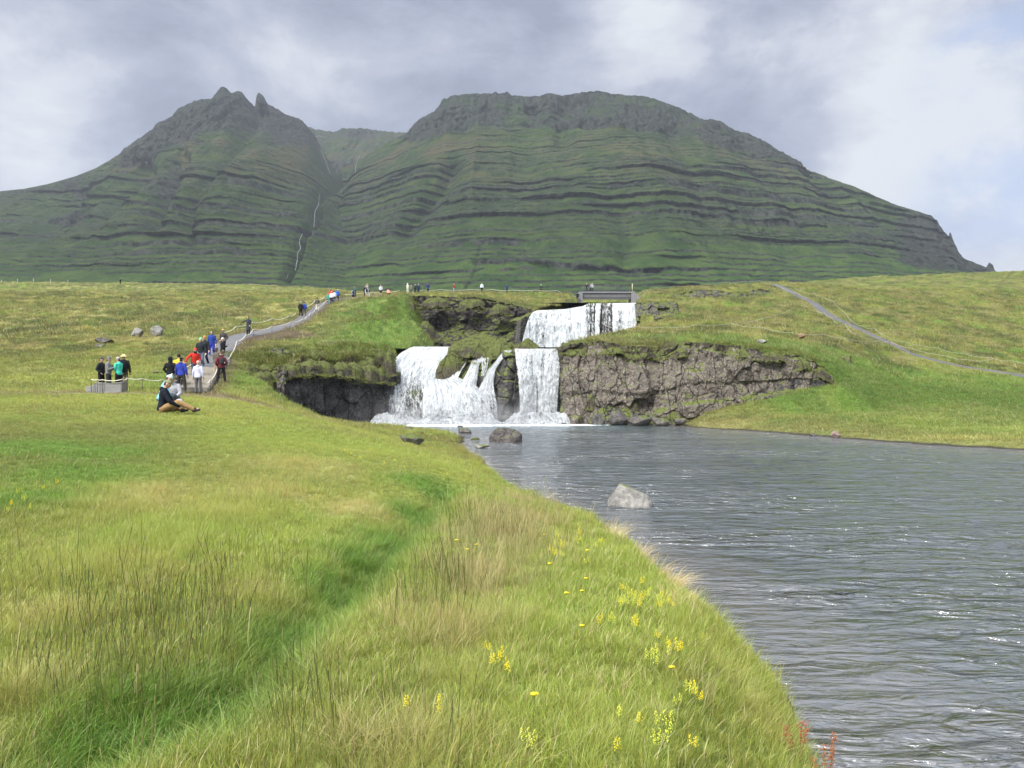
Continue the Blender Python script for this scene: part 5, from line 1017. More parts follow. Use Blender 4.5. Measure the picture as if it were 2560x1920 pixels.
    clump(1700, 1520, 16, .12, .3, [5], .9, np.array([.42, .35, .2]))
    for (px, py, n) in ((900, 1280, 26), (640, 1240, 22), (1010, 1190, 16), (1480, 1600, 16), (1320, 1700, 18), (1700, 1680, 20), (1240, 1800, 16), (1560, 1780, 16), (860, 1650, 18), (430, 1440, 16), (160, 1420, 16), (1800, 1820, 16), (1050, 1700, 18), (1150, 1640, 16), (90, 1700, 14), (760, 1400, 14)):
        clump(px, py, n // 3, .20, .16, [5, 5, 6], .66, np.array([.34, .33, .17]))
    # long fringe hanging over the water edge
    e = np.array(POOL[2:17]); t = r.uniform(0, len(e) - 1.001, 2600); i = t.astype(int); f = (t - i)[:, None]; q = e[i] * (1 - f) + e[i + 1] * f
    n = len(q); X = q[:, 0] - r.uniform(.05, .75, n); Y = q[:, 1] + r.normal(size=n) * .12
    add(X, Y, [3, 2, 6, 5], lambda X, Y, n: r.uniform(.45, .95, n), colf=None)
    # tussocks on the far bank and over the cliff tops
    for line, n in (([(-19.5, 54), (-17, 58), (-13, 63), (-11, 68)], 1500), ([(-18, 84), (-16, 98), (-17, 111)], 900), ([(5, 62.4), (9, 62.2), (14, 62), (20, 62.4), (24, 62.6)], 900), ([(-19, 54), (-16, 55.6), (-13, 58.2), (-11, 61)], 1400), ([(-15, 112.6), (-8, 112.4), (-1, 110.5)], 900)):
        L = np.array(line); t = r.uniform(0, len(L) - 1.001, n); i = t.astype(int); f = (t - i)[:, None]; q = L[i] * (1 - f) + L[i + 1] * f + r.normal(size=(n, 2)) * .8
        add(q[:, 0], q[:, 1], [9, 10], lambda X, Y, n: r.uniform(1.1, 2.4, n), colf=np.array([.10, .13, .03]))
    for ob in [o for o in bpy.data.objects if o.get('mound')]:
        me = ob.data; co = np.empty(len(me.vertices) * 3, np.float32); me.vertices.foreach_get('co', co); co = co.reshape(-1, 3); k = r.choice(len(co), min(len(co), int(len(co) * .16)), replace=False); q = co[k]; n = len(q)
        Ps.append(q - (0, 0, .02)); Cs.append(np.clip(np.array([.125, .15, .032]) * (1 + .25 * r.normal(size=(n, 1))), .02, .5)); Ix.append(r.choice([9, 10, 1], n)); Sc.append(r.uniform(.5, 1.35, n))
    P = np.concatenate(Ps); C = np.concatenate(Cs); I = np.concatenate(Ix); S = np.concatenate(Sc); print("tufts", len(P))
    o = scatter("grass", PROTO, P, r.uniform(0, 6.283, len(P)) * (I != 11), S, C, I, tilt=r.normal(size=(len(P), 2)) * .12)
    tag(o, kind='stuff')
scatter_grass()
# ------------------------------------------------------------------ boulders
def boulder(name, px, pyb, wpx, hpx, label, m, Y=None, dep=.75, seed=0, cuts=14, zsink=.18, skew=0.0, cat='boulder', kind=None, group=None):
    if Y is None: x, Y = at(px, pyb, detail=True)
    x = WX(px, Y); z0 = 0.0 if poly_sd(np.array([x]), np.array([Y]), POOL)[0] < 0 else hz(x, Y)
    w_ = wpx * Y / F; h_ = hpx * Y / F; r = np.random.default_rng(seed + 900)
    bm = bmesh.new(); bmesh.ops.create_icosphere(bm, subdivisions=5, radius=1)
    V = np.array([v.co[:] for v in bm.verts]); n = r.normal(size=(cuts, 3)); n /= np.linalg.norm(n, axis=1)[:, None]; d = r.uniform(.58, .92, cuts)
    q = V @ n.T; t = np.where(q > .05, d / np.maximum(q, .05), 9).min(1); t = np.minimum(t, 1.0)
    V = V * t[:, None]; V *= 1 + (.035 * fbm(V[:, 0] * 3 + seed, V[:, 1] * 3, V[:, 2] * 3, oct=4, seed=seed))[:, None]
    lo, hi = V.min(0), V.max(0); V = (V - lo) / (hi - lo); V[:, 0] -= .5; V[:, 1] -= .5
    V[:, 0] += skew * (V[:, 2] - .5); hh = h_ * (1 + zsink); sx, sy, sz = w_, w_ * dep, hh
    V = V * (sx, sy, sz); V[:, 2] -= h_ * zsink
    for v, c in zip(bm.verts, V): v.co = c
    me = bpy.data.meshes.new(name); bm.to_mesh(me); bm.free(); me.materials.append(m)
    me.polygons.foreach_set('use_smooth', np.zeros(len(me.polygons), bool))
    o = bpy.data.objects.new(name, me); COL.objects.link(o); o.location = (x, Y, z0); tag(o, label, cat, group); return o
PALE = mat_rock("boulder_pale", (.12, .115, .108), (.33, .32, .295), moss_amt=.12, lichen=.3, joints=0)
ROCK_B = mat_rock("boulder_grey", (.045, .042, .040), (.165, .15, .14), moss_amt=.30, lichen=.3, joints=0)
def hull_boulder(px, Y, pts, m, label, seed=1, rough=.02):
    """angular rock from its own corner points in metres (x across, y away, z up from the water)"""
    bm = bmesh.new()
    for p in pts: bm.verts.new(p)
    r_ = bmesh.ops.convex_hull(bm, input=bm.verts[:]); bmesh.ops.delete(bm, geom=[v for v in bm.verts if not v.link_faces], context='VERTS')
    bmesh.ops.bevel(bm, geom=bm.edges[:], offset=.025, segments=1, affect='EDGES')
    bmesh.ops.triangulate(bm, faces=bm.faces[:]); 
    for _ in range(4): bmesh.ops.subdivide_edges(bm, edges=[e for e in bm.edges if e.calc_length() > .035], cuts=1); bmesh.ops.triangulate(bm, faces=bm.faces[:])
    P = np.array([v.co[:] for v in bm.verts]); bm.normal_update(); Nn = np.array([v.normal[:] for v in bm.verts])
    d = rough * (fbm(P[:, 0] * 3, P[:, 1] * 3, P[:, 2] * 3 + .01, oct=5, seed=seed) * 1.3 - .8 * np.clip(1 - np.abs(fbm(P[:, 0] * 1.6, P[:, 1] * 1.6, P[:, 2] * 1.6 + .01, oct=3, seed=seed + 9)) * 14, 0, 1))
    for v, c, n_, dd in zip(bm.verts, P, Nn, d): v.co = c + n_ * dd
    me = bpy.data.meshes.new("boulder"); bm.to_mesh(me); bm.free(); me.materials.append(m)
    o = bpy.data.objects.new("boulder", me); COL.objects.link(o); o.location = (WX(px, Y), Y, 0); tag(o, label, "boulder")
hull_boulder(1575, 18.95, [(-.57, -.05, -.2), (-.52, -.1, .12), (-.27, 0, .54), (-.20, .25, .55), (-.5, .4, .1), (.02, -.32, .02), (.0, -.38, -.2), (-.05, -.1, .45), (.45, -.05, .28), (.57, 0, .10), (.56, .05, -.2), (.42, -.2, .05), (.4, -.28, -.2), (.35, .4, .2), (-.1, .5, -.2)], PALE, "pale grey wedge shaped boulder standing alone in the river", 3, .010)
hull_boulder(1264, 40.2, [(-.90, -.2, -.3), (-.86, -.2, .2), (-.62, -.1, .62), (-.40, .0, .74), (.05, -.1, .62), (.25, -.05, .70), (.60, 0, .60), (.86, 0, .42), (.90, -.1, -.3), (.2, -.5, -.3), (.15, -.45, .15), (-.5, -.5, .1), (-.5, -.55, -.3), (.7, .6, .3), (-.6, .6, .4), (.7, .7, -.3), (-.7, .7, -.3), (.65, -.4, .3)], mat_rock("boulder_dark", (.04, .037, .035), (.14, .125, .118), moss_amt=.15, lichen=.2, joints=.25), "dark grey flat topped boulder in the river below the falls", 5, .03)
boulder("boulder", 1030, 1110, 62, 27, "jagged brown grey boulder on the mossy spit", ROCK_B, seed=12, cuts=20)
boulder("boulder", 1018, 1078, 26, 12, "small square rock behind the jagged boulder on the spit", ROCK_B, seed=13)
boulder("boulder", 1052, 1084, 20, 8, "flat little rock between the spit boulders", ROCK_B, seed=14)
boulder("boulder", 1162, 1090, 34, 13, "slanting flat rock at the tip of the mossy spit", ROCK_B, seed=15)
boulder("boulder", 1188, 1096, 27, 10, "mossy rock in the water off the tip of the spit", MOSSY, Y=41.5, seed=16)
boulder("boulder", 1204, 1121, 42, 9, "low flat stone barely above the river beside the spit", PALE, Y=36.2, seed=17)
boulder("boulder", 900, 1064, 32, 15, "grey rock at the foot of the dark cliff beside the pool", ROCK_B, Y=51.0, seed=18)
boulder("boulder", 992, 1067, 20, 8, "small dark rock at the foam below the cascade", ROCK_B, Y=52.5, seed=19)
boulder("boulder", 808, 1058, 40, 22, "rounded grey boulder tucked under the dark cliff", ROCK_B, Y=52.6, seed=20)
boulder("boulder", 757, 1016, 17, 34, "upright pale lichen covered stone against the dark cliff", PALE, Y=52.2, seed=21)
boulder("boulder", 343, 842, 30, 24, "rounded pale boulder on the hillside meadow", PALE, seed=22)
boulder("boulder", 392, 840, 27, 26, "tall cracked pale boulder on the hillside meadow", PALE, seed=23, cuts=18)
boulder("boulder", 262, 857, 44, 14, "low brown boulder half sunk in the hillside turf", ROCK_B, seed=24, dep=.6)
boulder("boulder", 250, 869, 26, 10, "small low rock downhill of the sunk brown boulder", ROCK_B, seed=25, dep=.6)
boulder("boulder", 395, 932, 27, 6, "flat pale slab lying in the meadow behind the visitors", PALE, seed=26, dep=1.0)
boulder("boulder", 2088, 1094, 24, 17, "pinkish rock at the water's edge of the far bank", mat_rock("rock_pink", (.14, .10, .09), (.34, .26, .23), moss_amt=.1, lichen=.1, joints=0), seed=27)
boulder("boulder", 2036, 1092, 24, 10, "low grey rock at the far bank next to the pinkish rock", ROCK_B, seed=28)
boulder("boulder", 2004, 845, 18, 12, "small orange brown rock below the rope on the grassy slope", mat_rock("rock_orange", (.17, .11, .06), (.32, .22, .13), moss_amt=.1, lichen=.1, joints=0), seed=29)
boulder("boulder", 1905, 858, 26, 11, "pale rock above the weathered cliff under the rope", PALE, seed=30)
boulder("boulder", 138, 992, 16, 5, "tiny white stone beside the trodden dirt strip", PALE, seed=31)
boulder("boulder", 1150, 1066, 14, 5, "little dark stone in the pool foam", ROCK_B, Y=53.5, seed=32)

for i, (px, pb, w_, h_, Yb, lb) in enumerate([(1495, 1066, 34, 30, 57.0, "upright grey block standing in the water at the cliff foot"), (1545, 1068, 46, 36, 56.4, "large square block fallen at the foot of the weathered cliff"), (1598, 1068, 60, 26, 55.9, "long low fallen block at the foot of the weathered cliff"), (1652, 1067, 44, 20, 55.6, "wedge of rock between the long fallen block and the grass bank"), (1700, 1062, 34, 14, 55.6, "last small rock where the cliff foot meets the grass bank"), (1450, 1066, 26, 22, 57.6, "small mossy block beside the foot of the curtain fall")]):
    boulder("boulder", px, pb, w_, h_, lb, ROCK_B if i < 5 else MOSSY, Y=Yb, seed=70 + i, cuts=9, dep=.9)
# ------------------------------------------------------------------ simple solids
def solid(name, boxes, m, parent=None, bevel=.0, smooth=False):
    """boxes: (cx, cy, cz, sx, sy, sz, rz)"""
    bm = bmesh.new()
    for (cx, cy, cz, sx, sy, sz, rz) in boxes:
        r_ = bmesh.ops.create_cube(bm, size=1); M_ = Matrix.Translation((cx, cy, cz)) @ Matrix.Rotation(rz, 4, 'Z') @ Matrix.Diagonal((sx, sy, sz, 1))
        bmesh.ops.transform(bm, matrix=M_, verts=r_['verts'])
    if bevel: bmesh.ops.bevel(bm, geom=bm.edges[:], offset=bevel, segments=2, affect='EDGES')
    me = bpy.data.meshes.new(name); bm.to_mesh(me); bm.free(); me.materials.append(m)
    o = bpy.data.objects.new(name, me); COL.objects.link(o)
    if parent is not None: o.parent = parent
    return o
def tube_mesh(pts, rad, sides=6, closed=True):
    P = np.array(pts, float); T = np.gradient(P, axis=0); T /= np.linalg.norm(T, axis=1)[:, None] + 1e-9
    up = np.where(np.abs(T[:, 2:3]) > .9, np.array([[1., 0, 0]]), np.array([[0, 0, 1.]])); A = np.cross(T, up); A /= np.linalg.norm(A, axis=1)[:, None] + 1e-9; B = np.cross(A, T)
    rad = np.broadcast_to(np.asarray(rad, float), (len(P),)); a = np.arange(sides) / sides * 2 * math.pi
    V = (P[:, None, :] + rad[:, None, None] * (np.cos(a)[None, :, None] * A[:, None, :] + np.sin(a)[None, :, None] * B[:, None, :])).reshape(-1, 3)
    Fq = [(i * sides + k, i * sides + (k + 1) % sides, (i + 1) * sides + (k + 1) % sides, (i + 1) * sides + k) for i in range(len(P) - 1) for k in range(sides)]
    if closed: Fq += [tuple(range(sides))[::-1], tuple((len(P) - 1) * sides + k for k in range(sides))]
    return V.tolist(), Fq
def tubes(name, runs, m, parent=None, sides=6):
    V, Fq = [], []
    for pts, rad in runs:
        v, f = tube_mesh(pts, rad, sides); b = len(V); V += v; Fq += [tuple(i + b for i in q) for q in f]
    return mesh_obj(name, V, Fq, m, parent=parent)
WOOD = mat("weathered_planks", (.36, .33, .28), .85, var=.25, scale=9, bump=.01); CONC = mat("concrete", (.20, .20, .205), .9, var=.2, scale=2.5, bump=.03)
STEEL = mat("rusty_rod", (.10, .075, .055), .7, var=.2); ROPE = mat("white_rope", (.72, .69, .58), .9, var=.1, scale=20); GIRD = mat("bridge_girder", (.13, .128, .135), .8, var=.2, scale=1.5)

# boardwalk steps
def build_boardwalk():
    r0 = WX(482, 39.0); t = empty("boardwalk", (r0, 39.0, hz(r0, 39.0))); tag(t, "grey wooden boardwalk steps leading from the dirt up to the grating path", "boardwalk")
    L = [(WX(476, 38.9), 38.9, 2.66), (WX(516, 45.6), 45.6, 3.95)]; n = 10
    d = np.array(L[1]) - np.array(L[0]); ang = math.atan2(d[1], d[0]) - math.pi / 2; wd = 1.66; ox, oy, oz = t.location
    for k in range(n):
        c = np.array(L[0]) + d * (k + .5) / n; ln = math.hypot(d[0], d[1]) / n; bx = []
        for j in range(4):
            f = (j + .5) / 4 - .5; bx.append((c[0] + d[0] / n * f - ox, c[1] + d[1] / n * f - oy, c[2] - oz + .08 + random.uniform(-.006, .006), wd + random.uniform(-.03, .03), ln / 4 * .93, .045, ang))
        bx.append((c[0] - d[0] / n * .49 - ox, c[1] - d[1] / n * .49 - oy, c[2] - oz - .03, wd * .97, .05, .17, ang))
        solid("step", bx, WOOD, t, bevel=.006)
    for s in (-1, 1):
        pts = []
        m_ = (np.array(L[0]) + np.array(L[1])) / 2; nx, ny = math.cos(ang), math.sin(ang)
        o = solid("stringer", [(0, 0, 0, .07, math.hypot(d[0], d[1]), .18, 0)], WOOD, t, bevel=.008)
        o.location = (m_[0] + s * nx * wd * .49 - ox, m_[1] + s * ny * wd * .49 - oy, m_[2] - oz - .05); o.rotation_euler = (math.atan2(d[2], math.hypot(d[0], d[1])), 0, ang)
build_boardwalk()

# stone bench with the rope hung over it
def build_bench():
    Yb = 36.6; x = WX(262, Yb); z = hz(x, Yb); t = empty("stone_bench", (x, Yb, z)); tag(t, "low grey stone bench block in front of the four standing visitors", "bench")
    def blk(name, x0, x1, h0, h1, dep, sd):
        nx, ny_ = 44, 14; V = []
        bm = bmesh.new(); r_ = bmesh.ops.create_cube(bm, size=1); bmesh.ops.subdivide_edges(bm, edges=bm.edges[:], cuts=10, use_grid_fill=True)
        P = np.array([v.co[:] for v in bm.verts]); u = P[:, 0] + .5; ht = h0 + (h1 - h0) * u - .05 * np.sin(u * math.pi)
        P[:, 0] = x0 + u * (x1 - x0); zz = P[:, 2] + .5; P[:, 2] = zz * ht - .08; P[:, 1] = P[:, 1] * dep * (1 - .22 * zz)
        P += .02 * np.stack([fbm(P[:, 0] * 3 + k, P[:, 1] * 3, P[:, 2] * 3, oct=3, seed=sd + k) for k in range(3)], -1)
        for v, c in zip(bm.verts, P): v.co = c
        me = bpy.data.meshes.new(name); bm.to_mesh(me); bm.free(); me.materials.append(mat("bench_stone", (.22, .22, .21), .9, var=.2, scale=14, bump=.02)); me.polygons.foreach_set('use_smooth', np.ones(len(me.polygons), bool))
        o = bpy.data.objects.new(name, me); COL.objects.link(o); o.parent = t; return o
    blk("bench_block", -.32, .93, .56, .60, .5, 3); blk("end_block", -.80, -.34, .36, .54, .45, 6)
build_bench()

# ------------------------------------------------------------------ rope fences
def at_l(px, py, lift, lo, hi):
    Ys = np.linspace(lo, hi, 500); X = (px - CX) / F * Ys; zr = ZC - (py - CY) / F * Ys
    h = height(X, Ys, False) + lift - zr; k = int(np.argmax(h > 0)) if (h > 0).any() else int(np.argmax(h))
    return float(X[k]), float(Ys[k])
def rope_fence(pts, lo, hi, label, h=.62, sag=.16, rad=.021, post=.016, group=None, ends=(True, True), dull=False):
    Pw = [at_l(px, py, h, lo, hi) if len(q) == 0 else (WX(px, q[0]), q[0]) for px, py, *q in pts]
    x0, y0 = Pw[0]; z0 = hz(x0, y0); t = empty("rope_fence", (x0, y0, z0)); tag(t, label, "rope fence", group)
    tops = []
    for i, (x, y) in enumerate(Pw):
        zb = hz(x, y); top = zb + h; tops.append(np.array((x - x0, y - y0, top - z0)))
        if (i == 0 and not ends[0]) or (i == len(Pw) - 1 and not ends[1]): continue
        hd = [(x - x0 + .035 * math.cos(a), y - y0, top - z0 + .035 * math.sin(a)) for a in np.linspace(0, 2 * math.pi, 9)]
        tubes("post", [([(x - x0, y - y0, zb - z0 - .15), (x - x0, y - y0, top - z0 - .03)], post), (hd, .008)], STEEL, t, 5)
    pts3 = []
    for a, b in zip(tops[:-1], tops[1:]):
        L = np.linalg.norm(b - a); s = min(sag, L * .09) * random.uniform(.7, 1.2)
        for k in range(8): u = k / 8; p = a + (b - a) * u; p[2] -= 4 * s * u * (1 - u); pts3.append(p)
    pts3.append(tops[-1])
    tubes("rope", [(pts3, rad)], mat("weathered_rope", (.46, .45, .36), .9) if dull else ROPE, t, 6); return t
GR = "white rope fences beside the paths"
rope_fence([(228, 962, 36.3), (243, 984, 36.25), (256, 960, 36.3), (306, 960, 36.3), (318, 968, 36.9), (356, 956, 37.3), (405, 953, 38), (452, 945, 39.2), (464, 905, 42.8), (492, 878, 46.5), (518, 850, 52), (542, 836, 58)], 34, 60, "white rope running from the stone bench past the meadow side of the boardwalk", h=.62, group=GR)
rope_fence([(505, 984, 37.8), (526, 953, 39.4), (546, 893, 44), (566, 888, 47.5), (579, 872, 51.5), (592, 838, 57)], 36, 60, "white rope at the river side of the boardwalk and grating", group=GR)
rope_fence([(592, 838, 57), (615, 827, 62), (633, 815, 66.5), (680, 804, 71), (727, 804, 76), (757, 801, 79.5), (768, 788, 84), (776, 777, 89), (789, 765, 97), (815, 748, 106), (849, 741, 112.5)], 55, 120, "white rope along the river side of the upper path bend", rad=.026, group=GR)
rope_fence([(548, 826, 59), (559, 821, 63), (590, 813, 69), (632, 806, 74), (680, 795, 79), (722, 788, 84), (740, 769, 90)], 55, 120, "white rope along the meadow side of the upper path bend", rad=.026, group=GR)
rope_fence([(752, 757, 98), (768, 749, 104), (790, 744, 109), (812, 740, 114)], 90, 130, "short white rope beyond the couple on the upper path", rad=.03, group=GR)
rope_fence([(862, 742, 117), (905, 741, 119.5), (931, 742, 121), (960, 740, 123.5), (999, 733, 128)], 105, 140, "white rope beside the stony edge where visitors stand above the gorge", rad=.032, group=GR)
rope_fence([(1014, 729, 130), (1060, 726, 134), (1097, 724, 138), (1183, 727, 139.5), (1232, 729, 140), (1280, 730, 141), (1340, 730, 142), (1393, 729, 143), (1440, 727, 144.5)], 120, 150, "long rope on the ridge between the gorge visitors and the bridge", rad=.03, group=GR)
rope_fence([(1590, 722, 147), (1630, 722, 147), (1642, 721, 148), (1690, 716, 150), (1723, 712, 150), (1760, 711, 150), (1813, 712, 149), (1850, 709, 149), (1897, 707, 147), (1930, 706, 143)], 130, 170, "rope on the hill crest between the bridge and the gravel path", rad=.0145, dull=True, group=GR)
rope_fence([(1465, 826), (1502, 819), (1530, 821), (1591, 817), (1665, 815), (1739, 815), (1826, 807)], 62, 110, "rope along the grass above the weathered cliff facing the falls", rad=.0145, dull=True, group=GR)
rope_fence([(1826, 807), (1911, 797), (1989, 768)], 68, 125, "rope branch climbing the slope towards the gravel path", rad=.0145, dull=True, group=GR)
rope_fence([(1826, 807), (1904, 817), (1987, 830), (2059, 838), (2125, 845), (2195, 850), (2224, 851), (2277, 870), (2366, 890), (2419, 899), (2484, 898)], 60, 100, "long rope crossing the gravel path and following its river side", rad=.0145, dull=True, group=GR)
rope_fence([(2343, 870), (2410, 881), (2475, 892), (2530, 906), (2600, 912)], 60, 95, "rope on the uphill side of the lowest gravel path stretch", rad=.0145, dull=True, group=GR)
rope_fence([(1974, 712), (2011, 727), (2034, 732), (2060, 745), (2081, 755), (2115, 784), (2130, 803), (2155, 815), (2187, 820), (2217, 841), (2261, 854), (2306, 864), (2343, 870)], 68, 150, "rope following the uphill side of the steep gravel path", rad=.0145, dull=True, group=GR)
rope_fence([(1935, 706), (1952, 718), (1992, 732), (2028, 746)], 95, 150, "rope at the top of the gravel path on its downhill side", rad=.0145, dull=True, group=GR)
rope_fence([(2040, 775), (2060, 781), (2080, 793), (2097, 807), (2112, 806), (2134, 827)], 80, 120, "drooping rope halfway down the gravel path on its downhill side", rad=.0145, dull=True, group=GR)

# wire fence far off on the meadow crest
def build_wire_fence():
    t = None; tops = []
    for px in (4, 44, 84, 127, 170):
        Y = 218; x = WX(px, Y); z = hz(x, Y)
        if t is None: t = empty("wire_fence", (x, Y, z)); tag(t, "row of pale fence posts on the far crest of the meadow", "fence"); o0 = (x, Y, z)
        solid("post", [(x - o0[0], Y - o0[1], z - o0[2] + .5, .2, .2, 1.35, 0)], mat("fence_post_wood", (.36, .34, .31), .9), t, bevel=.02); tops.append((x - o0[0], Y - o0[1], z - o0[2] + .9))
    tubes("wire", [([tuple(p) for p in tops], .012), ([(a, b, c - .4) for a, b, c in tops], .012)], STEEL, t, 4)
build_wire_fence()

# ------------------------------------------------------------------ bridge
def build_bridge():
    Yb = 145.0; xl, xr = WX(1457, Yb), WX(1577, Yb); zt = ZC + (960 - 729) * Yb / F; zb = ZC + (960 - 748.5) * Yb / F; xm = (xl + xr) / 2
    t = empty("bridge", (xm, Yb, zb)); tag(t, "small grey concrete footbridge with railings over the top of the falls", "bridge"); W_ = xr - xl; H = zt - zb
    solid("deck", [(0, 1.4, H - .14, W_ + 1.6, 3.0, .28, 0)], CONC, t, bevel=.03)
    solid("girder", [(0, .25, (H - .3) / 2 + .18, W_, .25, H - .62, 0), (0, .12, .10, W_, .5, .16, 0), (0, 2.6, (H - .3) / 2 + .18, W_, .25, H - .62, 0)], GIRD, t, bevel=.01)
    for s in (-1, 1):
        x = s * (W_ / 2 + .55); bm = bmesh.new()
        wl = 1.5 if s < 0 else .7
        P = [(-.5 * 1, -.3, -2.0), (.5, -.3, -2.0), (.5, 3.3, -2.0), (-.5, 3.3, -2.0), (-.5, -.3, H - .29), (.5, -.3, H - .29), (.5, 3.3, H - .29), (-.5, 3.3, H - .29)]
        vs = [bm.verts.new((x + a, b, c)) for a, b, c in P]
        for f in ((0, 3, 2, 1), (4, 5, 6, 7), (0, 1, 5, 4), (1, 2, 6, 5), (2, 3, 7, 6), (3, 0, 4, 7)): bm.faces.new([vs[i] for i in f])
        # sloping wing wall
        q = [(x + s * .5, -.25, -2), (x + s * (.5 + wl), -.9, -2), (x + s * (.5 + wl), -.9, H - 1.5), (x + s * .5, -.25, H - .35), (x + s * .5, .2, -2), (x + s * (.5 + wl), -.45, -2), (x + s * (.5 + wl), -.45, H - 1.5), (x + s * .5, .2, H - .35)]
        vs = [bm.verts.new(p) for p in q]
        for f in ((0, 1, 2, 3), (4, 7, 6, 5), (3, 2, 6, 7), (1, 5, 6, 2), (0, 4, 5, 1), (0, 3, 7, 4)): bm.faces.new([vs[i] for i in f])
        bmesh.ops.recalc_face_normals(bm, faces=bm.faces[:]); me = bpy.data.meshes.new("abutment"); bm.to_mesh(me); bm.free(); me.materials.append(CONC)
        o = bpy.data.objects.new("abutment", me); COL.objects.link(o); o.parent = t
    for yy in (.1, 2.7):
        runs = [([(-W_ / 2, yy, H + 1.05), (W_ / 2 + .3, yy, H + 1.05)], .035), ([(-W_ / 2, yy, H + .5), (W_ / 2 + .3, yy, H + .5)], .025)]
        for k in range(7): x = -W_ / 2 + W_ * k / 6 + .15; runs.append(([(x, yy, H), (x, yy, H + 1.08)], .04))
        tubes("railing", runs, GIRD, t, 5)
    tubes("end_post", [([(W_ / 2 + .3, .1, H), (W_ / 2 + .3, .1, H + 1.5)], .06)], mat("yellow_post", (.62, .56, .33), .8), t, 6)
build_bridge()

# ------------------------------------------------------------------ flowers of the near bank
PETAL = mat("yellow_petals", (.80, .66, .03), .7, var=.12); PETG = mat("greenish_yellow_florets", (.66, .68, .08), .7, var=.15); STEM = mat("green_stem", (.12, .20, .04), .8); SORR = mat("red_brown_sorrel", (.34, .12, .055), .8, var=.2)
def sphere_cloud(pts, rad, sub=1):
    bm = bmesh.new(); bmesh.ops.create_icosphere(bm, subdivisions=sub, radius=1); bv = np.array([v.co[:] for v in bm.verts]); bf = [[v.index for v in f.verts] for f in bm.faces]; bm.free()
    V = []; Fq = []
    for p, r_ in zip(pts, rad): b = len(V); V += (bv * r_ + p).tolist(); Fq += [tuple(i + b for i in f) for f in bf]
    return V, Fq
def make_spike(seed):
    r = np.random.default_rng(seed); h = r.uniform(.20, .28)
    V, Fq = [], []; t = empty("yellow_flower")
    n = r.integers(2, 5); stems = []; pts = []
    for k in range(n):
        a = r.uniform(0, 6.28); top = np.array((math.cos(a) * .05 * (k > 0), math.sin(a) * .05 * (k > 0), h * r.uniform(.75, 1.0) if k else h)); stems.append(([(0, 0, -.03), (top[0] * .4, top[1] * .4, top[2] * .5), tuple(top)], .0022))
        m_ = 26
        for j in range(m_): f = j / m_; z = top[2] * (1 - .38 * f); c = top * (.4 + .6 * (z / top[2])); pts.append((c[0] + r.normal() * .010 * (.4 + f), c[1] + r.normal() * .010 * (.4 + f), z))
    o1 = tubes("stem", stems, STEM, t, 4); V, Fq = sphere_cloud(pts, r.uniform(.0030, .0052, len(pts))); o2 = mesh_obj("blossom", V, Fq, PETG if seed % 2 else PETAL, parent=t); return t
def make_daisy(seed):
    r = np.random.default_rng(seed); h = r.uniform(.20, .27); t = empty("yellow_flower"); tubes("stem", [([(0, 0, -.03), (.01, 0, h * .5), (0, .01, h)], .002)], STEM, t, 4)
    V = [(0, .01, h + .004)]; Fq = []
    for k in range(18):
        a = k / 18 * 2 * math.pi; b = a + .30; a2 = a - .02; i = len(V); V += [(.020 * math.cos(a), .01 + .020 * math.sin(a), h + .010 + .003 * (k % 2)), (.020 * math.cos(b), .01 + .020 * math.sin(b), h + .009)]; Fq.append((0, i, i + 1))
    i = len(V); V.append((0, .01, h - .008))
    for k in range(18): Fq.append((i, 1 + 2 * ((k + 1) % 18), 1 + 2 * k))
    mesh_obj("blossom", V, Fq, PETAL, parent=t, smooth=False); return t
def dup(root, loc, rz, sc):
    r_ = root.copy(); COL.objects.link(r_); r_.location = loc; r_.rotation_euler = (0, 0, rz); r_.scale = (sc,) * 3
    for ch in list(root.children): c = ch.copy(); COL.objects.link(c); c.parent = r_
    return r_
SPK = [make_spike(s) for s in range(4)]; DSY = [make_daisy(s) for s in range(2)]; used = set()
FL = [(x, y, 's') for x, y in ((1374, 1372), (1383, 1385), (1395, 1360), (1412, 1368), (1402, 1385), (1447, 1330), (1452, 1345), (1440, 1350), (1498, 1345), (1505, 1350), (1490, 1362),
     (1553, 1510), (1560, 1520), (1572, 1500), (1580, 1495), (1590, 1512), (1600, 1520), (1612, 1505), (1622, 1490), (1627, 1475), (1550, 1470), (1566, 1465), (1610, 1460), (1652, 1500), (1660, 1512), (1668, 1492), (1672, 1508), (1680, 1515), (1658, 1495), (1645, 1520),
     (1505, 1565), (1528, 1560), (1582, 1575), (1588, 1560), (1640, 1640), (1668, 1625), (1672, 1635), (1690, 1640), (1757, 1590), (1630, 1665), (1735, 1755), (1742, 1762), (1700, 1765), (1728, 1750), (1550, 1800), (1600, 1820), (1650, 1880), (1660, 1845), (1540, 1890), (1725, 1885), (1255, 1665), (1235, 1680), (1265, 1690), (1215, 1630), (1320, 1870), (1100, 1770), (1095, 1790), (1020, 1790), (1445, 1310), (1470, 1400), (1395, 1340), (1640, 1600),
     (30, 1245), (60, 1235), (75, 1255), (110, 1200), (20, 1260), (48, 1215), (140, 1190), (1120, 1170), (1100, 1165), (880, 1120), (930, 1108), (960, 1140), (1010, 1150), (985, 1135), (900, 1130), (860, 1112))]
FD = [(1453, 1515), (1465, 1482), (1190, 1376), (1414, 1540), (1457, 1625), (1682, 1735), (1338, 1825), (1377, 1450), (1470, 1405), (1140, 1378), (1360, 1352), (1168, 1400)]
GF = "yellow flowers scattered in the grass of the near bank"; rr = random.Random(5)
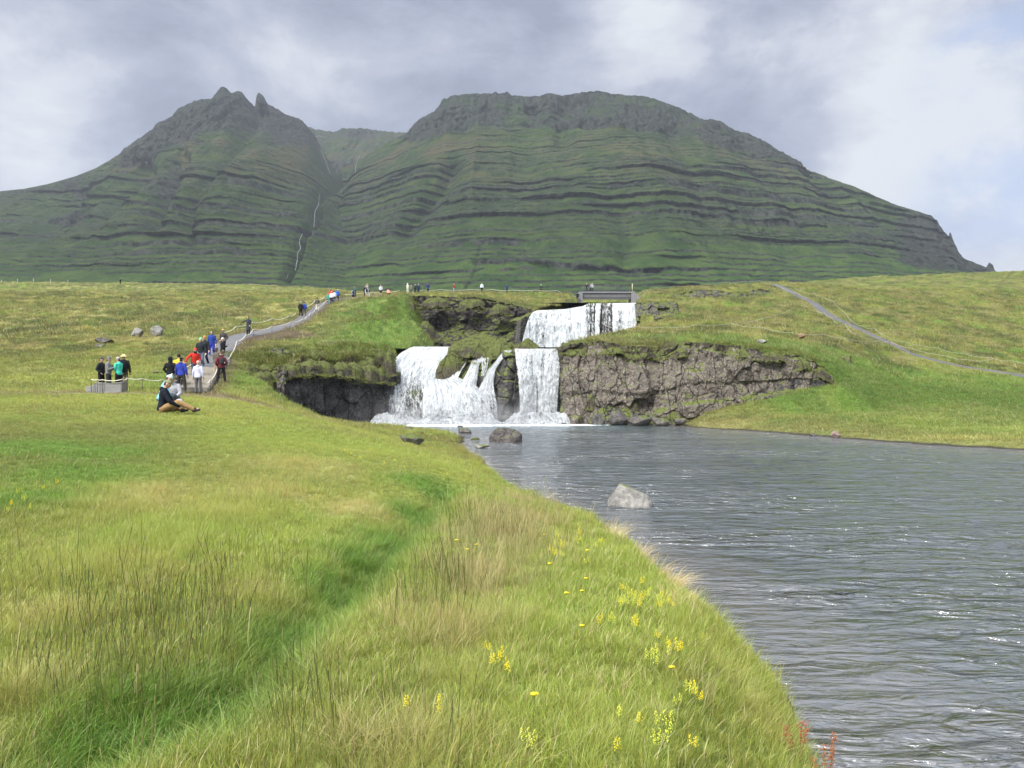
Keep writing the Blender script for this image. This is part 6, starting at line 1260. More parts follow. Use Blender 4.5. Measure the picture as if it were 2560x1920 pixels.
def place_flower(pool, px, py, label, sc):
    p = rr.choice(pool); x, y = at(px, py + 26); z = hz(x, y)
    if p.name in used: t = dup(p, (x, y, z), rr.uniform(0, 6.28), sc)
    else: used.add(p.name); t = p; t.location = (x, y, z); t.rotation_euler = (0, 0, rr.uniform(0, 6.28)); t.scale = (sc,) * 3
    tag(t, label, "flower", GF)
for px, py, _ in FL: place_flower(SPK, px, py, "spike of tiny yellow florets in the meadow grass", rr.uniform(.55, .80) * (.8 if py < 1270 else 1))
for px, py in FD: place_flower(DSY, px, py, "single bright yellow daisy-like bloom in the meadow grass", rr.uniform(.75, 1.0))
for p in SPK + DSY:
    if p.name not in used:
        for c in list(p.children): bpy.data.objects.remove(c)
        bpy.data.objects.remove(p)
def make_sorrel(px, py, h, seed, label):
    x, y = px, py; r = np.random.default_rng(seed); z = hz(x, y); t = empty("sorrel_plant", (x, y, max(z, -.05))); tag(t, label, "plant", "red brown sorrel plants at the water edge")
    st, pts = [], []
    for k in range(4):
        a = r.uniform(0, 6.28); s = r.uniform(.03, .11); hh = h * r.uniform(.7, 1.1); tp = np.array((math.cos(a) * s, math.sin(a) * s, hh)); st.append(([(0, 0, -.05), tuple(tp * .5), tuple(tp)], .002))
        for j in range(60): f = r.random(); q = tp * (1 - .45 * f); pts.append((q[0] + r.normal() * .012, q[1] + r.normal() * .012, q[2]))
    tubes("stem", st, mat("sorrel_stem", (.22, .12, .06), .8), t, 4); V, Fq = sphere_cloud(pts, r.uniform(.003, .006, len(pts))); mesh_obj("seed_head", V, Fq, SORR, parent=t)
make_sorrel(2.16, 5.30, .46, 1, "tall red brown sorrel plant at the edge of the near bank"); make_sorrel(2.36, 5.25, .36, 2, "shorter red brown sorrel plant closer to the water"); make_sorrel(2.02, 5.45, .34, 3, "small faded sorrel plant behind the tall red brown one")

# ------------------------------------------------------------------ streams and snow on the mountain
def mtn_point(px, py):
    best = None
    for (A,) in MT:
        P = A.reshape(-1, 3); qx = CX + F * P[:, 0] / P[:, 1]; qy = CY - F * (P[:, 2] - ZC) / P[:, 1]
        d = (qx - px) ** 2 + (qy - py) ** 2; m = d < 9
        if m.any():
            k = np.where(m)[0][np.argmin(P[m, 1])]
            if best is None or P[k, 1] < best: best = float(P[k, 1])
    return best
def stream(pts, wpx, nm="waterfall"):
    V = []; Yl = None; q = []
    for (a, b), (c, d) in zip(pts[:-1], pts[1:]):
        for k in range(4): q.append((a + (c - a) * k / 4 + random.uniform(-.5, .5), b + (d - b) * k / 4))
    q.append(pts[-1]); ys = [mtn_point(px, py) or 0 for px, py in q]; ok = [y for y in ys if y]; 
    if not ok: return
    runs = []
    P3 = [W(px, py, (y or ok[0]) - 4) for (px, py), y in zip(q, ys)]
    o = tubes(nm, [(P3, [wpx * random.uniform(.5, 1.3) * .5 * 900 / F for _ in P3])], mat("stream_white", (.30, .33, .35), .8, var=.5, scale=.2), None, 5); tag(o, kind='structure')
stream([(800, 484), (796, 513), (787, 528), (785, 568)], .8); stream([(755, 585), (748, 603), (751, 622), (745, 630), (742, 657), (738, 675)], 1.1); stream([(721, 685), (716, 697)], .7)
stream([(802, 373), (815, 404), (825, 434)], .9); stream([(901, 386), (890, 409), (888, 434)], .9); stream([(788, 341), (798, 340), (806, 341)], 1.8, "snow"); stream([(364, 406), (368, 407)], 2.0, "snow")
# ------------------------------------------------------------------ people
def _ring(c, ax, ay, rx, ry, n=14):
    a = np.arange(n) / n * 2 * math.pi; return np.asarray(c) + rx * np.cos(a)[:, None] * ax + ry * np.sin(a)[:, None] * ay
class Part:
    def __init__(s): s.V = []; s.F = []
    def loft(s, rings, cap=True):
        n = len(rings[0]); b = len(s.V)
        for r_ in rings: s.V += [tuple(p) for p in r_]
        for i in range(len(rings) - 1):
            for k in range(n): s.F.append((b + i * n + k, b + i * n + (k + 1) % n, b + (i + 1) * n + (k + 1) % n, b + (i + 1) * n + k))
        if cap: s.F.append(tuple(b + k for k in range(n))[::-1]); s.F.append(tuple(b + (len(rings) - 1) * n + k for k in range(n)))
    def limb(s, pts, rads, n=10, flat=1.0):
        """tapered limb with rounded ends and bulging joints"""
        P = [np.array(p, float) for p in pts]
        for a, b, ra, rb in zip(P[:-1], P[1:], rads[:-1], rads[1:]):
            d = b - a; L = np.linalg.norm(d); d = d / (L + 1e-9); up = np.array((0, 1., 0)) if abs(d[2]) > .7 else np.array((0, 0, 1.)); ax = np.cross(d, up); ax /= np.linalg.norm(ax); ay = np.cross(ax, d)
            rg = []
            for t in (-1, -.7, -.3): rr_ = ra * math.sqrt(max(.02, 1 - t * t)); rg.append(_ring(a + d * ra * t * .9, ax, ay, rr_, rr_ * flat, n))
            for t in (0, .33, .66, 1): rr_ = ra + (rb - ra) * t; rr_ *= 1 + .04 * math.sin(math.pi * t); rg.append(_ring(a + d * L * t, ax, ay, rr_, rr_ * flat, n))
            for t in (.3, .7, 1): rr_ = rb * math.sqrt(max(.02, 1 - t * t)); rg.append(_ring(b + d * rb * t * .9, ax, ay, rr_, rr_ * flat, n))
            s.loft(rg)
    def ell(s, c, r_, n=14, m=9, M=None):
        rg = []
        for i in range(m + 1):
            ph = math.pi * (.02 + .96 * i / m); z = -math.cos(ph); q = math.sin(ph); a = np.arange(n) / n * 2 * math.pi
            p = np.stack([q * np.cos(a) * r_[0], q * np.sin(a) * r_[1], np.full(n, z * r_[2])], -1)
            if M is not None: p = p @ M.T
            rg.append(p + np.asarray(c))
        s.loft(rg)
    def build(s, name, m, parent, voxel, smooth_it=4):
        me = bpy.data.meshes.new(name); me.from_pydata(s.V, [], s.F); me.update()
        bm = bmesh.new(); bm.from_mesh(me); bmesh.ops.recalc_face_normals(bm, faces=bm.faces[:]); bm.to_mesh(me); bm.free()
        if isinstance(m, (list, tuple)):
            for k in m: me.materials.append(k)
        else: me.materials.append(m)
        o = bpy.data.objects.new(name, me); COL.objects.link(o)
        if parent is not None: o.parent = parent
        if voxel:
            md = o.modifiers.new("fuse", 'REMESH'); md.mode = 'VOXEL'; md.voxel_size = voxel; md.use_smooth_shade = True
            ms = o.modifiers.new("soften", 'SMOOTH'); ms.iterations = smooth_it; ms.factor = .5
        return o
def rot(axis, deg): return np.array(Matrix.Rotation(R(deg), 3, axis))
CL = {}
def cloth(col, camo=False):
    k = (tuple(round(c, 3) for c in col), camo)
    if k in CL: return CL[k]
    m = bpy.data.materials.new("clothing"); m.use_nodes = True; nt = m.node_tree; g = G(nt); b = nt.nodes['Principled BSDF']; b.inputs['Roughness'].default_value = .85; b.inputs['Specular IOR Level'].default_value = .15
    tcn = N(nt, 'ShaderNodeTexCoord'); n = g.noise(tcn.outputs['Object'], 9 if not camo else 7, 4, .6); f = g.noise(tcn.outputs['Object'], 14, 3, .6)
    c = g.mix(n, tuple(v * .72 for v in col), tuple(min(1, v * 1.25) for v in col))
    if camo: c = g.mix(g.step(n, .50, .54), c, (.085, .075, .04))
    g.lk(c, b.inputs['Base Color']); g.lk(g.bump(f, .03, .8), b.inputs['Normal']); CL[k] = m; return m
SKIN = mat("skin", (.52, .33, .25), .6, var=.05); HAIRC = {'brown': mat("hair_brown", (.07, .04, .025), .6), 'dark': mat("hair_dark", (.02, .017, .015), .6), 'grey': mat("hair_grey", (.55, .52, .48), .6), 'blond': mat("hair_blond", (.50, .36, .16), .6)}
SHOE = mat("dark_shoes", (.03, .028, .027), .7); EYE = mat("eyes", (.02, .015, .012), .3)
POSE = dict(
    stand=dict(el=(.25, -.02, 1.13), hl=(.24, .06, .88), ka=(.10, .02, .49), aa=(.11, -.01, .08)),
)
def person(loc, face, H, label, top, bottom, hat=None, hatc=None, hair='brown', arms='down', legs='stand', near=True, long=False, shoe=None, camo=False, hood=False, group=None, lean=0.0, pitch=0.0, turn=0.0, shorts=False, z=None, sleeves=True, seat=False, skirt=False, cuff=None, stripe=None, drop=0.0):
    """figure facing +Y locally, 1.72 m tall before scaling"""
    x, y = loc; zz = hz(x, y) if z is None else z
    S = 1.0; v1 = .013 if near else .03; v2 = .016 if near else .035
    # skeleton
    hipz = .93; sh = 1.42
    Hh = {}
    torso_M = rot('X', -pitch) ; base = np.array((0, 0, hipz - drop))
    def T(p): q = np.array(p, float) - np.array((0, 0, hipz)); return torso_M @ q + base
    A = {'down': [((.25, -.02, 1.14), (.27, .05, .90)), ((-.25, -.02, 1.14), (-.27, .05, .90))],
         'pocket': [((.29, -.06, 1.15), (.20, .08, .98)), ((-.29, -.06, 1.15), (-.20, .08, .98))],
         'phone': [((.22, .06, 1.13), (.09, .28, 1.22)), ((-.22, .06, 1.13), (-.07, .28, 1.21))],
         'up': [((.26, .08, 1.32), (.12, .24, 1.50)), ((-.26, .08, 1.32), (-.12, .24, 1.50))],
         'outl': [((-.43, .04, 1.36), (-.62, .10, 1.43)), ((.25, -.02, 1.14), (.22, .10, .95))],
         'outr': [((.43, .04, 1.30), (.58, .10, 1.16)), ((-.25, -.02, 1.14), (-.22, .10, .95))],
         'downl': [((-.38, .06, 1.20), (-.50, .14, .98)), ((.25, .0, 1.14), (.20, .18, 1.02))],
         'downr': [((.38, .06, 1.20), (.50, .14, .98)), ((-.25, .0, 1.14), (-.20, .18, 1.02))],
         'hips': [((.36, -.06, 1.17), (.22, .04, .98)), ((-.36, -.06, 1.17), (-.22, .04, .98))],
         'cross': [((.24, .06, 1.14), (-.06, .18, 1.16)), ((-.24, .06, 1.13), (.06, .19, 1.10))],
         'swing': [((.25, .10, 1.16), (.24, .28, 1.02)), ((-.25, -.12, 1.15), (-.26, -.10, .91))],
         'lap': [((.27, .10, 1.16), (.12, .34, 1.02)), ((-.27, .10, 1.16), (-.10, .34, 1.02))],
         'reach': [((.24, .20, 1.16), (.16, .46, 1.04)), ((-.24, .16, 1.16), (-.06, .42, 1.14))]}[arms]
    A = sorted(A, key=lambda q: -q[0][0]) if arms not in ('outl', 'downl') else [A[1], A[0]]
    if seat == 'long':        # sitting on the ground, one leg stretched, the other folded under
        legs_p = [((.10, 0, hipz - drop), (.16, .44, .30 - 0), (.14, .86, .085)), ((-.10, 0, hipz - drop), (-.34, .36, .12), (-.05, .52, .07))]
    elif seat == 'crouch':
        legs_p = [((.10, 0, hipz - drop), (.17, .36, .40), (.14, .12, .08)), ((-.10, 0, hipz - drop), (-.17, .36, .40), (-.14, .12, .08))]
    elif legs == 'walk':
        legs_p = [((.10, 0, hipz), (.11, .14, .50), (.10, .16, .09)), ((-.10, 0, hipz), (-.10, .02, .50), (-.10, -.26, .14))]
    elif legs == 'apart':
        legs_p = [((.10, 0, hipz), (.17, .02, .49), (.22, -.01, .08)), ((-.10, 0, hipz), (-.17, .02, .49), (-.22, -.01, .08))]
    else:
        legs_p = [((.10, 0, hipz), (.105, .02, .49), (.11, -.01, .08)), ((-.10, 0, hipz), (-.105, .035, .49), (-.12, .02, .08))]
    root = None
    B = Part()
    TR = [(.84, .150, .105, 0), (.92, .168, .115, -.01), (1.00, .155, .105, 0), (1.10, .138, .098, .01), (1.22, .158, .112, .01), (1.33, .178, .115, 0), (1.40, .165, .095, -.005), (1.45, .10, .075, -.01), (1.49, .058, .058, 0)]
    X, Y_ = torso_M @ np.array((1., 0, 0)), torso_M @ np.array((0, 1., 0))
    B.loft([_ring(T((0, yo, z_)), X, Y_, a, b) for z_, a, b, yo in TR])
    B.limb([T((0, 0, 1.44)), T((0, .012, 1.55))], [.058, .054])
    HM = torso_M @ rot('Z', turn) @ rot('X', -lean); hc = T((0, .015, 1.545)) + HM @ np.array((0, .01, .085))
    B.ell(hc, (.076, .094, .118), 16, 12, HM); B.ell(hc + HM @ np.array((0, .035, -.045)), (.055, .062, .062), 12, 8, HM)
    B.ell(hc + HM @ np.array((0, .098, -.018)), (.013, .017, .024), 8, 6, HM)                 # nose
    for s in (-1, 1): B.ell(hc + HM @ np.array((s * .078, -.005, -.01)), (.010, .020, .032), 8, 6, HM)   # ears
    B.ell(hc + HM @ np.array((0, .086, -.062)), (.024, .010, .008), 8, 5, HM)                  # mouth
    B.ell(hc + HM @ np.array((0, .080, .018)), (.055, .016, .010), 8, 5, HM)                   # brow
    hands = []
    for s, (el, ha) in zip((1, -1), A):
        shp, elp, hap = T((s * .185, 0, sh - .02)), T(el), T(ha); B.limb([shp, elp, hap], [.052, .041, .029])
        d = hap - elp; d /= np.linalg.norm(d); sd = np.cross(d, np.array((0, 0, 1.)) if abs(d[2]) < .8 else np.array((0, 1., 0))); sd /= np.linalg.norm(sd); nn = np.cross(sd, d)
        pc = hap + d * .055; hands.append(pc + d * .04); B.limb([hap, pc, pc + d * .035], [.028, .036, .034], 8, .6)
        if near:
            curl = .5 if arms in ('down', 'swing', 'pocket') else .9
            for k, (of, ln) in enumerate(((-.027, .058), (-.009, .070), (.009, .075), (.026, .066))):
                p0 = pc + d * .045 + sd * of; p1 = p0 + d * ln * .5 + nn * .010 * curl * 2; p2 = p1 + d * ln * .36 + nn * .026 * curl; B.limb([p0, p1, p2], [.0105, .0098, .0085], 6)
            p0 = pc - sd * .034; B.limb([p0, p0 - sd * .022 + d * .028 + nn * .01, p0 - sd * .020 + d * .058 + nn * .024], [.0125, .011, .0095], 6)
        else: B.ell(pc + d * .06, (.03, .03, .04), 8, 6)
    for (h_, k_, a_) in legs_p:
        B.limb([h_, k_, a_], [.085, .055, .038]); 
        fd = np.array((0, 1., 0)) if seat != 'long' else np.array((.0, .75, .55)); B.limb([np.array(a_) + (0, 0, -.03), np.array(a_) + fd * .14 + (0, 0, -.04)], [.036, .028], 8, .8)
    body = B.build("person", SKIN, None, v1, 2); body.location = (x, y, zz); sc = H / 1.72; body.scale = (sc,) * 3; body.rotation_euler = (0, 0, R(face)); tag(body, label, "person", group)
    if near:
        E = Part()
        for s in (-1, 1): E.ell(hc + HM @ np.array((s * .031, .088, .004)), (.010, .006, .006), 8, 6, HM)
        E.build("eyes", EYE, body, 0)
    # jacket
    J = Part(); g_ = .022; low = .50 if long else (.86 if not skirt else .80)
    JR = ([(low, .215, .165, 0), (.70, .205, .150, 0)] if long else []) + [(max(low, .80) if not long else .84, .188, .135, -.004), (.92, .190, .137, -.008), (1.00, .184, .132, 0), (1.10, .174, .128, .008), (1.22, .186, .136, .008), (1.33, .200, .136, 0), (1.40, .186, .112, -.008), (1.45, .125, .095, -.012), (1.485, .078, .076, -.006), (1.51, .070, .072, -.004)]
    J.loft([_ring(T((0, yo, z_)), X, Y_, a, b, 18) for z_, a, b, yo in JR])
    for s, (el, ha) in zip((1, -1), A):
        shp, elp, hap = T((s * .178, 0, sh - .025)), T(el), T(ha); e = elp + (hap - elp) * (.95 if sleeves is True else .1)
        J.limb([shp, elp, e], [.076, .063, .048 if sleeves is True else .06])
    if hood: J.ell(T((0, -.085, 1.46)), (.105, .06, .075), 12, 8, torso_M)
    J.build("jacket", cloth(top), body, v2, 3)
    # trousers
    Q = Part(); Q.loft([_ring(T((0, yo, z_)), X, Y_, a, b) for z_, a, b, yo in ((.80, .150, .115, 0), (.86, .172, .124, 0), (.94, .175, .126, -.008), (1.00, .165, .118, 0))])
    for (h_, k_, a_) in legs_p:
        a2 = np.array(a_) * 1.0; k2 = np.array(k_); h2 = np.array(h_) - (0, 0, .02)
        if shorts: Q.limb([h2, h2 + (k2 - h2) * .85], [.105, .092])
        else: Q.limb([h2, k2, k2 + (a2 - k2) * .93], [.102, .078, .060 if not cuff else cuff])
    Q.build("trousers" if not shorts else "shorts", cloth(bottom, camo), body, v2, 3)
    for (h_, k_, a_) in legs_p:
        K = Part(); a2 = np.array(a_); fd = np.array((0, 1., 0)) if seat != 'long' else np.array((.05, .85, .25)); K.limb([a2 + (0, -.03, -.03), a2 + fd * .15 + (0, 0, -.035)], [.048, .040], 10, .85); K.limb([a2 + (0, 0, .03), a2 + (0, 0, -.02)], [.050, .046]); K.build("shoe", shoe or SHOE, body, v2, 2)
    up = HM @ np.array((0, 0, 1.)); fw = HM @ np.array((0, 1., 0))
    def shell(c, r_, n=16, m=7, frac=.5, name="hat", m_=None, extra=None):
        K = Part(); rg = []
        for i in range(m + 1):
            ph = frac * math.pi * i / m; a = np.arange(n) / n * 2 * math.pi; rad = math.sin(max(ph, .06)); p = np.stack([rad * np.cos(a) * r_[0], rad * np.sin(a) * r_[1], np.full(n, math.cos(ph) * r_[2])], -1) @ HM.T; rg.append(p + c)
        K.loft(rg[::-1])
        if extra: extra(K)
        return K.build(name, m_, body, v2 if near else v2, 1)
    if hat == 'beanie' or hat == 'pom' or hat == 'point':
        def ex(K):
            K.limb([hc + HM @ np.array((.07 * math.cos(a), -.005 + .088 * math.sin(a), .035)) for a in np.linspace(0, 2 * math.pi, 9)], [.020] * 9, 6)
            if hat == 'pom': K.ell(hc + up * .165, (.036, .036, .036), 8, 6)
            if hat == 'point': K.limb([hc + up * .10, hc + up * .19 - fw * .02], [.06, .018])
        shell(hc + HM @ np.array((0, -.008, .025)), (.095, .112, .118), frac=.52, name="beanie", m_=cloth(hatc), extra=ex)
        if hair and near: K = Part(); K.ell(hc + HM @ np.array((0, -.055, -.035)), (.075, .055, .07), 12, 8, HM); K.build("hair", HAIRC[hair], body, v2, 1)
    elif hat == 'cap':
        def ex(K): K.limb([hc + HM @ np.array((0, .07, .045)), hc + HM @ np.array((0, .15, .030))], [.060, .045], 10, .18)
        shell(hc + HM @ np.array((0, -.006, .030)), (.090, .108, .098), frac=.50, name="cap", m_=cloth(hatc, camo and hatc == bottom), extra=ex)
        if hair: K = Part(); K.ell(hc + HM @ np.array((0, -.045, -.015)), (.080, .062, .075), 12, 8, HM); K.build("hair", HAIRC[hair], body, v2, 1)
    elif hat == 'bucket':
        def ex(K): K.loft([_ring(hc + up * .045, HM[:, 0], HM[:, 1], .095, .11), _ring(hc + up * .015, HM[:, 0], HM[:, 1], .165, .18), _ring(hc + up * .0, HM[:, 0], HM[:, 1], .165, .18)])
        shell(hc + HM @ np.array((0, -.006, .030)), (.094, .112, .10), frac=.50, name="sun_hat", m_=cloth(hatc), extra=ex)
    elif hat == 'hood':
        K = Part(); K.ell(hc + HM @ np.array((0, -.035, .01)), (.112, .118, .145), 16, 10, HM); K.limb([hc - up * .10 - fw * .03, hc - up * .16 - fw * .04], [.09, .11]); K.build("hood", cloth(hatc or top), body, v2, 2)
    elif hat == 'buff':
        shell(hc + HM @ np.array((0, -.006, .030)), (.090, .108, .096), frac=.5, name="headband", m_=cloth(hatc))
        K = Part(); K.limb([hc - up * .05 + fw * .02, hc - up * .13], [.082, .09]); K.build("scarf", cloth((.03, .03, .035)), body, v2, 1)
    else:
        K = Part(); K.ell(hc + HM @ np.array((0, -.022, .030)), (.090, .100, .108), 14, 9, HM)
        if hair in ('brown', 'blond') and near: K.ell(hc + HM @ np.array((0, -.06, -.07)), (.078, .05, .11), 12, 8, HM)
        K.build("hair", HAIRC[hair], body, v2, 1)
    body['hand'] = 0.0; del body['hand']
    M_ = Matrix.Translation(body.location) @ Matrix.Rotation(R(face), 4, 'Z') @ Matrix.Scale(sc, 4)
    return body, [M_ @ Vector(h_) for h_ in hands], lambda p: M_ @ Vector(T(p))
def backpack(fn, face, col, label, s=1.0, name="backpack"):
    P_ = Part(); P_.ell((0, 0, 0), (.16 * s, .10 * s, .24 * s), 16, 10); P_.ell((0, -.06 * s, -.07 * s), (.12 * s, .07 * s, .12 * s), 12, 8)
    for sx in (-1, 1): P_.limb([(sx * .09 * s, .06 * s, .18 * s), (sx * .11 * s, .15 * s, .20 * s), (sx * .12 * s, .24 * s, .08 * s), (sx * .13 * s, .17 * s, -.12 * s)], [.018 * s] * 4, 6)
    o = P_.build(name, cloth(col), None, .02, 3); o.location = fn((0, -.20, 1.22)); o.rotation_euler = (0, 0, R(face)); tag(o, label, "backpack"); return o
def phone(p, face, label):
    o = solid("phone", [(0, 0, 0, .078, .010, .155, 0)], mat("phone_black", (.02, .02, .022), .3), bevel=.003); o.location = p; o.rotation_euler = (R(-25), 0, R(face)); tag(o, label, "phone")
def FP(px, Y): return (WX(px, Y), Y)
BK = (.014, .015, .018); DK = (.03, .033, .04); GY = (.21, .21, .22); NAVY = (.018, .022, .05); JEAN = (.14, .19, .26); TANC = (.36, .25, .13)
# face angle: 0 looks away from the camera (+Y), 180 towards it, -90 to photo right, 90 to photo left
# -- beside the stone bench
person(FP(253, 37.7), -95, 1.66, "person in black jacket and dark grey cap facing right behind the bench".replace(" right", ""), (.022, .027, .032), BK, 'cap', (.06, .055, .06), 'dark', 'pocket')
person(FP(271, 37.4), -80, 1.70, "person in grey sweater and pointed grey beanie behind the bench", (.20, .20, .20), (.04, .04, .042), 'point', (.17, .17, .18), 'brown', 'phone')
_, hd, _f = person(FP(297, 37.6), 75, 1.68, "person in turquoise jacket and grey beanie holding a phone", (.07, .60, .46), BK, 'beanie', (.38, .38, .42), 'brown', 'phone', lean=18)
phone((hd[0] + hd[1]) / 2 + Vector((0, 0, .04)), 75, "phone held by the person in the turquoise jacket")
_, _, fn = person(FP(309, 38.2), 20, 1.80, "person in yellow sun hat and camouflage trousers behind the turquoise jacket", (.03, .03, .03), (.33, .29, .21), 'bucket', (.75, .62, .28), 'brown', 'down', camo=True)
backpack(fn, 20, BK, "large black backpack on the person in the yellow sun hat", 1.25)
# -- at the foot of the boardwalk
person(FP(426, 38.3), 5, 1.74, "person in black hooded jumper and pale jeans seen from behind", BK, (.20, .26, .30), 'hood', BK, arms='pocket')
person(FP(447, 39.8), 0, 1.80, "person in yellow raincoat mostly hidden behind the blue jacket", (.72, .50, .05), DK, None, None, 'dark', 'down')
person(FP(453, 38.2), -5, 1.74, "person in bright blue jacket and dark cap seen from behind", (.035, .055, .34), (.045, .045, .04), 'cap', BK, 'dark', 'down', legs='apart', hood=True)
person(FP(495, 38.2), 0, 1.60, "person in pale lilac hooded jacket and pink beanie at the steps", (.62, .63, .78), (.13, .13, .14), 'beanie', (.72, .42, .36), None, 'down', hood=True)
_, _, fn = person(FP(553, 42.0), 35, 1.68, "person in maroon jacket and dark headband beside the boardwalk", (.13, .025, .035), (.02, .02, .022), 'buff', (.10, .05, .04), 'brown', 'pocket', legs='apart')
backpack(fn, 35, (.035, .035, .037), "small dark backpack on the person in the maroon jacket", .8)
person(FP(541, 43.4), -40, 1.66, "person with brown hair and beige trousers behind the maroon jacket", (.12, .10, .09), (.34, .27, .19), None, None, 'brown', 'down')
person(FP(487, 42.6), -150, 1.72, "person in red jacket and red cap stepping off the boardwalk", (.62, .045, .03), (.055, .065, .09), 'buff', (.70, .06, .045), None, 'downr', legs='walk', pitch=14, lean=10)
person(FP(502, 46.2), -172, 1.78, "person in black jacket and mint green beanie on the grating path", (.022, .028, .032), JEAN, 'beanie', (.28, .72, .47), None, 'down', legs='walk', shoe=mat("white_shoes", (.6, .6, .58), .7))
person(FP(512, 47.6), 178, 1.76, "person in orange beanie behind the mint green beanie", (.03, .03, .035), NAVY, 'beanie', (.85, .22, .06), None, 'down', legs='walk')
b_, hd, fn = person(FP(530, 52.2), 180, 1.72, "person in blue hooded top and bright blue trousers walking down the path", (.025, .05, .27), (.03, .05, .38), None, None, 'brown', 'down', legs='walk', shoe=mat("white_shoes", (.6, .6, .58), .7))
_, hd, _f = person(FP(556, 49.6), -55, 1.72, "person with white hair, black jacket and camouflage trousers taking a picture", BK, (.34, .29, .18), 'cap', (.68, .60, .56), 'grey', 'phone', camo=True)
phone((hd[0] + hd[1]) / 2 + Vector((0, 0, .05)), -55, "phone held by the person with white hair on the grating path")
person(FP(558, 54.5), 165, 1.74, "person in tan cap and dark jacket behind the white haired person", (.06, .055, .055), DK, 'cap', (.58, .42, .18), 'brown', 'pocket')
_, hd, _f = person(FP(621, 66.8), 165, 1.66, "person in long dark padded coat stretching one arm out with a phone", (.04, .045, .06), BK, None, None, 'brown', 'outr', long=True)
phone(hd[0], 165, "phone held at arm's length by the person in the long padded coat")
# -- sitting on the grass
_, hd, _f = person(FP(406, 22.3), -76, 1.78, "person in navy hoodie and camouflage cap sitting on the grass with legs stretched", (.012, .016, .026), (.33, .21, .10), 'cap', (.24, .24, .14), 'brown', 'reach', seat='long', drop=.80, pitch=7, lean=22, hood=True, camo=False)
phone(hd[1] + Vector((0, 0, .05)), -72, "phone held by the sitting person in the navy hoodie")
person(FP(403, 25.0), -60, 1.66, "person in light blue jacket and cream beanie sitting behind the navy hoodie", (.22, .52, .62), (.10, .12, .15), 'pom', (.62, .66, .62), 'brown', 'lap', seat='crouch', drop=.62, pitch=18, lean=10)
person(FP(437, 25.8), 178, 1.70, "person in grey beanie and pale grey top sitting behind the navy hoodie", (.44, .44, .48), (.12, .13, .15), 'beanie', (.17, .18, .19), 'brown', 'lap', seat='crouch', drop=.62, pitch=15, lean=15)
# -- on the upper path and along the gorge
def far(px, Y, face, H, label, top, bottom, **k):
    k.setdefault('near', False); return person(FP(px, Y), face, H, label, top, bottom, group=None, **k)
far(752, 92, 5, 1.78, "person in black jacket and white cap walking up beside the blue jacket", BK, BK, hat='cap', hatc=(.7, .7, .7), legs='walk')
far(761, 92.5, -5, 1.74, "person in blue jacket walking up the upper path", (.035, .07, .35), GY, hair='dark', legs='walk')
far(793, 101, -10, 1.80, "person in olive jacket and cream trousers on the upper path", (.10, .105, .075), (.68, .64, .56), hair='dark', legs='walk', arms='swing')
far(820, 108.5, 160, 1.35, "child in teal jacket at the top of the path", (.05, .30, .27), (.06, .20, .2), hair='blond')
far(829, 107.5, 0, 1.68, "person in white jacket and navy trousers at the top of the path", (.75, .76, .80), NAVY, hat='cap', hatc=(.8, .6, .6))
far(836, 109.5, 20, 1.62, "person in white top behind the first white jacket", (.72, .73, .76), NAVY, hair='dark')
far(827, 112, 175, 1.85, "person in red jacket standing behind the white jackets", (.60, .05, .05), DK, hat='buff', hatc=(.35, .06, .05))
far(844, 110.5, 10, 1.78, "person in bright blue jacket and white cap at the top of the path", (.03, .12, .50), (.10, .09, .09), hat='cap', hatc=(.75, .75, .75), legs='walk')
_, _, fn = far(883, 113, 15, 1.62, "person in grey top and dark shorts by the gorge edge", (.30, .34, .42), NAVY, hair='dark', shorts=True); backpack(fn, 15, NAVY, "navy backpack on the person in the grey top", 1.0)
far(887, 117, 170, 1.78, "person in dark green hooded coat behind the grey top", (.05, .12, .11), BK, hat='hood', hatc=(.05, .13, .12), arms='phone')
_, _, fn = far(917, 114.5, 5, 1.62, "person in white top and shorts with a navy backpack by the gorge", (.66, .66, .70), (.6, .5, .42), hair='brown', shorts=True); backpack(fn, 5, NAVY, "navy backpack on the person in white shorts", 1.15)
far(923, 116, -60, 1.58, "person in dark top next to the white shorts", (.05, .06, .09), (.5, .48, .46), hair='dark', arms='hips')
far(913, 118.5, 180, 1.72, "person in long black coat behind the white shorts", BK, BK, hair='dark', long=True)
far(918, 121, 170, 1.95, "tall person with blond hair and raised arms behind the group", (.42, .40, .36), GY, hair='blond', arms='up')
far(952, 118, 175, 1.70, "person in pale grey hoodie and black shorts with bare legs", (.50, .50, .53), BK, hair='dark', shorts=True, arms='pocket')
far(972, 116.5, 30, 1.55, "person in salmon pink top crouching at the gorge edge", (.80, .33, .25), (.25, .14, .08), hair='brown', seat='crouch', drop=.55, pitch=30)
far(1019, 124, -30, 1.74, "person all in cream clothing above the dark gorge cliff", (.60, .58, .52), (.56, .54, .48), hat='hood', hatc=(.6, .6, .56), arms='phone')
far(1028, 126, 150, 1.66, "person in olive green coat next to the cream clothing", (.13, .17, .07), DK, hair='blond', arms='cross')
far(1038, 127, 160, 1.72, "person in navy jacket with white scarf above the gorge", NAVY, DK, hat='cap', hatc=(.6, .6, .62), arms='phone')
far(1046, 128, -20, 1.72, "person in navy jacket and white cap above the gorge", (.025, .035, .08), NAVY, hat='cap', hatc=(.7, .7, .7))
far(1070, 131, 180, 1.78, "lone person in dark blue hooded coat above the gorge", (.02, .035, .13), NAVY, hat='hood', hatc=(.02, .035, .12), arms='pocket')
far(1134.5, 138, -120, 1.70, "person in red jacket and grey trousers on the ridge", (.45, .03, .05), (.30, .32, .38), hair='brown', arms='phone', legs='walk')
_, _, fn = far(1204.6, 139, 175, 1.76, "person in white top and black trousers on the ridge", (.62, .68, .75), BK, hair='dark')
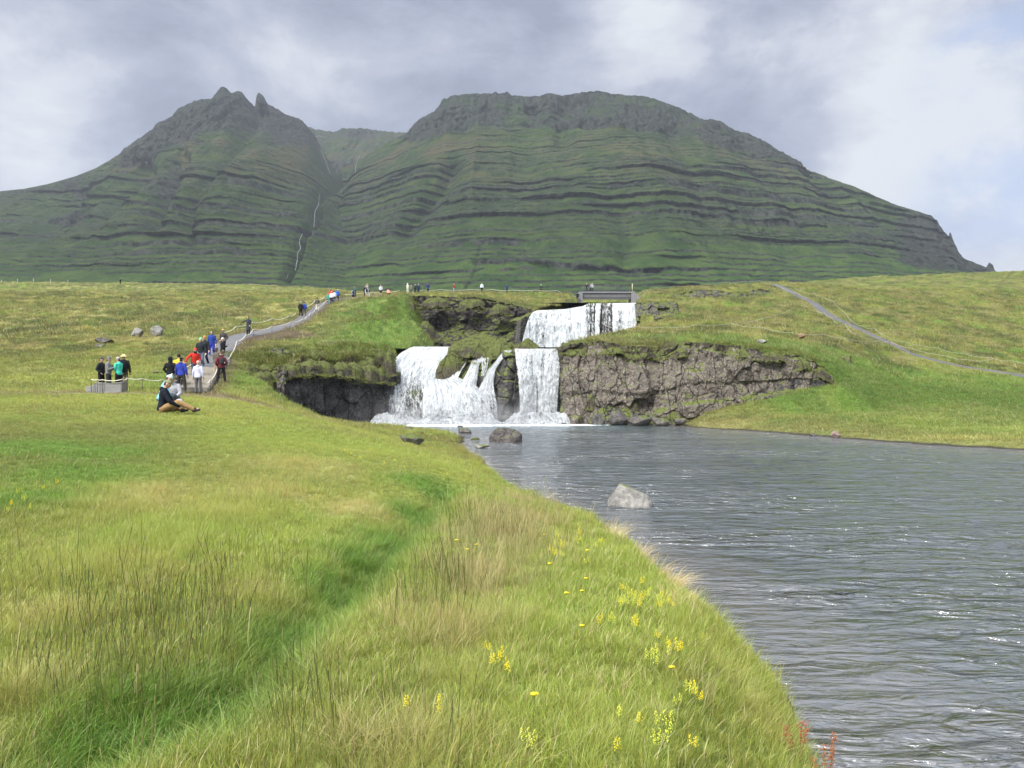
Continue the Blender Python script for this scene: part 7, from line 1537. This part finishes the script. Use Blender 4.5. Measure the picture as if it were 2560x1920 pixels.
far(1267, 141, 180, 1.66, "person in dark blue coat alone on the ridge", (.03, .06, .13), NAVY, hat='hood', hatc=(.03, .05, .1))
far(1352.7, 142.5, 170, 1.68, "person in dark coat and white hat alone on the ridge", (.035, .05, .045), BK, hat='bucket', hatc=(.7, .7, .6), arms='hips')
far(1443.6, 144, 0, 1.70, "person in black clothes at the end of the bridge", BK, BK, hair='dark', arms='hips')
ZB = ZC + (960 - 729) * 145.0 / F
for px, yy, tp, ht, lb in ((1466.5, 146.2, BK, (.72, .72, .72), "person in black coat and white hat on the bridge"), (1476, 146.6, (.07, .08, .12), (.2, .2, .2), "person in dark grey jacket in the middle of the bridge group"), (1480.5, 146.0, (.40, .42, .46), (.6, .6, .6), "person in pale grey jacket leaning on the bridge railing")):
    far(px, yy, 180, 1.70, lb, tp, DK, hat='cap', hatc=ht, arms='hips', z=ZB)
far(301, 216, 60, 1.62, "tiny dark figure alone on the far crest of the meadow", BK, BK, hat='cap', hatc=(.6, .6, .6))
# pale bag beside the sitting group
_b = Part(); _b.ell((0, 0, .17), (.21, .17, .19), 16, 10); _b.ell((.02, .02, .32), (.10, .08, .06), 12, 8)
_x = _b.build("bag", cloth((.42, .42, .46)), None, .02, 3); _p = FP(446, 23.9); _x.location = (_p[0], _p[1], hz(*_p) - .02); tag(_x, "round pale grey bag on the grass beside the sitting people", "bag")
# ------------------------------------------------------------------ the air
def build_haze():
    x0, x1, y0, y1, z0, z1 = -1400, 1500, -60, 2250, -12, 640
    V = [(x, y, z) for z in (z0, z1) for y in (y0, y1) for x in (x0, x1)]
    Fc = [(0, 2, 3, 1), (4, 5, 7, 6), (0, 1, 5, 4), (2, 6, 7, 3), (0, 4, 6, 2), (1, 3, 7, 5)]
    m = bpy.data.materials.new("thin_haze"); m.use_nodes = True; nt = m.node_tree; nt.nodes.clear()
    v = N(nt, 'ShaderNodeVolumePrincipled'); v.inputs['Color'].default_value = (.84, .91, 1.0, 1); v.inputs['Density'].default_value = HAZE
    v.inputs['Anisotropy'].default_value = .15
    o = N(nt, 'ShaderNodeOutputMaterial'); nt.links.new(v.outputs[0], o.inputs['Volume'])
    ob = mesh_obj("haze", V, Fc, m, smooth=False); tag(ob, kind='stuff')
HAZE = .00013
build_haze()

def build_mist():
    m = bpy.data.materials.new("spray"); m.use_nodes = True; nt = m.node_tree; nt.nodes.clear(); g = G(nt)
    tcn = N(nt, 'ShaderNodeTexCoord'); P = tcn.outputs['Object']; x, y, z = g.sep(P)
    n = g.noise(P, .9, 3, .6)
    fall = g.math('MULTIPLY', g.step(z, .1, 2.6, 1.0, 0.0), g.math('MULTIPLY', g.step(g.math('ABSOLUTE', x), 4.5, 7.6, 1.0, 0.0), g.step(g.math('ABSOLUTE', y), .8, 2.2, 1.0, 0.0)))
    d = g.math('MULTIPLY', g.math('MULTIPLY', fall, g.step(n, .38, .68)), .34)
    v = N(nt, 'ShaderNodeVolumePrincipled'); v.inputs['Color'].default_value = (.95, .97, 1, 1); g.lk(d, v.inputs['Density'])
    o = N(nt, 'ShaderNodeOutputMaterial'); nt.links.new(v.outputs[0], o.inputs['Volume'])
    V = [(a * 8, b * 2.4, c) for c in (-.05, 2.8) for b in (-1, 1) for a in (-1, 1)]
    ob = mesh_obj("mist", V, [(0, 2, 3, 1), (4, 5, 7, 6), (0, 1, 5, 4), (2, 6, 7, 3), (0, 4, 6, 2), (1, 3, 7, 5)], m, smooth=False); ob.location = (-3.0, 57.4, .06); tag(ob, kind='stuff')
build_mist()
